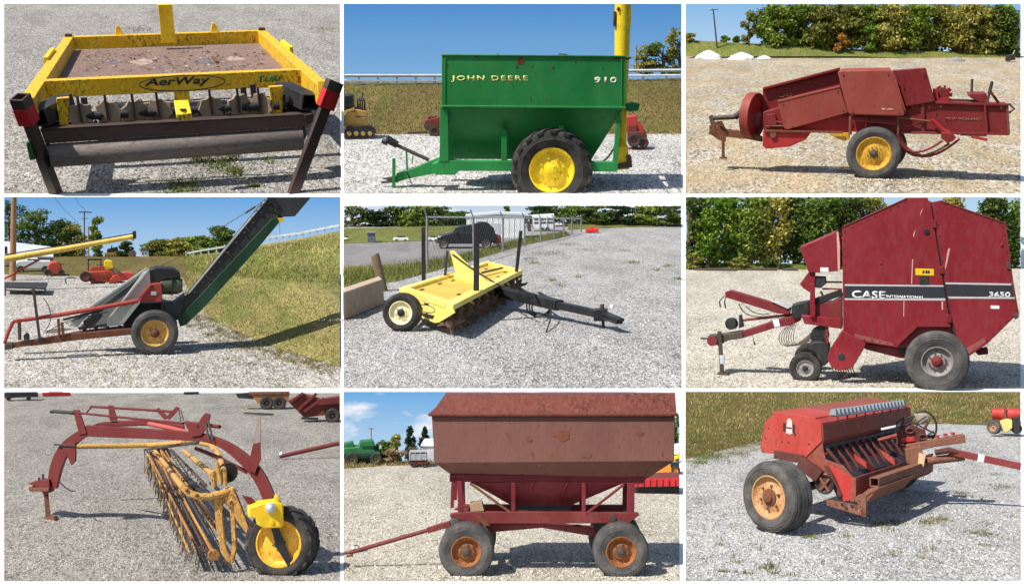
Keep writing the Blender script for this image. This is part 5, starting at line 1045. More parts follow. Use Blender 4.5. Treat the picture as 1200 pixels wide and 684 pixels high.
# ---- the aerator
F = Frame(c, 388, 512); r = thing(F, 'lawn_aerator', 'yellow tray topped spike aerator with black drawbar beside a chain link fence', 'aerator')
h = F.P(388, 388, 0).z; A, B_, C_, Dd = [F.PZ(x, y, h) for x, y in ((202, 324), (390, 384), (632, 262), (511, 231))]
def T5(u, v, dz=0): return A.lerp(Dd, u).lerp(B_.lerp(C_, u), v)+V((0, 0, dz))
def slab(name, us, vs, z0, z1, mat, bv=2): return MB(F).loft([T5(us[0], vs[0], z0), T5(us[1], vs[0], z0), T5(us[1], vs[1], z0), T5(us[0], vs[1], z0)], [T5(us[0], vs[0], z1), T5(us[1], vs[0], z1), T5(us[1], vs[1], z1), T5(us[0], vs[1], z1)]).build(name, mat, bevel=bv)
slab('tray_rail', (0, 1), (0, .1), -20, 0, YB); slab('tray_rail', (0, 1), (.86, 1), -20, 0, YB)
slab('tray_end', (0, .05), (.1, .88), -26, -.6, YB); slab('tray_end', (.95, 1), (.1, .88), -26, -.6, YB); slab('tray_divider', (.47, .56), (.1, .88), -26, -.6, YB)
YF = paint('aerator_floor', (196, 164, 64), (150, 126, 70), .5, .5, .02, rust=(120, 76, 40), ramt=.15)  # duller than the rails: shade of the recess put into the floor colour
slab('tray_floor', (.05, .47), (.1, .88), -24, -14, YF, 0); slab('tray_floor', (.56, .95), (.1, .88), -24, -14, YF, 0)
for u, v in ((.12, .2), (.3, .2), (.22, .75), (.42, .25), (.66, .25), (.85, .25), (.75, .75), (.9, .7)): slab('drain_slot', (u-.018, u+.018), (v-.03, v+.03), -14, -13.2, BLK, 0)
for pt in ((.0, .95), (.0, .5)): pass
ep = [F.PV(x, y, A, B_) for x, y in ((216, 346), (392, 402), (396, 412), (340, 446), (326, 448), (264, 424))]
nE = (C_-B_).normalized(); MB(F).prism(ep, nE*10).build('end_plate', YB, bevel=1.5)
ep2 = [q+(C_-B_)*.97 for q in ep]; MB(F).prism(ep2, nE*10).build('end_plate', YB, bevel=1)
pe = lambda x, y, o: F.PV(x, y, A-nE*o, B_-nE*o)
MB(F).prism([pe(x, y, 1.2) for x, y in ((278, 410), (325, 422), (318, 434), (284, 424))], nE).build('decal', BLK)
ring_ = [(296+30*math.cos(a), 397+13*math.sin(a)+(30*math.cos(a))*.2) for a in [i*6.283/24 for i in range(24)]]
MB(F).tube([pe(x, y, 1.2) for x, y in ring_], 1.1, 5, True).build('decal_ring', BLK); MB(F).prism([pe(x, y, 1.2) for x, y in ((289, 376), (304, 380), (304, 386), (289, 382))], nE).build('decal', BLK)
ex = (pe(330, 410, 1.2)-pe(272, 392, 1.2)); text('AerWay', BLK, r, pe(270, 399, 1.4), ex, V((0, 0, 1)), 52, 14, .5, .04, .2); text('AW', flat('decal_grey', (170, 168, 150)), r, pe(292, 423, 2.2), ex, V((0, 0, 1)), 18, 8, .5, .04)
# posts, fin, stays
for (x0, y0, x1, y1, rr, v) in ((287, 288, 286, 114, 9, .03), (470, 338, 472, 100, 11, .93), (608, 272, 626, 126, 8, .9)):
    b0 = F.PZ(x0, y0, h-4); t1 = F.P(x1, y1, b0.y); MB(F).bar(b0-V((0, 0, 30)), V((t1.x, b0.y, t1.z)), rr*2, rr*2).build('stand_post', BLK, bevel=1.5)
PZ0 = T5(.52, .12, -8); PZ1 = T5(.52, .86, -8)
fin = [PZ0, PZ1, F.PV(392, 196, PZ0, PZ1), F.PV(378, 196, PZ0, PZ1)]; MB(F).prism(fin, nE*9).build('mast_plate', YB, bevel=1.5)
MB(F).bar(F.PV(372, 198, PZ0, PZ1)-nE*8, T5(.42, .06, -6), 12, 12).build('mast_stay', BLK, bevel=1)
MB(F).bar(T5(.66, .5, 4), T5(.9, .62, 4), 9, 8).build('tray_strut', BLK)
for off in (0, 7): MB(F).tube(bez(fin[3]+V((6, -4, -6-off)), T5(.5, .5, 40+off), T5(.52, .86, 12), T5(.56, 1.05, -10))+bez(T5(.56, 1.05, -10), T5(.6, 1.2, -20), F.P(620, 340, 0), F.PZ(690, 352, 72))[1:], 3.4, 8).build('hydraulic_hose', BLK)
# drawbar
s0, s1 = T5(.6, .9, -46), F.PZ(760, 386, 62); s2 = F.PZ(890, 414, 56); s3 = F.PZ(985, 440, 50)
MB(F).bar(s0, s1, 44, 40).build('drawbar', BLK, bevel=2); MB(F).bar(s1-(s1-s0).normalized()*30, s2, 30, 28).build('drawbar_tongue', BLK, bevel=2)
MB(F).bar(s2-V((10, 0, 4)), s2+V((40, -10, -4)), 44, 46).build('hitch_block', BLK, bevel=3); MB(F).bar(s2+V((26, -8, 4)), s2.lerp(s3, .9)+V((0, 0, 0)), 30, 11).build('clevis', BLK, bevel=3); MB(F).bar(s2+V((26, -8, -14)), s2.lerp(s3, .8)+V((4, 0, -12)), 30, 11).build('clevis', BLK, bevel=2)
MB(F).cyl(s2+V((20, -6, 10)), (0, 0, 1), 8, 26, 12).build('hitch_pin', STEEL); MB(F).bar(s2+V((22, -6, -20)), s2+V((26, -8, -52)), 10, 16).build('jack_stub', BLK, bevel=1); MB(F).cyl(s2+V((56, -14, 22)), (.3, 0, 1), 9, 12, 10).build('pin_cap', WHITEP)
for k in range(3):
    a0 = F.PZ(648+k*10, 372, 66); MB(F).tube(bez(a0, F.P(630+k*8, 440, a0.y), F.P(730, 440-k*8, a0.y), F.PZ(736-k*4, 388, 58), 14), 3, 7).build('hose_loop', BLK)
MB(F).tube(bez(F.PZ(730, 392, 58), F.PZ(736, 430, 34), F.PZ(720, 460, 12), F.PZ(714, 478, 4), 8), 3.2, 7).build('hose_tail', BLK)
MB(F).tube(bez(F.PZ(690, 342, 84), F.PZ(706, 352, 90), F.PZ(726, 360, 84), F.PZ(736, 372, 76), 8), 6, 8).build('hose_bundle', BLK)
# rotor with star tines
rz = -80; MB(F).tube([T5(.02, .9, rz), T5(.98, .9, rz)], 13, 12).build('rotor_shaft', TINE)
m = MB(); 
for k in range(4):
    a = 1.571*k; d0 = V((0, math.cos(a), math.sin(a))); d1 = V((0, -math.sin(a), math.cos(a)))
    m.add([d0*8+d1*9+V((-4, 0, 0)), d0*8-d1*9+V((-4, 0, 0)), d0*8-d1*9+V((4, 0, 0)), d0*8+d1*9+V((4, 0, 0)), d0*36+d1*2+V((-3, 0, 0)), d0*36-d1*10+V((-3, 0, 0)), d0*36-d1*10+V((3, 0, 0)), d0*36+d1*2+V((3, 0, 0)), d0*56-d1*14], [[0, 1, 5, 4], [1, 2, 6, 5], [2, 3, 7, 6], [3, 0, 4, 7], [4, 5, 8], [5, 6, 8], [6, 7, 8], [7, 4, 8]])
ax_ = (C_-B_).normalized(); yw = math.atan2(ax_.y, ax_.x); q = None
for i in range(13):
    for j in (0, 1):
        p = T5(.04+.92*i/12+.03*j, .9, rz); ro = (i*.45+j*.8, 0, yw)
        if q is None: q = m.build('tine_star', TINE, r); q.location = p; q.rotation_euler = ro
        else: again(q, p, ro)
for u in (.5, .95): slab('bearing_plate', (u-.012, u+.012), (.3, .74), -110, -30, YB, 1)
slab('cross_tube', (.08, .92), (.5, .62), -50, -34, BLK, 1)
# wheels at both ends
wc = F.G(214, 474)+V((0, 0, 70)); WCR = paint('rim_cream', (226, 214, 170), (150, 132, 100), .3, .5, .03)
wheel(F, wc, 72, 60, 45, TYRE, WCR, BLK, out=-nE, dish=.24, hub_r=13, nuts=6); wheel(F, wc+(C_-B_)*1.0-V((0, 0, 16)), 54, 50, 32, TYRE, WCR, BLK, out=nE, dish=.24, nuts=0)
MB(F).bar(wc+nE*14, T5(.06, .25, -70), 16, 16).build('wheel_arm', BLK, bevel=1)
# ================================================================ round baler yard
c = c6; gc = c.gD(262)
_, smp = bank(c, CF[c], [[(10, 264, gc), (600, 262, gc), (1178, 275, gc)], [(10, 236, gc*1.02), (600, 244, gc*1.02), (1178, 250, gc*1.02)]], M_GREENGRASS, 'grass_strip', nx=12, ny=2, jit=1)
blades(CF[c], smp(3600), 16, 1.8, B_GREEN, 'grass')
TS = [(20, -30, 150, LF_DARK, 'dark tall tree at the far left edge behind the round baler'), (88, 56, 96, LF_BRT, 'bright green bushy tree standing in front of the dark wood'), (150, -30, 170, LF_BRT, 'tall green tree behind the bright bushy one'), (236, -40, 150, LF_MID, 'dark tall tree third from the left of the wood'),
      (310, -30, 160, LF_OLIVE, 'tall mid green tree above the drawbar'), (390, -30, 170, LF_DARK, 'dark tree left of the twine box'), (470, -40, 170, LF_MID, 'green tree above the twine box'), (560, -40, 180, LF_DARK, 'dark tree half hidden by the sloping front of the baler'),
      (650, -30, 170, LF_OLIVE, 'olive tree above the sloping roof of the baler'), (940, -10, 130, LF_OLIVE, 'pale tree peeping above the rear of the baler'), (1080, 10, 130, LF_DARK, 'dark loose tree right of the baler under the sky gap'), (1158, 30, 100, LF_MID, 'leafy tree at the right edge behind the baler'), (1140, 120, 110, LF_DARK, 'lower dark tree at the right edge beside the baler')]
woodland(c, [(14, 10, 262), (300, 8, 262), (700, 8, 262)], gc*1.05, LF_DARK, 12000, 7)
woodland(c, [(1050, 60, 262), (1174, 60, 262)], gc*1.05, LF_DARK, 2600, 7)
for i, (x, yt, w, mt, lb) in enumerate(TS):
    tree(c, x, 258, yt, w*1.1, gc*(1.02+.006*(i % 3)) if i != 1 else gc*1.01, mt, BARK, lb, 'trees of the wood behind the round baler', n=4600 if w > 120 else 2600, leaf=7, shape='tall', base=.12, clump=40)
for i, (x, w, h, lb) in enumerate(((40, 80, 52, 'low grey green shrub at the left foot of the wood'), (190, 110, 40, 'low shrub under the dark trees left of the drawbar'), (330, 120, 34, 'small dark shrub right of the two pale ones'))):
    tree(c, x, 260, 260-h, w, gc*1.004, LF_OLIVE if i < 2 else LF_DARK, BARK, lb, 'shrubs at the foot of the wood', n=700, leaf=5, base=.05, clump=9, name='bush', cat='bush')
for x0, x1, y, lb in ((40, 190, 262, 'long dark log lying left at the edge of the wood'), (200, 330, 261, 'dark log lying in the middle of the wood edge'), (348, 402, 262, 'short thick dark log nearest the baler')):
    F = Frame(c, (x0+x1)/2, y+3); tag(MB(F).tube([F.P(x0, y, 0), F.P((x0+x1)/2, y-2, 0), F.P(x1, y, 0)], [3.5, 4.5, 4 if x0 < 340 else 6], 8).build('log', STEEL, F), lb, 'log', 'logs along the wood')
CRD = paint('baler_paint', (122, 27, 36), (116, 66, 60), .4, .42, .008, fade=(138, 42, 50), rust=(104, 60, 50), ramt=.08)
CRB = paint('baler_frame_red', (108, 27, 32), (92, 56, 48), .4, .5, .015, rust=(96, 50, 40), ramt=.25)
CHR = flat('decal_charcoal', (44, 46, 52), .5); SIL = flat('decal_silver', (190, 188, 190), .4); WHT = flat('decal_white', (238, 238, 236), .5); YLB = flat('label_yellow', (238, 190, 24), .5)
F = Frame(c, 700, 671); r = thing(F, 'round_baler', 'big dark red round baler with charcoal stripe and slanted roof on pale gravel', 'hay baler')
fp = [(556, 112), (784, 11), (853, 11), (866, 36), (886, 165), (912, 326), (936, 462), (820, 462), (745, 533), (560, 502)]
rp = [(869, 26), (900, 20), (1124, 98), (1134, 190), (1150, 302), (1170, 414), (1062, 520), (986, 572), (964, 524), (940, 440), (917, 318), (890, 160)]
PZ(F, 'side_panel', CRD, fp, 24, 34, 2); PZ(F, 'tailgate_panel', CRD, rp, 24, 34, 2)
MB(F).prism([F.P(x, y, 40)+V((0, 0, -2)) for x, y in ((566, 118), (784, 18), (853, 18), (1120, 104), (1160, 410), (985, 560), (745, 526), (566, 498))], (0, 300, -70)).build('bale_chamber', CRB, bevel=2)
PZ(F, 'side_panel', CRD, fp, 344, 352, 1); PZ(F, 'tailgate_panel', CRD, rp, 344, 352, 1)
for a, b in (((556, 114), (782, 13)), ((900, 22), (1124, 100)), ((1124, 100), (1150, 302)), ((1150, 302), (1170, 414))): BR(F, 'panel_edge', CRB, (a[0], a[1], 24), (b[0], b[1], 24), 5, 5)
PZ(F, 'panel_gap', BLACK, [(862, 36), (870, 36), (921, 318), (943, 440), (968, 526), (960, 528), (932, 440), (906, 318)], 30, 40, 0)
PZ(F, 'stripe', CHR, [(565, 318), (910, 321), (915, 361), (565, 361)], 23.4, 24.2, 0); PZ(F, 'stripe', CHR, [(917, 312), (1151, 316), (1158, 357), (923, 355)], 23.4, 24.2, 0)
for q in ([(565, 312), (909, 316), (910, 321), (565, 318)], [(565, 361), (915, 361), (916, 369), (565, 367)], [(916, 306), (1150, 310), (1151, 316), (917, 312)], [(923, 355), (1158, 357), (1159, 363), (924, 362)]): PZ(F, 'stripe_line', SIL, q, 23.2, 24.2, 0)
text('CASE', WHT, r, F.P(590, 360, 23.2), (1, 0, .0), (0, 0, 1), 118, 28, .3, .05, space=1.0)
text('INTERNATIONAL', WHT, r, F.P(710, 360, 23.2), (1, 0, 0), (0, 0, 1), 130, 11, .3, .03)
text('3650', WHT, r, F.P(1068, 357, 23.2), (1, 0, .02), (0, 0, 1), 70, 19, .3, .05)
PZ(F, 'warning_label', YLB, [(811, 257), (875, 259), (876, 282), (812, 280)], 23.2, 24.2, 0); 
for x in (836, 846, 854): PZ(F, 'label_mark', CHR, [(x, 264), (x+7, 264), (x+7, 275), (x, 275)], 22.6, 23.4, 0)
PZ(F, 'vent_plate', BLACK, [(826, 284), (858, 284), (858, 315), (827, 315)], 22.6, 24.2, 0)
SCR = flat('scratch_pale', (196, 150, 140), .6)
for q in ([(925, 190), (933, 186), (922, 240), (916, 262), (914, 250)], [(800, 225), (804, 225), (800, 310), (796, 312)], [(803, 140), (812, 120), (806, 150)], [(830, 60), (838, 46), (828, 76)], [(902, 372), (908, 372), (908, 400), (903, 402)], [(770, 370), (773, 370), (772, 425), (769, 425)]): PZ(F, 'scratch', SCR, q, 23.4, 24.2, 0)
CY(F, 'bolt', BLACK, (850, 128, 24), (0, -1, 0), 9, 5); CY(F, 'bolt', CRB, (1112, 175, 24), (0, -1, 0), 5, 4); CY(F, 'bolt', CRB, (690, 240, 24), (0, -1, 0), 3, 3)
# fasteners, hinges and a latch on the big panels
bt = None
for (xa, ya), (xb, yb), n_ in (((566, 124), (776, 26), 9), ((564, 130), (564, 300), 7), ((564, 380), (566, 490), 5), ((580, 494), (740, 520), 7), ((1118, 110), (1160, 400), 11), ((1150, 420), (1060, 506), 5), ((884, 60), (930, 400), 9), ((910, 30), (1104, 98), 8)):
    for i in range(n_):
        q = F.P(xa+(xb-xa)*i/(n_-1), ya+(yb-ya)*i/(n_-1), 24)
        if bt is None: bt = MB().cyl((0, 0, 0), (0, -1, 0), 2.4, 2.2, 8).build('panel_bolt', CRB, r); bt.location = q
        else: again(bt, q)
for y0 in (90, 250, 420): PZ(F, 'hinge', CRB, [(868+(y0-90)*.16, y0), (884+(y0-90)*.16, y0), (886+(y0-90)*.16, y0+26), (870+(y0-90)*.16, y0+26)], 20, 25, 1)
PZ(F, 'latch', STEEL, [(1128, 236), (1142, 238), (1144, 262), (1130, 260)], 20, 25, 1); PZ(F, 'maker_label', WHITEP, [(1074, 386), (1104, 387), (1104, 398), (1074, 397)], 23.4, 24.2, 0)
DST = paint('panel_dust', (128, 66, 62), (140, 92, 80), .6, .7, .02)
for q in ([(600, 484), (730, 516), (738, 526), (690, 520), (600, 500)], [(980, 540), (1050, 500), (1058, 512), (990, 560)]): PZ(F, 'dust_film', DST, q, 23.5, 24.2, 0)
# twine box and its bracket
MB(F).pz([(408, 184), (534, 129), (549, 150), (549, 266), (440, 274)], 30, 200).build('twine_box', CRD, bevel=3)
PZ(F, 'box_edge', paint('pale_edge', (196, 150, 140), amt=.3), [(537, 130), (543, 131), (549, 180), (549, 268), (541, 268)], 27, 32, 1)
PZ(F, 'maker_label', WHT, [(480, 254), (508, 254), (508, 269), (480, 269)], 29, 30.2, 0)
PZ(F, 'arm_plate', CRD, [(440, 268), (462, 274), (460, 352), (420, 326), (408, 312)], 40, 60, 2); PZ(F, 'pump', BLACK, [(460, 286), (498, 288), (500, 310), (482, 326), (462, 324)], 44, 90, 3)
for y in (304, 328): TB(F, 'cross_rod', CRB, [(486, y, 60), (556, y+1, 60)], 3.4)
BR(F, 'front_post', CRD, (453, 310, 44), (453, 426, 44), 18, 14); BR(F, 'pto_tube', BLACK, (440, 380, 70), (556, 340, 70), 24, 24); BR(F, 'prop_stay', CRB, (481, 336, 66), (492, 358, 66), 7)
PZ(F, 'frame_plate', CRB, [(462, 378), (520, 374), (556, 356), (556, 436), (462, 424)], 60, 120, 2); PZ(F, 'frame_plate', CRD, [(414, 420), (464, 424), (556, 434), (556, 468), (424, 450)], 48, 130, 2)
# drawbar, driveline
PZ(F, 'driveline_guard', CRB, [(147, 340), (168, 334), (378, 396), (372, 418), (330, 414), (150, 358)], 90, 128, 2); PZ(F, 'guard_plate', GALV, [(308, 372), (344, 376), (378, 392), (366, 398)], 84, 120, 1)
PZ(F, 'gear_box', BLACK, [(380, 386), (404, 378), (438, 372), (446, 400), (438, 426), (392, 434), (378, 420)], 70, 130, 4)
TB(F, 'drive_rod', CRB, [(206, 438, 108), (300, 428, 108), (392, 416, 108)], 5)
PZ(F, 'drawbar', CRB, [(206, 478), (326, 438), (398, 418), (412, 438), (378, 456), (330, 462), (210, 500)], 90, 136, 2)
PZ(F, 'drawbar_tip', STEEL, [(88, 492), (140, 488), (208, 476), (212, 500), (160, 508), (128, 524), (92, 526)], 84, 140, 3)
PZ(F, 'reflector_sleeve', WHT, [(314, 438), (334, 434), (340, 458), (320, 462)], 88, 138, 1)
CY(F, 'coupler', CRB, (104, 508, 78), (0, -1, 0), 20, 14); TB(F, 'hitch_pin', STEEL, [(62, 500, 80), (96, 502, 80)], 4)
CY(F, 'shaft_cone', BLACK, (175, 448, 110), (-.3, -1, 0), 23, 24); PZ(F, 'shaft_stand', BLACK, [(196, 420), (206, 418), (214, 460), (196, 466)], 100, 112, 1)
BR(F, 'jack_leg', STEEL, (128, 476, 80), (138, 628, 80), 15, 15); PZ(F, 'jack_foot', STEEL, [(120, 622), (158, 622), (160, 630), (118, 630)], 64, 98, 1); PZ(F, 'jack_sleeve', GALV, [(128, 560), (144, 560), (145, 590), (130, 590)], 70, 90, 1)
for k in range(7): MB(F).tube(bez(F.P(360+k*6, 462-k*2, 100), F.P(300+k*11, 510+k*4, 96-k*3), F.P(360+k*8, 572-k*6, 96-k*3), F.P(446, 482+k*4, 100), 16), 1.5, 6).build('twine_wire', STEEL)
for q in (((148, 350), (128, 372), (132, 392)), ((150, 354), (146, 376), (150, 396))): MB(F).tube([F.P(x, y, 96) for x, y in q], [1.5, 3, 3.5], 6).build('hose_end', BLACK)
MB(F).tube(bez(F.P(196, 380, 100), F.P(210, 430, 100), F.P(260, 430, 100), F.P(330, 420, 100)), 2.2, 6).build('hydraulic_hose', BLACK); MB(F).tube(bez(F.P(220, 388, 100), F.P(250, 420, 100), F.P(280, 420, 100), F.P(300, 414, 100)), 2, 6).build('hydraulic_hose', BLACK)
TB(F, 'control_cable', BLACK, [(243, 486, 90), (248, 510, 90), (252, 524, 90)], [1.2, 1.6, 4], n=6)
PZ(F, 'pickup_arm', CRD, [(556, 472), (640, 520), (612, 572), (594, 600), (572, 611), (545, 613), (518, 602), (505, 572), (512, 540)], 16, 34, 3); CY(F, 'arm_pivot', BLACK, (553, 565, 16), (0, -1, 0), 13, 2)
PZ(F, 'pickup_fender', BLACK, [(440, 524), (458, 512), (490, 512), (510, 530), (512, 580), (492, 600), (482, 560), (440, 540)], 40, 150, 4)
CY(F, 'pickup_drum', BLACK, (480, 486, 120), (0, -1, 0), 34, 60); BR(F, 'drum_stay', CRB, (503, 460, 60), (503, 520, 60), 12, 10)
PZ(F, 'under_frame_or_shade', CRB, [(600, 514), (745, 534), (820, 470), (936, 468), (980, 566), (760, 570), (640, 540)], 90, 330, 2); PZ(F, 'wheel_arch_shade', BLACK, [(748, 534), (822, 468), (934, 466), (984, 570), (760, 560)], 60, 88, 0)  # the black sheet stands in for the darkness inside the wheel arch
PZ(F, 'rear_stub', CRB, [(1018, 546), (1064, 536), (1066, 556), (1030, 560)], 60, 110, 2); PZ(F, 'latch', STEEL, [(1150, 420), (1172, 412), (1172, 428), (1160, 436)], 20, 40, 1)
for k in range(9): MB(F).tube(bez(F.P(520+k*9, 590, 80+k*22), F.P(520+k*9, 620, 70+k*22), F.P(545+k*8, 650, 80+k*22), F.P(560+k*8, 628, 90+k*22), 6), 2, 5).build('pickup_tine', STEEL)
wheel(F, F.P(886, 577, 46), 111, 78, 56, TYREG, RIMG, CRB, dish=.26, hub_r=18, nuts=8)
wheel(F, F.P(886, 577, 46)+V((0, 330, 0)), 111, 78, 56, TYREG, RIMG, CRB, out=(0, 1, 0), dish=.26, nuts=0)
wheel(F, F.P(428, 603, 70), 60, 44, 32, TYRE, RIMG, BLACK, dish=.18, hub_r=10, nuts=5); wheel(F, F.P(428, 603, 70)+V((0, 250, 0)), 60, 44, 32, TYRE, RIMG, BLACK, out=(0, 1, 0), dish=.18, nuts=0)
MB(F).tube([F.P(886, 577, 70), F.P(886, 577, 70)+V((0, 280, 0))], 14, 12).build('axle', STEEL)
# ================================================================ rake yard
c = c7
ARC = paint('arch_red', (98, 32, 32), (84, 54, 48), .4, .55, .012, fade=(112, 44, 42), rust=(96, 54, 44), ramt=.2)
RKY = paint('rake_yellow', (198, 150, 72), (150, 110, 62), .7, .6, .02, fade=(208, 170, 100), rust=(136, 76, 36), ramt=.5)
RKB = paint('gear_yellow', (222, 182, 26), (150, 112, 50), .25, .4, .02, rust=(110, 60, 30), ramt=.12); RTI = paint('tine_bar_rust', (166, 118, 66), (112, 76, 50), .6, .75, .03, rust=(120, 66, 36), ramt=.6)
RWY = paint('rim_yellow', (206, 156, 44), (150, 104, 50), .4, .5, .02, rust=(110, 66, 36), ramt=.25)
F = Frame(c, 600, 560); r = thing(F, 'hay_rake', 'side delivery hay rake with dark red arched beam, yellow tined basket and lugged wheel', 'hay rake')
gl, gr_ = F.G(168, 458), F.G(975, 640)
A = lambda x, y, off=0.0: F.PV(x, y, gl+V((off*.2, off, 0)), gr_+V((off*.2, off, 0)))
def ribbon(name, top, bot, off, th, mat, bv=1.5, n=4):
    """box beam following two outlines, thickness th away from the viewer"""
    def dense(L):
        P = [V((x, y, 0)) for x, y in L]; out = []
        for i in range(len(P)-1):
            p0, p1, p2, p3 = P[max(0, i-1)], P[i], P[i+1], P[min(len(P)-1, i+2)]
            for k in range(n):
                t = k/n; out.append(.5*((2*p1)+(p2-p0)*t+(2*p0-5*p1+4*p2-p3)*t*t+(3*p1-p0-3*p2+p3)*t**3))
        return out+[P[-1]]
    T, B_ = dense(top), dense(bot); m = MB(F); e = V((th*.2, th, 0)); vs = []
    for t, b in zip(T, B_): a, q = A(t.x, t.y, off), A(b.x, b.y, off); vs += [a, q, q+e, a+e]
    fs = [[0, 1, 2, 3], [len(vs)-1-i for i in range(4)]]
    for i in range(len(T)-1):
        for k in range(4): fs.append([i*4+k, i*4+(k+1) % 4, i*4+4+(k+1) % 4, i*4+4+k])
    return m.add(vs, fs).build(name, mat, bevel=bv, ang=28)
ribbon('arch_beam', [(166, 344), (170, 290), (190, 230), (228, 180), (296, 138), (330, 134), (640, 154), (745, 172), (830, 212), (905, 280), (945, 350), (962, 402)], [(196, 352), (208, 300), (226, 250), (256, 206), (300, 172), (334, 172), (640, 184), (735, 196), (800, 232), (866, 298), (902, 356), (920, 408)], 0, 34, ARC, 7)
ribbon('inner_beam', [(300, 140), (346, 122), (420, 116), (520, 112), (640, 130)], [(306, 152), (350, 138), (420, 136), (520, 134), (640, 152)], 120, 26, ARC, 5)
ribbon('lower_rail', [(680, 206), (740, 228), (800, 258), (868, 290)], [(676, 216), (734, 240), (796, 270), (860, 302)], 70, 14, ARC, 1)
PLt = lambda name, mat, pts, off, th, bv=1.0: MB(F).prism([A(x, y, off) for x, y in pts], (th*.2, th, 0)).build(name, mat, bevel=bv)
TBt = lambda name, mat, pts, off, rr, n=8: MB(F).tube([A(x, y, off) for x, y in pts], rr, n).build(name, mat)
PLt('hitch_plate', ARC, [(96, 334), (140, 322), (170, 320), (174, 366), (150, 372), (140, 350)], -20, 60, 2); PLt('hitch_tongue', RUSTY, [(98, 348), (168, 350), (170, 362), (102, 362)], -30, 70, 2)
BRt_ = lambda name, mat, a, b, w, h=None, off=0: MB(F).bar(A(*a, off), A(*b, off), w, h or w).build(name, mat, bevel=1)
BRt_('stand_leg', RUSTY, (160, 364), (168, 452), 17, 17, 10); PLt('stand_foot', RUSTY, [(150, 452), (186, 450), (192, 460), (154, 464)], -10, 44)
for x, y in ((150, 300), (136, 312)): BRt_('hitch_bolt', STEEL, (x, y), (x, y+24), 9, 9, 0)
PLt('beam_bracket', ARC, [(210, 196), (262, 190), (262, 256), (248, 270), (232, 236)], -10, 20); TBt('hose', BLACK, [(206, 326), (226, 346), (246, 360), (262, 360)], -4, 2.5)
BRt_('cross_pin', STEEL, (190, 198), (264, 202), 7, 7, -14)
# levers and rods on top
PLt('lever_plate', ARC, [(254, 78), (274, 78), (302, 160), (276, 164)], -8, 16); PLt('lever_plate', ARC, [(376, 62), (392, 62), (408, 114), (382, 116)], 110, 14)
TBt('lever_grip', paint('grip_black', (44, 50, 46)), [(188, 82), (258, 88)], -4, 8, 10); TBt('grip_end', BLACK, [(178, 84), (186, 84)], -4, 7, 10); TBt('lever_rod', ARC, [(256, 86), (430, 104), (640, 124)], -4, 4.5); TBt('lever_rod', ARC, [(316, 66), (460, 74), (610, 84)], 118, 5); TBt('link_rod', ARC, [(300, 90), (318, 68)], 60, 3)
PLt('fork_link', ARC, [(540, 76), (552, 70), (588, 106), (574, 112)], 112, 12); PLt('fork_link', ARC, [(576, 104), (614, 66), (628, 72), (590, 112)], 112, 12); TBt('fork_rod', STEEL, [(624, 78), (630, 118)], 110, 2); TBt('fork_rod', STEEL, [(630, 76), (640, 114)], 110, 2)
PLt('pivot_bracket', ARC, [(640, 118), (690, 124), (704, 100), (716, 88), (732, 96), (722, 136), (700, 168), (668, 172)], -10, 26, 2); CY(F, 'pivot_pin', STEEL, (688, 134, A(688, 134, -12).y), (0, -1, 0), 5, 5); TBt('pivot_rod', ARC, [(650, 122), (766, 136)], 10, 7)
for a_ in (((716, 120), (728, 180)), ((726, 116), (742, 184))): TBt('spring_rod', STEEL, a_, -14, 4)
TBt('diagonal_tube', paint('tube_pink', (168, 78, 70), amt=.3), [(520, 126), (590, 140), (660, 158)], 60, 9, 10)
PLt('spike_base', ARC, [(882, 196), (906, 190), (908, 250), (888, 300), (868, 288), (872, 240)], -14, 20); PLt('spike_blade', paint('spike_grey', (140, 128, 122), (106, 84, 74), .5, .5, .02, metal=.4), [(901, 98), (908, 98), (909, 192), (884, 198), (890, 150)], -10, 8, .8)
# basket: end frames, tine bars, tines
gn, gf = F.G(745, 648), F.G(540, 340)
N_ = lambda x, y: F.PV(x, y, gn+V((-120, 22, 0)), gn+V((120, -22, 0)))     # near end of basket
Fr = lambda x, y: F.PV(x, y, gf+V((-120, 22, 0)), gf+V((120, -22, 0)))     # far end
mid = lambda a, b, t: a.lerp(b, t)
tp_ = [(258, 206), (300, 204), (400, 203), (520, 200), (640, 192), (692, 190), (738, 200), (764, 236), (780, 290), (782, 342)]
dep = [gf.y*.75+gn.y*.25]*4+[gf.y*.6+gn.y*.4]*2+[gf.y*.4+gn.y*.6, gf.y*.25+gn.y*.75, gn.y, gn.y]
MB(F).tube([F.P(x, y, d) for (x, y), d in zip(tp_, dep)], [11, 13, 13, 13, 13, 13, 12, 11, 10, 10], 10, flat=.9).build('top_frame', RKY)
CY(F, 'frame_pin', STEEL, (256, 206, dep[0]-14), (0, -1, 0), 9, 8)
lf = [(536, 214), (570, 258), (604, 304), (638, 348), (660, 368), (692, 379), (730, 379), (770, 369), (814, 353)]
ld = [gf.y, gf.y*.67+gn.y*.33, gf.y*.33+gn.y*.67, gn.y, gn.y-4, gn.y-6, gn.y-6, gn.y-4, gn.y+4]
MB(F).tube([F.P(x, y, d) for (x, y), d in zip(lf, ld)], [9, 9.5, 10, 11, 12, 12, 12, 12, 11], 10).build('side_frame', RKY)
for t in (.12, .3, .45, .6):
    k = int(t*8); p = F.P(*lf[k], ld[k]).lerp(F.P(*lf[k+1], ld[k+1]), t*8-k); MB(F).ball(p+V((0, -12, 4)), 6, 6).build('frame_bolt', RUSTY)
EP = paint('end_plate_yellow', (190, 146, 74), (124, 88, 56), .7, .7, .02, rust=(124, 74, 44), ramt=.6)
MB(F).prism([N_(x, y) for x, y in ((754, 372), (812, 352), (826, 380), (872, 500), (862, 514), (830, 470), (800, 420))], (6, 12, 0)).build('end_plate', EP, bevel=1.5)
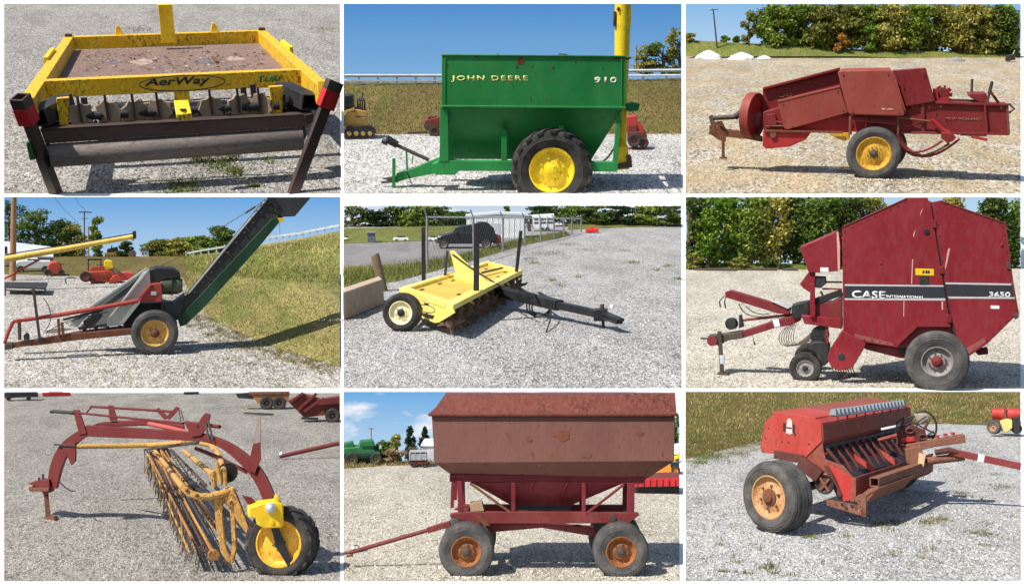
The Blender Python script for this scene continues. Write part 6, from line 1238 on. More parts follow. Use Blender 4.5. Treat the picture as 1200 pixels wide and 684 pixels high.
MB(F).prism([N_(x, y) for x, y in ((744, 380), (774, 378), (776, 470), (786, 556), (808, 604), (796, 614), (768, 572), (752, 480))], (5, 10, 0)).build('end_arm', EP, bevel=1.5)
MB(F).prism([N_(x, y) for x, y in ((800, 392), (816, 392), (820, 500), (824, 560), (810, 612), (802, 604), (808, 540))], (5, 10, 0)).build('end_arm', EP, bevel=1.5)
MB(F).tube([N_(742, 292), N_(748, 346)], 9, 8).build('end_stay', RKY); MB(F).tube([N_(756, 260), N_(770, 330)], 7, 8).build('end_stay', RKY)
bars = [((514, 224), (668, 520)), ((536, 222), (744, 582)), ((560, 216), (752, 470)), ((596, 214), (718, 340)), ((640, 220), (748, 306)), ((526, 226), (700, 560))]
tine = None
for i, (f_, n_) in enumerate(bars):
    a, b = Fr(*f_), N_(*n_); big = i in (1, 4)
    mt_ = (RTI, RTI, RTI, STEEL, RKY, STEEL)[i]; MB(F).tube([a, b], 10 if big else 5, 8).build('tine_bar', mt_)
    if i == 4: MB(F).tube([b-(b-a).normalized()*30, b+(b-a).normalized()*4], 18, 12).build('bar_cap', RKY, bevel=1)
    if i == 1: MB(F).tube([b-(b-a).normalized()*6, b+(b-a).normalized()*10], 19, 12).build('bar_cap', RTI, bevel=1)
    if i == 4: continue
    nt_ = (46, 46, 30, 20, 0, 44)[i]
    for k in range(nt_):
        p = a.lerp(b, (k+.4)/nt_)
        if tine is None: tine = MB().tube([(0, 0, 2), (2, -6, -18), (0, -2, -44), (-8, 8, -84), (-10, 12, -98)], [1.9, 1.8, 1.6, 1.4, 1.1], 5).build('tine', STEEL, r); tine.location = p
        else: again(tine, p, (rnd.uniform(-.12, .12)+(.9 if i in (2, 3) else 0), rnd.uniform(-.1, .1), rnd.uniform(-.2, .2)), (1, 1, (1.0, .92, .7, .6, 0, 1.0)[i]*rnd.uniform(.9, 1.08)))
for k in range(14):
    t = (k+.3)/14; a = Fr(500, 218).lerp(N_(640, 470), t); MB(F).tube([a+V((0, 0, 10)), a+V((6, -14, -50)), a+V((4, -4, -112))], 2.0, 6).build('stripper_bar', RKY if k % 3 == 1 else STEEL)
for k in range(11):
    u = k/10; a, b = Fr(503+92*u, 222-4*u), N_(648+118*u, 470+104*math.sin(1.2+u*2.2))
    MB(F).tube([a, a.lerp(b, .5)+V((0, -8, -7)), b], 2.4+.9*(k % 3), 6).build('slat_rod', (STEEL, RKY, STEEL, RTI, STEEL)[k % 5])
MB(F).tube([Fr(505, 216), N_(690, 190)], 6, 8).build('reel_shaft', STEEL); MB(F).tube([Fr(560, 236), N_(790, 440)], 12, 10).build('reel_shaft', BLACK)
MB(F).cyl(Fr(560, 236)-V((0, 14, 0)), (gn-gf).normalized(), 52, 8, 20).build('reel_spider', BLACK, bevel=1); MB(F).cyl(N_(796, 306)+V((0, 90, 0)), (gn-gf).normalized(), 34, 14, 24).build('far_wheel', TYRE, bevel=2)
for x0, y0, x1, y1 in ((700, 560, 740, 586), (776, 600, 800, 616)): MB(F).tube([N_(x0, y0), N_(x1, y1)], 6, 6).build('reel_link', STEEL)
# gear case and wheel
wg = F.G(985, 640); d0 = wg.y
PZ(F, 'gear_case', RKB, [(866, 418), (908, 404), (960, 398), (988, 404), (990, 478), (978, 488), (920, 490), (896, 478), (892, 454), (866, 452)], d0-92, d0-10, 5); PZ(F, 'gear_flange', RKB, [(962, 378), (972, 380), (972, 404), (958, 402)], d0-80, d0-30, 1)
MB(F).cyl(F.P(943, 418, d0-92), (0, -1, 0), 17, 8, 20).build('fill_cap', GALV, bevel=2); MB(F).ball(F.P(943, 418, d0-100), 12, 8).build('cap_knob', GALV)
for x, y in ((948, 468), (970, 476)): CY(F, 'case_bolt', RKB, (x, y, d0-92), (0, -1, 0), 7, 4, n=10)
PZ(F, 'hub_arm', BLACK, [(944, 486), (972, 484), (1000, 560), (1032, 628), (1010, 634), (966, 560)], d0-70, d0-58, 1); PZ(F, 'drop_bracket', ARC, [(846, 378), (880, 386), (900, 410), (866, 408)], d0-40, d0-10, 1)
wheel(F, F.P(985, 538, d0-14), 118, 84, 78, TYRE, RWY, BLACK, out=V((-.42, -.9, .05)), lugs=16, dish=.22, hub_r=14, nuts=6)
# far equipment and the loose pole
F = Frame(c, 980, 250); o = MB(F).tube([F.P(974, 240, 0), F.P(1080, 216, 0), F.P(1183, 193, 0)], [7, 8, 8], 10).build('loose_tube', ARC, F); tag(o, 'long dark red tube with a white tip jutting in from the right edge', 'tube'); MB(F).ball(F.P(980, 231, 0), 7, 6).build('tip', WHITEP, o)
F = Frame(c, 900, 96); tag(MB(F).bar(F.P(850, 88, 0), F.P(954, 93, 0), 16, 6).build('plank', STEEL, F, bevel=1), 'dark plank lying on the gravel behind the grey spike of the rake', 'plank')
F = Frame(c, 905, 76); r = thing(F, 'flat_trailer', 'low trailer with brown deck and dark tyres at the top right of the rake yard', 'trailer', 'machines parked at the back of the rake yard')
PZ(F, 'deck', paint('deck_ochre', (150, 106, 62), amt=.5), [(872, 22), (1010, 20), (1004, 50), (900, 56)], 0, 70, 1); PZ(F, 'frame', BLACK, [(822, 22), (880, 18), (884, 40), (830, 36)], 10, 60, 1); PZ(F, 'deck_rail', RUSTY, [(866, 18), (1010, 16), (1010, 24), (868, 26)], -4, 74, 1)
for x in (930, 974): wheel(F, F.P(x, 54, -8), 24, 20, 11, TYRE, STEEL, STEEL, nuts=0)
F = Frame(c, 1100, 120); r = thing(F, 'red_disc_frame', 'dark red implement with slanted arms and one tyre at the upper right corner', 'implement', 'machines parked at the back of the rake yard')
PZ(F, 'frame', RDK, [(1002, 46), (1060, 22), (1120, 40), (1184, 30), (1184, 90), (1096, 100), (1060, 104), (1040, 84)], 0, 60, 2)
for a, b in (((1010, 52), (1058, 18)), ((1040, 78), (1104, 20)), ((1060, 84), (1130, 36))): BR(F, 'arm', ARC, (*a, -6), (*b, -6), 10, 10)
PZ(F, 'hood', ARC, [(1104, 40), (1184, 34), (1184, 56), (1110, 62)], -14, -4, 1); wheel(F, F.P(1160, 98, -16), 27, 24, 12, TYRE, STEEL, STEEL, nuts=0); BR(F, 'skid', BLACK, (1050, 106, -4), (1110, 108, -4), 8, 8)
F = Frame(c, 70, 46); r = thing(F, 'dark_trailer', 'dark low machine at the upper left corner of the rake yard', 'machine', 'machines parked at the back of the rake yard')
PZ(F, 'body', BLACK, [(15, 18), (132, 17), (134, 32), (15, 36)], 0, 60, 2)
for x in (30, 100): wheel(F, F.P(x, 37, -4), 9, 14, 5, TYRE, STEEL, STEEL, nuts=0)
F = Frame(c, 200, 30); r = thing(F, 'red_bar', 'bright red low implement beside the dark machine at upper left', 'implement', 'machines parked at the back of the rake yard'); PZ(F, 'body', NRB, [(146, 18), (244, 17), (248, 28), (150, 30)], 0, 30, 1); PZ(F, 'rail', NRB, [(170, 15), (220, 15), (220, 18), (170, 18)], 4, 20, .5)
F = Frame(c, 668, 24); r = thing(F, 'dark_machine', 'tiny dark machine at the top edge right of the levers', 'machine', 'machines parked at the back of the rake yard'); PZ(F, 'body', BLACK, [(640, 16), (694, 15), (692, 22), (642, 24)], 0, 30, 1); CY(F, 'roller', BLACK, (652, 22, -2), (0, -1, 0), 4, 4, n=10)
tp = []
for x, y, n, sx in ((800, 72, 240, 50), (860, 66, 160, 30), (600, 45, 90, 40), (500, 46, 60, 30), (660, 86, 60, 20), (180, 24, 60, 30)):
    g = CF[c].G(x, y); k = g.y/FZ+1; tp += [(g.x+rnd.gauss(0, sx*k), g.y+rnd.gauss(0, sx*1.2*k), 0) for _ in range(n)]
blades(CF[c], tp, 10, 2, B_GREEN, 'grass_tufts')
# ================================================================ gravity wagon yard
c = c8; gc = c.gD(262)
_, smp = bank(c, CF[c], [[(8, 282, c.gD(282)), (160, 272, c.gD(272)), (330, 268, c.gD(268))], [(8, 252, c.gD(262)), (160, 258, c.gD(260)), (330, 256, c.gD(259))]], M_DRYGRASS, 'grass_strip', nx=10, ny=2, jit=2)
blades(CF[c], smp(1500), 22, 1.8, B_STRAW, 'grass')
GR = leafmat('brush_brown', [(92, 78, 60), (124, 108, 82), (150, 130, 100), (110, 110, 70)])
for x, w, h, lb in ((40, 110, 34, 'low brown brush in front of the green combine'), (190, 110, 50, 'brown brush between the combine and the grey wagon'), (255, 90, 52, 'brown brush behind the small grey wagon')):
    tree(c, x, 272 if x < 100 else 262, (272 if x < 100 else 262)-h, w, c.gD(266), GR, BARK, lb, 'brush along the back of the wagon yard', n=700, leaf=4.5, base=.05, clump=10, name='bush', cat='brush')
for x, yt, w, mt, sh, lb in ((240, 138, 62, LF_CON, 'cone', 'tallest dark conifer left of the white shed'), (292, 140, 56, LF_CON, 'cone', 'dark conifer right behind the white shed'), (190, 166, 50, LF_OLIVE, 'tall', 'slim olive tree between the pole and the conifers'), (155, 186, 70, LF_MID, 'round', 'rounded green tree just right of the combine'), (122, 200, 50, LF_MID, 'round', 'low green tree behind the combine'), (1172, 100, 60, LF_MID, 'tall', 'green tree at the right edge beside the wagon')):
    tree(c, x, 260, yt, w, gc*1.01, mt, BARK, lb, 'trees behind the wagon yard', n=1500, leaf=4.5, shape=sh, base=.06, clump=20)
F = Frame(c, 105, 258, D=gc*1.012); thing(F, 'utility_pole', 'utility pole with short crossarm behind the green combine', 'utility pole')
MB(F).tube([F.P(105, 262, 0), F.P(104, 138, 0)], [2.6, 2]).build('pole', WOODPOLE); BR(F, 'crossarm', WOODPOLE, (92, 143, -2), (116, 142, -2), 3)
F = Frame(c, 300, 262, D=c.gD(264)); thing(F, 'shed', 'small white shed with pale roof partly hidden by the red wagon', 'shed')
WS = flat('shed_white', (226, 226, 224), .6); PZ(F, 'wall', WS, [(284, 200), (340, 200), (340, 264), (284, 264)], 0, 60, 0)
MB(F).loft([F.P(277, 200, -6), F.P(345, 200, -6), F.P(345, 204, -6), F.P(277, 204, -6)], [F.P(290, 177, 30), F.P(345, 177, 30), F.P(345, 181, 30), F.P(290, 181, 30)]).build('roof', WS)
PZ(F, 'door', flat('door_grey', (196, 198, 200), .5), [(303, 216), (322, 216), (322, 262), (303, 262)], -2, 1, 0)
OLV = paint('rim_dull', (96, 92, 50), amt=.6); CG = paint('combine_green', (28, 96, 50), (58, 84, 54), .35, .5, .03)
F = Frame(c, 80, 270); thing(F, 'combine', 'green combine harvester with dark wheel at the far left behind the brush', 'combine harvester')
PZ(F, 'body', CG, [(8, 210), (60, 206), (64, 190), (108, 186), (114, 222), (136, 226), (138, 246), (8, 250)], 0, 90, 3); PZ(F, 'grain_tank', CG, [(8, 196), (40, 190), (44, 208), (8, 210)], 10, 80, 2)
PZ(F, 'belt_guard', flat('guard_black', (40, 46, 42)), [(8, 232), (112, 228), (112, 236), (8, 242)], -4, 2, 0); PZ(F, 'rear_hood', CG, [(66, 188), (112, 186), (118, 204), (70, 206)], -6, 60, 2)
PZ(F, 'axle_frame', BLACK, [(10, 246), (134, 242), (130, 256), (10, 260)], 10, 70, 1)
wheel(F, F.P(120, 248, -6), 21, 18, 11, TYRE, OLV, STEEL, nuts=0); wheel(F, F.P(36, 250, -6), 24, 18, 12, TYRE, OLV, STEEL, nuts=0)
F = Frame(c, 268, 278); thing(F, 'small_wagon', 'small grey flat sided wagon parked in front of the white shed', 'wagon')
GRW = paint('grey_boards', (142, 146, 150), (110, 100, 92), .5, .7, .05); PZ(F, 'box', GRW, [(236, 232), (300, 230), (302, 252), (236, 254)], 0, 60, 1); PZ(F, 'top_rail', GRW, [(238, 223), (298, 222), (298, 226), (238, 227)], 0, 60, 1)
for x in (240, 258, 276, 295): BR(F, 'stake', GRW, (x, 224, 0), (x, 254, 0), 3)
PZ(F, 'chassis', RDK, [(238, 254), (300, 252), (298, 266), (240, 268)], 4, 56, 1)
for x in (250, 288): wheel(F, F.P(x, 268, -2), 9, 9, 4, TYRE, RDK, STEEL, nuts=0)
# machines peeping out behind the wagon on the right
OR = paint('orange_paint', (206, 132, 40), (130, 84, 50), .5, .6, .03)
F = Frame(c, 1140, 300); thing(F, 'orange_loader', 'orange and yellow machine partly hidden behind the right end of the wagon', 'loader')
PZ(F, 'body', OR, [(1096, 276), (1150, 262), (1178, 264), (1178, 296), (1100, 298)], 0, 60, 3); PZ(F, 'boom', JY, [(1120, 254), (1178, 234), (1178, 246), (1130, 264)], 10, 30, 1)
PZ(F, 'cab', GLASS, [(1146, 262), (1178, 260), (1178, 280), (1150, 282)], -4, 4, 0); PZ(F, 'canopy', WHITEP, [(1158, 200), (1178, 196), (1178, 232), (1160, 234)], 20, 60, 2)
wheel(F, F.P(1166, 288, -6), 16, 14, 8, TYRE, OR, STEEL, nuts=0)
F = Frame(c, 1120, 372); thing(F, 'flatbed_trailer', 'long low red trailer behind the right wheel of the wagon', 'trailer')
TRD = paint('trailer_red', (176, 34, 40), (120, 66, 58), .4, .5, .03); PZ(F, 'side_rail', TRD, [(1020, 318), (1178, 314), (1178, 344), (1020, 346)], 0, 8, 1); PZ(F, 'deck', RDK, [(1020, 316), (1178, 312), (1178, 318), (1020, 322)], 8, 150, 0)
for x in range(1030, 1178, 22): BR(F, 'stake_pocket', TRD, (x, 318, -3), (x, 344, -3), 5, 4)
PZ(F, 'under_frame_or_shade', BLACK, [(1020, 348), (1178, 346), (1178, 368), (1020, 372)], 20, 120, 0)  # black block standing in for the shadow beneath the trailer
# ---- the wagon
WB = paint('wagon_brown', (116, 76, 67), (128, 84, 66), .5, .6, .006, fade=(128, 86, 76), rust=(122, 62, 36), ramt=.14)
WT = paint('wagon_top_rust', (112, 56, 46), (98, 46, 36), .7, .7, .012, fade=(128, 68, 56), rust=(96, 42, 30), ramt=.7)
WR = paint('wagon_red', (104, 22, 32), (84, 46, 42), .35, .5, .012, rust=(100, 50, 42), ramt=.15)
WRB = paint('wagon_chassis', (106, 34, 34), (86, 52, 44), .5, .55, .012, rust=(104, 56, 40), ramt=.35)
RIMR = paint('rim_rust', (150, 96, 52), (100, 62, 40), .7, .7, .03, rust=(120, 62, 30), ramt=.7)
F = Frame(c, 640, 661); r = thing(F, 'gravity_wagon', 'big reddish brown gravity wagon with rusty flared top on four worn tyres', 'grain wagon')
dd = 330
def ring(zp, d0, d1):
    a = [F.P(*zp[0], d0), F.P(*zp[1], d0)]; return a+[a[1]+V((0, d1-d0, 0)), a[0]+V((0, d1-d0, 0))]
R0 = [F.P(366, 17, 70), F.P(1163, 17, 70), F.P(1150, 20, 260), F.P(372, 20, 260)]; R1 = ring([(309, 95), (1169, 95)], 20, dd-20)
R2 = ring([(315, 100), (1163, 100)], 26, dd-26); R3_ = ring([(325, 262), (1160, 256)], 26, dd-26); R4 = ring([(384, 304), (1056, 322)], 84, dd-84)
def shell(name, A, B_, mat, bv=1.5):
    for i in range(4):
        j = (i+1) % 4; n = (A[j]-A[i]).cross(B_[i]-A[i]).normalized()*3
        ce = sum(A, V((0, 0, 0)))/4
        if n.dot(ce-A[i]) < 0: n = -n
        MB(F).prism([A[i], A[j], B_[j], B_[i]], n).build(name, mat, bevel=bv)
shell('top_panel', R0, R1, WT); shell('side_panel', R2, R3_, WB); shell('slope_panel', R3_, R4, WB)
for i in range(4): MB(F).bar(R1[i], R1[(i+1) % 4], 12, 9).build('rim_rail', WT, bevel=1.5)
BR(F, 'lower_rail', WR, (378, 314, 78), (1058, 322, 78), 12, 26); MB(F).bar(F.P(378, 314, 78)+V((0, 170, 0)), F.P(1058, 322, 78)+V((0, 170, 0)), 12, 26).build('lower_rail', WR, bevel=1)
for k in range(5): blotch(F, 'rust_patch', paint('rust_stain%d' % k, ((122, 70, 48), (112, 74, 62), (120, 70, 62), (110, 64, 50), (112, 74, 64))[k], amt=.6, scale=.05, ramt=.5), *((770, 168, 25, 34, 22, 3), (858, 236, 25, 22, 12, 4), (655, 178, 25, 14, 10, 5), (690, 270, 27, 4, 5, 6), (1040, 160, 25, 16, 10, 7))[k], th=.5)
t = [F.P(452, 330, 70), F.P(985, 332, 70), F.P(985, 332, 70)+V((0, 190, 0)), F.P(452, 330, 70)+V((0, 190, 0))]; z = F.P(690, 408, 140).z
b = [V((F.P(592, 408, 140).x, 130, z)), V((F.P(800, 408, 140).x, 130, z)), V((F.P(800, 408, 140).x, 200, z)), V((F.P(592, 408, 140).x, 200, z))]
MB(F).loft(t, b).build('hopper_bottom', WR, bevel=1)
for x0, x1 in ((668, 652), (788, 762)): BR(F, 'hopper_rib', WR, (x0, 334, 66), (x1, 398, 122), 8, 6)
for q in ((390, 318, 386, 418, 74, 12), (412, 324, 416, 462, 70, 16), (600, 330, 599, 432, 72, 15), (845, 332, 845, 434, 72, 14), (1010, 332, 1008, 440, 72, 26)):
    BR(F, 'leg', WR, (q[0], q[1], q[4]), (q[2], q[3], q[4]), q[5], 12)
    MB(F).bar(F.P(q[0], q[1], q[4])+V((0, 180, 0)), F.P(q[2], q[3], q[4])+V((0, 180, 0)), q[5], 12).build('leg', WR, bevel=1)
BR(F, 'brace', RUSTY, (448, 332, 66), (600, 442, 66), 12, 8); BR(F, 'brace', WR, (986, 336, 66), (852, 440, 66), 12, 8)
PZ(F, 'chassis_beam', WRB, [(420, 434), (606, 432), (1038, 436), (1036, 446), (1004, 472), (470, 474), (380, 452), (378, 440)], 60, 84, 2)
MB(F).prism([F.P(x, y, 60)+V((0, 170, 0)) for x, y in ((420, 434), (1038, 436), (1004, 472), (470, 474), (380, 452))], (0, 24, 0)).build('chassis_beam', WRB, bevel=2)
for x in (430, 620, 800, 1000): MB(F).bar(F.P(x, 450, 80), F.P(x, 450, 80)+V((0, 160, 0)), 16, 20).build('cross_member', WRB, bevel=1)
PZ(F, 'running_gear', WRB, [(500, 474), (700, 474), (880, 486), (900, 520), (830, 510), (700, 488), (520, 504)], 110, 150, 2)
PZ(F, 'wood_block', paint('old_wood', (150, 122, 92), (96, 80, 62), .6, .8, .05), [(447, 404), (490, 400), (498, 430), (450, 432)], 66, 120, 1)
PZ(F, 'slide_gate', BLACK, [(604, 408), (800, 406), (804, 428), (598, 430)], 130, 190, 1)
PZ(F, 'corner_plate', RUSTY, [(470, 448), (486, 446), (520, 480), (498, 482)], 52, 60, 0); CY(F, 'bolt', STEEL, (945, 454, 59), (0, -1, 0), 13, 4)
TB(F, 'tongue', WRB, [(30, 574, 150), (378, 474, 150)], 7.5, n=8); MB(F).bar(F.P(300, 497, 150), F.P(380, 473, 150), 22, 20).build('tongue_socket', WRB, bevel=1)
TB(F, 'tongue_clevis', RUSTY, [(10, 577, 150), (34, 572, 150), (40, 584, 150), (18, 586, 150)], 4); MB(F).tube([F.P(50+12*math.cos(a), 556+8*math.sin(a), 150) for a in [i*.57 for i in range(11)]], 2, 6, True).build('chain_ring', STEEL); CY(F, 'tongue_cap', WHITEP, (40, 556, 146), (0, -1, 0), 7, 4, n=10)
for x, rr in ((437, 97), (973, 97)):
    wheel(F, F.P(x, 565, 36), rr, 76, 54, TYREG, RIMR, STEEL, dish=.3, hub_r=16, nuts=6, ribs=5); wheel(F, F.P(x, 565, 36)+V((0, 260, 0)), rr, 76, 54, TYREG, RIMR, STEEL, out=(0, 1, 0), dish=.3, nuts=0, ribs=5)
    MB(F).tube([F.P(x, 560, 60), F.P(x, 560, 60)+V((0, 210, 0))], 13, 12).build('axle', WRB)
    BR(F, 'axle_stand', WRB, (x, 470, 100), (x, 560, 100), 40, 30)
# ================================================================ seed drill yard
c = c9; DB = c.gD(118)
_, smp = bank(c, CF[c], [[(10, 248, c.gD(249)), (180, 206, c.gD(207)), (330, 172, c.gD(173)), (700, 134, c.gD(135)), (900, 124, c.gD(125)), (1178, 134, c.gD(135))], [(10, 165, c.gD(186)), (300, 135, c.gD(150)), (600, 110, DB), (900, 102, DB*1.03), (1178, 106, DB*1.02)], [(10, 14, DB*1.25), (600, 14, DB*1.25), (1178, 14, DB*1.25)]], M_DRYGRASS, 'grass_bank', nx=24, ny=6, jit=2)
patchy(CF[c], smp, 16000, (B_DRY, B_GREEN, B_STRAW, B_OLIVE), 13, 2.8, 'grass', hi=.62, sc=.006); patchy(CF[c], smp, 14000, (B_STRAW, B_DRY, B_STRAW, B_GREEN), 30, 3, 'tall_dry_grass', lo=.5, hi=.96, sc=.006, seed=3)
for _ in range(1): pass
F0 = CF[c]
tp = []
for _ in range(150):
    t = rnd.random(); E_ = [(10, 248), (180, 206), (330, 172)]; k_ = min(1, int(t*2)); u_ = t*2-k_
    x, y = E_[k_][0]+(E_[k_+1][0]-E_[k_][0])*u_+abs(rnd.gauss(0, 30)), E_[k_][1]+(E_[k_+1][1]-E_[k_][1])*u_+abs(rnd.gauss(0, 16))-3
    g = F0.G(x, y); kk = g.y/FZ+1; tp += [(g.x+rnd.gauss(0, 14*kk), g.y+rnd.gauss(0, 26*kk), 0) for _ in range(22)]
for _ in range(120):
    x, y = rnd.uniform(14, 1170), rnd.uniform(190, 664)
    if rnd.random() < .35 or x < 300 or x > 800:
        g = F0.G(x, y); k = g.y/FZ+1
        for q in range(rnd.randint(6, 34)): tp.append((g.x+rnd.gauss(0, 13*k), max(3, g.y+rnd.gauss(0, 24*k)), 0))
for x, y in ((970, 368), (1110, 345), (690, 480), (740, 470), (440, 520), (1050, 510), (300, 630), (120, 240), (60, 260), (160, 215), (900, 460), (860, 470)):
    g = F0.G(x, y); k = g.y/FZ+1
    for q in range(110): tp.append((g.x+rnd.gauss(0, 20*k), max(3, g.y+rnd.gauss(0, 30*k)), 0))
patchy(F0, lambda n, lo=0, hi=1: tp, 0, (B_GREEN, B_OLIVE, B_DRY), 15, 2.0, 'grass_tufts')
DR = paint('drill_red', (168, 54, 46), (138, 86, 70), .4, .6, .012, fade=(184, 78, 68), rust=(116, 66, 46), ramt=.25); DRD = paint('drill_red_dull', (136, 64, 52), (108, 76, 62), .55, .65, .012, fade=(150, 82, 66), rust=(104, 62, 46), ramt=.35)
DRB = paint('drill_brown', (128, 84, 66), (96, 72, 60), .6, .75, .015, rust=(110, 66, 46), ramt=.6); DRI = paint('drill_bright', (164, 44, 38), (140, 70, 56), .3, .5, .015, rust=(110, 60, 40), ramt=.12); DRM = paint('drill_mech', (84, 40, 36), (76, 60, 54), .5, .65, .02, rust=(96, 60, 46), ramt=.5)
RIMT = paint('rim_tan', (176, 134, 90), (128, 90, 62), .6, .65, .02, rust=(128, 76, 48), ramt=.4)
F = Frame(c, 480, 470); r = thing(F, 'seed_drill', 'weathered red seed drill with long grain box and tan rimmed tyre on white gravel', 'seed drill')
E = F.G(484, 470); h1 = F.P(480, 128, E.y).z
L = F.PZ(790, 70, h1)-F.PZ(480, 128, h1); Ln = L.normalized(); Wd = V((Ln.y, -Ln.x, 0))
if Wd.x < 0: Wd = -Wd
Q = lambda x, y, o=0.0: F.PV(x, y, E+Ln*o, E+Ln*o+Wd)          # point on a cross plane o units along the drill
LL = L.length
END = [(288, 120), (316, 96), (464, 112), (482, 128), (486, 186), (426, 246), (360, 236), (276, 226), (272, 212)]
ep = [Q(x, y) for x, y in END]
MB(F).prism(ep, Ln*8).build('end_panel', DR, bevel=1.5); MB(F).prism([q+Ln*(LL-8) for q in ep], Ln*8).build('end_panel', DR, bevel=1)
def sheet(name, i, j, mat, a=4.0, b=None, th=5):
    p, q = ep[i], ep[j]; b = b or LL-4; up = (q-p).cross(Ln).normalized()
    return MB(F).prism([p+Ln*a, q+Ln*a, q+Ln*b, p+Ln*b], up*th).build(name, mat, bevel=1)
sheet('box_front', 3, 4, DRD); sheet('box_slope', 4, 5, DRD); sheet('box_back', 8, 0, DRD); sheet('box_shoulder', 0, 1, DRD); sheet('box_front_rim', 2, 3, DR)
MB(F).prism([q+Ln*10 for q in (ep[1]+V((0, 0, -6)), ep[2]+V((0, 0, -6)), ep[3]+V((0, 0, -10)), ep[4], ep[5], ep[7], ep[0]+V((0, 0, -4)))], Ln*(LL-24)).build('box_body', DRM)
# lids: the near one closed and red, then the corrugated grey row
lid = [Q(x, y) for x, y in ((312, 84), (462, 104), (466, 116), (314, 97))]
t0 = .17
MB(F).prism(lid, Ln*(LL*t0*1.6)).build('lid', DR, bevel=1.5); MB(F).prism([q+Ln*(LL*t0*1.6+2) for q in lid], Ln*(LL*(1-t0*1.6)-4)).build('lid', DRD, bevel=1.5)
GRY = paint('corrugated_grey', (112, 118, 126), (128, 132, 138), .4, .6, .03); q0 = lid[2]+V((0, 0, 8))+Wd*14
sp = None; ns = 20
a0, a1 = F.PZ(526, 86, h1+46), F.PZ(764, 54, h1+46)
for i in range(ns):
    p = a0.lerp(a1, i/(ns-1)); w = (a1-a0).length/ns
    if sp is None:
        sp = MB().loft([V((-10, -14, -10)), V((w*.55, -14, -10)), V((w*.55, 14, -10)), V((-10, 14, -10))], [V((-4, -9, 12)), V((w*.35, -9, 12)), V((w*.35, 9, 12)), V((-4, 9, 12))]).build('seed_cup', GRY, r, bevel=1.5); sp.location = p; sp.rotation_euler = (0, 0, math.atan2(Ln.y, Ln.x)); 
    else: again(sp, p)
MB(F).bar(a0+V((0, 0, -12)), a1+V((0, 0, -12)), 34, 5).build('cup_rail', GRY, bevel=.8)
for i in range(9): p = a0.lerp(a1, i/8)+V((0, 0, -14))+Wd*16; MB(F).bar(p, p-V((0, 0, 14)), 5, 5).build('cup_clip', BLACK)
# emblem on the end panel
pe = lambda x, y, o=1.0: Q(x, y, -o); CRM = flat('emblem_pale', (226, 190, 182), .6); EBK = flat('emblem_black', (34, 30, 32), .6)
MB(F).prism([pe(x, y) for x, y in ((364, 112), (372, 106), (380, 114), (384, 158), (376, 162), (360, 158))], Ln*1.2).build('emblem', CRM)
for q in ([(350, 122), (358, 123), (358, 152), (350, 150)], [(382, 127), (390, 128), (390, 158), (382, 156)]): MB(F).prism([pe(x, y, 1.8) for x, y in q], Ln*1.2).build('emblem_bar', EBK)
MB(F).prism([pe(x, y, 1.8) for x, y in ((362, 136), (380, 139), (380, 144), (362, 141))], Ln*1.0).build('emblem_bar', EBK)
for x, y in ((300, 140), (346, 188), (390, 166), (368, 190), (392, 160), (440, 196), (290, 176)): MB(F).cyl(Q(x, y, 0), -Ln, 2.6, 2, 8).build('rivet', EBK)
# underframe: end plate, divider plates, seed tubes
MB(F).prism([Q(x, y, 4) for x, y in ((426, 246), (486, 190), (498, 250), (560, 272), (592, 312), (586, 390), (540, 384), (500, 300), (450, 290))], Ln*6).build('side_plate', DRD, bevel=1)
MB(F).prism([Q(x, y, -10) for x, y in ((506, 268), (596, 314), (588, 392), (560, 396), (542, 330))], Ln*6).build('opener_plate', DRI, bevel=1)
MB(F).prism([Q(x, y, -16) for x, y in ((492, 272), (506, 270), (556, 372), (546, 388))], Ln*8).build('lift_arm', DRM, bevel=1)
fb0, fb1 = F.PZ(592, 322, F.P(480, 128, E.y).z*.42), F.PZ(790, 206, F.P(480, 128, E.y).z*.42)
for t in (.3, .62, .95):
    o = LL*t*.8; base = [Q(x, y, 0) for x, y in ((488, 236), (590, 308), (566, 340), (520, 318))]; MB(F).prism([q+Ln*o for q in base], Ln*7).build('divider_plate', DR if t < .9 else DRD, bevel=1)
MB(F).prism([Q(480, 205)+Ln*10, Q(510, 272)+Ln*10, Q(510, 272)+Ln*(LL-20), Q(480, 205)+Ln*(LL-20)], (-4, 6, -6)).build('shade_sheet', BLACK)  # black sheet added for the shadows behind the seed tubes
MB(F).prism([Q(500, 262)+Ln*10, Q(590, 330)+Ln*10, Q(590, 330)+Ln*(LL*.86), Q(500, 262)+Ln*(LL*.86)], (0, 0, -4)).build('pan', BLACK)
st = None
for i in range(13):
    o = 30+(LL-80)*i/13; a = Q(488, 212)+Ln*o; b = Q(562, 322)+Ln*(o+10)
    if st is None: st = MB(F).tube([a, a.lerp(b, .5)+V((0, 0, 10)), b], 7, 8).build('seed_tube', DRM)
    else: again(st, Ln*(o-30))
for off in (0, 22): MB(F).bar(Q(494, 232+off)+Ln*14, Q(494, 232+off)+Ln*(LL-20), 12, 8).build('tube_rail', DRM, bevel=1)
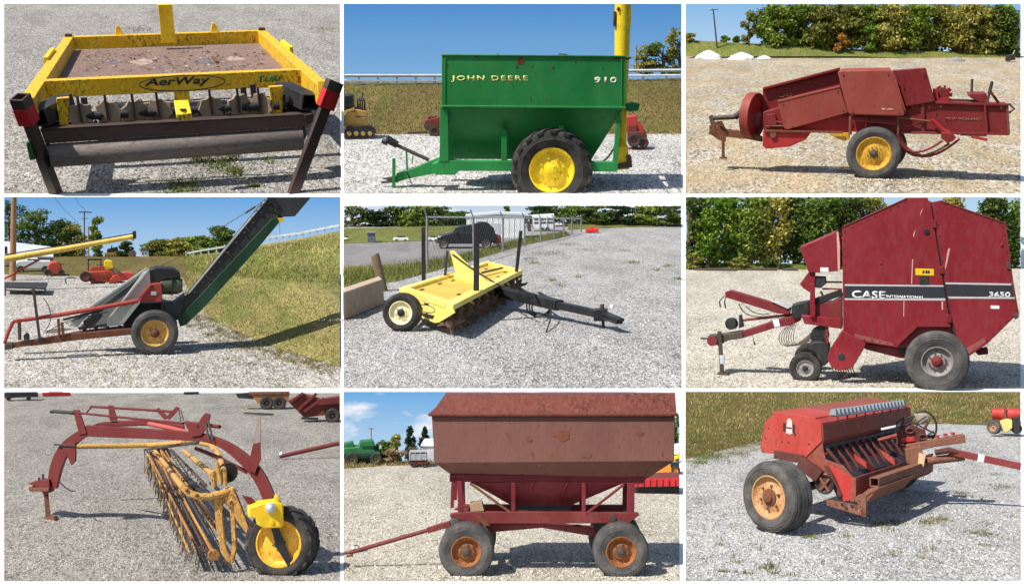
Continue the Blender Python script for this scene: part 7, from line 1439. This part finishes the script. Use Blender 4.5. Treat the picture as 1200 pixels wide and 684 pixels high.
# front beams
b0, b1 = F.P(594, 354, Q(594, 354).y), None
MB(F).prism([Q(x, y, -14) for x, y in ((588, 316), (604, 312), (604, 388), (584, 402))], Ln*(LL*.9)).build('front_beam', DRD, bevel=1.5)
tb = [Q(x, y, 20) for x, y in ((654, 318), (682, 318), (682, 350), (654, 350))]
MB(F).hbar(Q(668, 330, 24), Q(668, 330, 24)+Ln*(LL*.62), 34, 34, 4).build('tool_bar', DRB, bevel=1)
MB(F).prism([Q(x, y, -24) for x, y in ((500, 388), (634, 414), (640, 452), (502, 410))], Ln*8).build('step_plate', DRB, bevel=1); MB(F).prism([Q(x, y, -24) for x, y in ((600, 380), (680, 342), (684, 352), (640, 376), (638, 450), (624, 446))], Ln*14).build('step_plate', DRB, bevel=1)
MB(F).prism([Q(x, y, -20) for x, y in ((590, 396), (648, 352), (682, 350), (640, 400))], Ln*(LL*.4)).build('step_angle', DRB, bevel=1)
for x, y in ((556, 406), (590, 412), (570, 418), (540, 376)): MB(F).cyl(Q(x, y, -24), -Ln, 5, 3, 8).build('bolt', BLACK)
# drive chain wheel
MB(F).cyl(Q(494, 336, -26), -Ln, 34, 6, 26).build('sprocket', DRM, bevel=1); MB(F).lathe([(0, 24), (4, 30), (4, 34), (0, 36)], Q(494, 336, -34), -Ln, 26).build('chain', BLACK); MB(F).bar(Q(478, 312, -38), Q(510, 362, -38), 6, 8).build('spoke', DRB); MB(F).bar(Q(510, 318, -38), Q(480, 356, -38), 6, 8).build('spoke', DRB)
MB(F).bar(Q(410, 258, -30), Q(480, 310, -30), 34, 44).build('axle_box', DRM, bevel=2); MB(F).bar(Q(320, 232, -14), Q(420, 250, -14), 14, 30).build('mud_shield', DRM, bevel=1); MB(F).bar(Q(426, 250, -6), Q(470, 320, -6), 40, 20).build('support', DR, bevel=1)
# mechanism at the far half: hydraulic ring, levers, cross beam, tongue
dm = Q(600, 330).y+Ln.y*LL*.55
PF = lambda name, mat, pts, d0, d1, bv=1.2: PZ(F, name, mat, pts, d0, d1, bv)
MB(F).tube([F.P(838+47*math.cos(a), 138+56*math.sin(a), dm+60) for a in [i*6.283/26 for i in range(26)]], 4, 8, True).build('hose_ring', BLACK)
PF('lift_plate', DRM, [(748, 150), (800, 130), (846, 150), (852, 180), (800, 196), (752, 196), (740, 176)], dm+20, dm+70, 2); PF('lift_plate', DRI, [(760, 176), (806, 170), (812, 186), (764, 192)], dm+10, dm+24, 1)
PF('cylinder', paint('cylinder_grey', (140, 132, 116), (100, 88, 78), .5, .6, .03), [(806, 92), (852, 90), (862, 120), (820, 128)], dm+40, dm+90, 4); TB(F, 'cylinder_rod', GALV, [(692, 146, dm+40), (758, 132, dm+50)], 6); TB(F, 'lever_bar', DRD, [(680, 184, dm+10), (760, 162, dm+30)], 8)
for pts in (((750, 180), (770, 110), (800, 100)), ((742, 170), (748, 120), (780, 96)), ((800, 180), (820, 120), (850, 100)), ((760, 140), (800, 120), (880, 160)), ((780, 190), (840, 176), (876, 150))): TB(F, 'hydraulic_hose', BLACK, [(x, y, dm+30) for x, y in pts], 3.4)
for x, y in ((838, 172), (770, 196), (792, 150)): MB(F).tube([F.P(x+14*math.cos(a), y+9*math.sin(a), dm+14) for a in [i*.63 for i in range(10)]], 4, 6, True).build('shackle', DRM)
for x, y, x1, y1, w in ((700, 180, 742, 172, 12), (746, 196, 772, 142, 10), (820, 186, 856, 120, 9)): BR(F, 'link_arm', DRM, (x, y, dm+24), (x1, y1, dm+24), w, 10)
TB(F, 'crank_shaft', DRM, [(740, 190, dm+40), (880, 168, dm+120)], 7)
PF('cross_beam', DRB, [(776, 200), (880, 182), (984, 164), (988, 192), (880, 206), (800, 226)], dm-20, dm+40, 2)
for x, y in ((888, 166), (916, 160), (942, 156)): CY(F, 'beam_bolt', DRI, (x, y+8, dm-10), (0, 0, 1), 8, 10, n=10)
PF('hitch_frame', DRB, [(776, 216), (830, 202), (850, 268), (822, 276), (780, 262)], dm-60, dm-20, 2); PF('hitch_cap', paint('plate_pale', (196, 170, 132), amt=.5), [(824, 226), (848, 234), (840, 276), (820, 270)], dm-66, dm-58, 1)
td = dm-40; TB(F, 'tongue_sleeve', DRB, [(850, 256, td), (980, 240, td+30)], 16, n=12); TB(F, 'clevis', DRM, [(880, 226, td), (930, 218, td), (985, 232, td+20)], 12, n=10)
TN = paint('tongue_red', (122, 44, 44), (96, 62, 56), .5, .6, .02, rust=(100, 58, 44), ramt=.3); MB(F).bar(F.P(930, 222, td+10), F.P(1177, 274, td+10), 20, 26).build('tongue', TN, bevel=1.5); MB(F).bar(F.P(1028, 243, td+10), F.P(1050, 247.6, td+10), 22, 28).build('tongue_band', WHITEP, bevel=1)
for q in ((1000, 500), (1020, 580)): pass
# wheel at the near end, another hidden at the far end
wc = F.G(330, 506); nW = (-Ln*1.0+Wd*-.35).normalized(); wcc = V((0, 0, 0))
wctr = F.P(330, 378, wc.y+18); rr = wctr.z
wheel(F, V((wctr.x, wctr.y, rr)), rr, 98, 76, TYREG, RIMT, RUSTY, out=nW, ribs=4, dish=.2, hub_r=26, nuts=6)
MB(F).tube([V((wctr.x, wctr.y, rr)), V((wctr.x, wctr.y, rr))+Ln*(LL+60)], 16, 12).build('axle', DRM)
wheel(F, V((wctr.x, wctr.y, rr))+Ln*(LL+180), rr, 110, 76, TYREG, RIMT, RUSTY, out=-nW, ribs=4, dish=.2, nuts=0)
# red roller machine at the right edge
F = Frame(c, 1120, 170); r = thing(F, 'red_tank_cart', 'small red tank cart with pale yellow frame at the right edge behind the drill', 'cart')
MB(F).tube([F.P(1078, 90, 40), F.P(1130, 92, 40), F.P(1177, 94, 40)], [22, 25, 25], 20).build('tank', DRI, bevel=2); PZ(F, 'tank_end', RUSTY, [(1120, 66), (1128, 66), (1130, 118), (1122, 118)], 8, 12, 1)
PZ(F, 'frame', paint('frame_cream', (206, 180, 110), amt=.4), [(1106, 116), (1130, 108), (1148, 112), (1150, 140), (1128, 158), (1110, 150)], 0, 50, 3); PZ(F, 'engine', BLACK, [(1150, 104), (1177, 98), (1177, 158), (1154, 160)], 4, 60, 3); BR(F, 'axle_beam', RUSTY, (1080, 140, 20), (1174, 146, 20), 10, 10)
wheel(F, F.P(1086, 138, -8), 26, 22, 14, TYREG, RIMT, STEEL, nuts=0, out=(-.5, -.85, 0)); wheel(F, F.P(1164, 142, 30), 20, 18, 10, TYRE, RIMT, STEEL, nuts=0)
# ---------------------------------------------------------------- loose stones round the wheels
berm(c3, CF[c3], [(666, 628, 40, 260), (142, 554, 14, 60)], M_STONET); berm(c4, CF[c4], [(540, 562, 36, 240), (30, 540, 20, 70)], M_STONE4)
berm(c5, CF[c5], [(214, 482, 34, 200), (60, 436, 50, 160), (350, 506, 40, 110)], M_STONE5); berm(c6, CF[c6], [(886, 668, 60, 260), (428, 662, 28, 140), (138, 632, 12, 50)], M_STONE8)
berm(c7, CF[c7], [(985, 648, 50, 260), (170, 464, 14, 60)], M_STONE7); berm(c8, CF[c8], [(437, 661, 44, 260), (973, 661, 44, 260)], M_STONE8); berm(c9, CF[c9], [(335, 506, 46, 300), (620, 452, 26, 60)], M_STONE9)
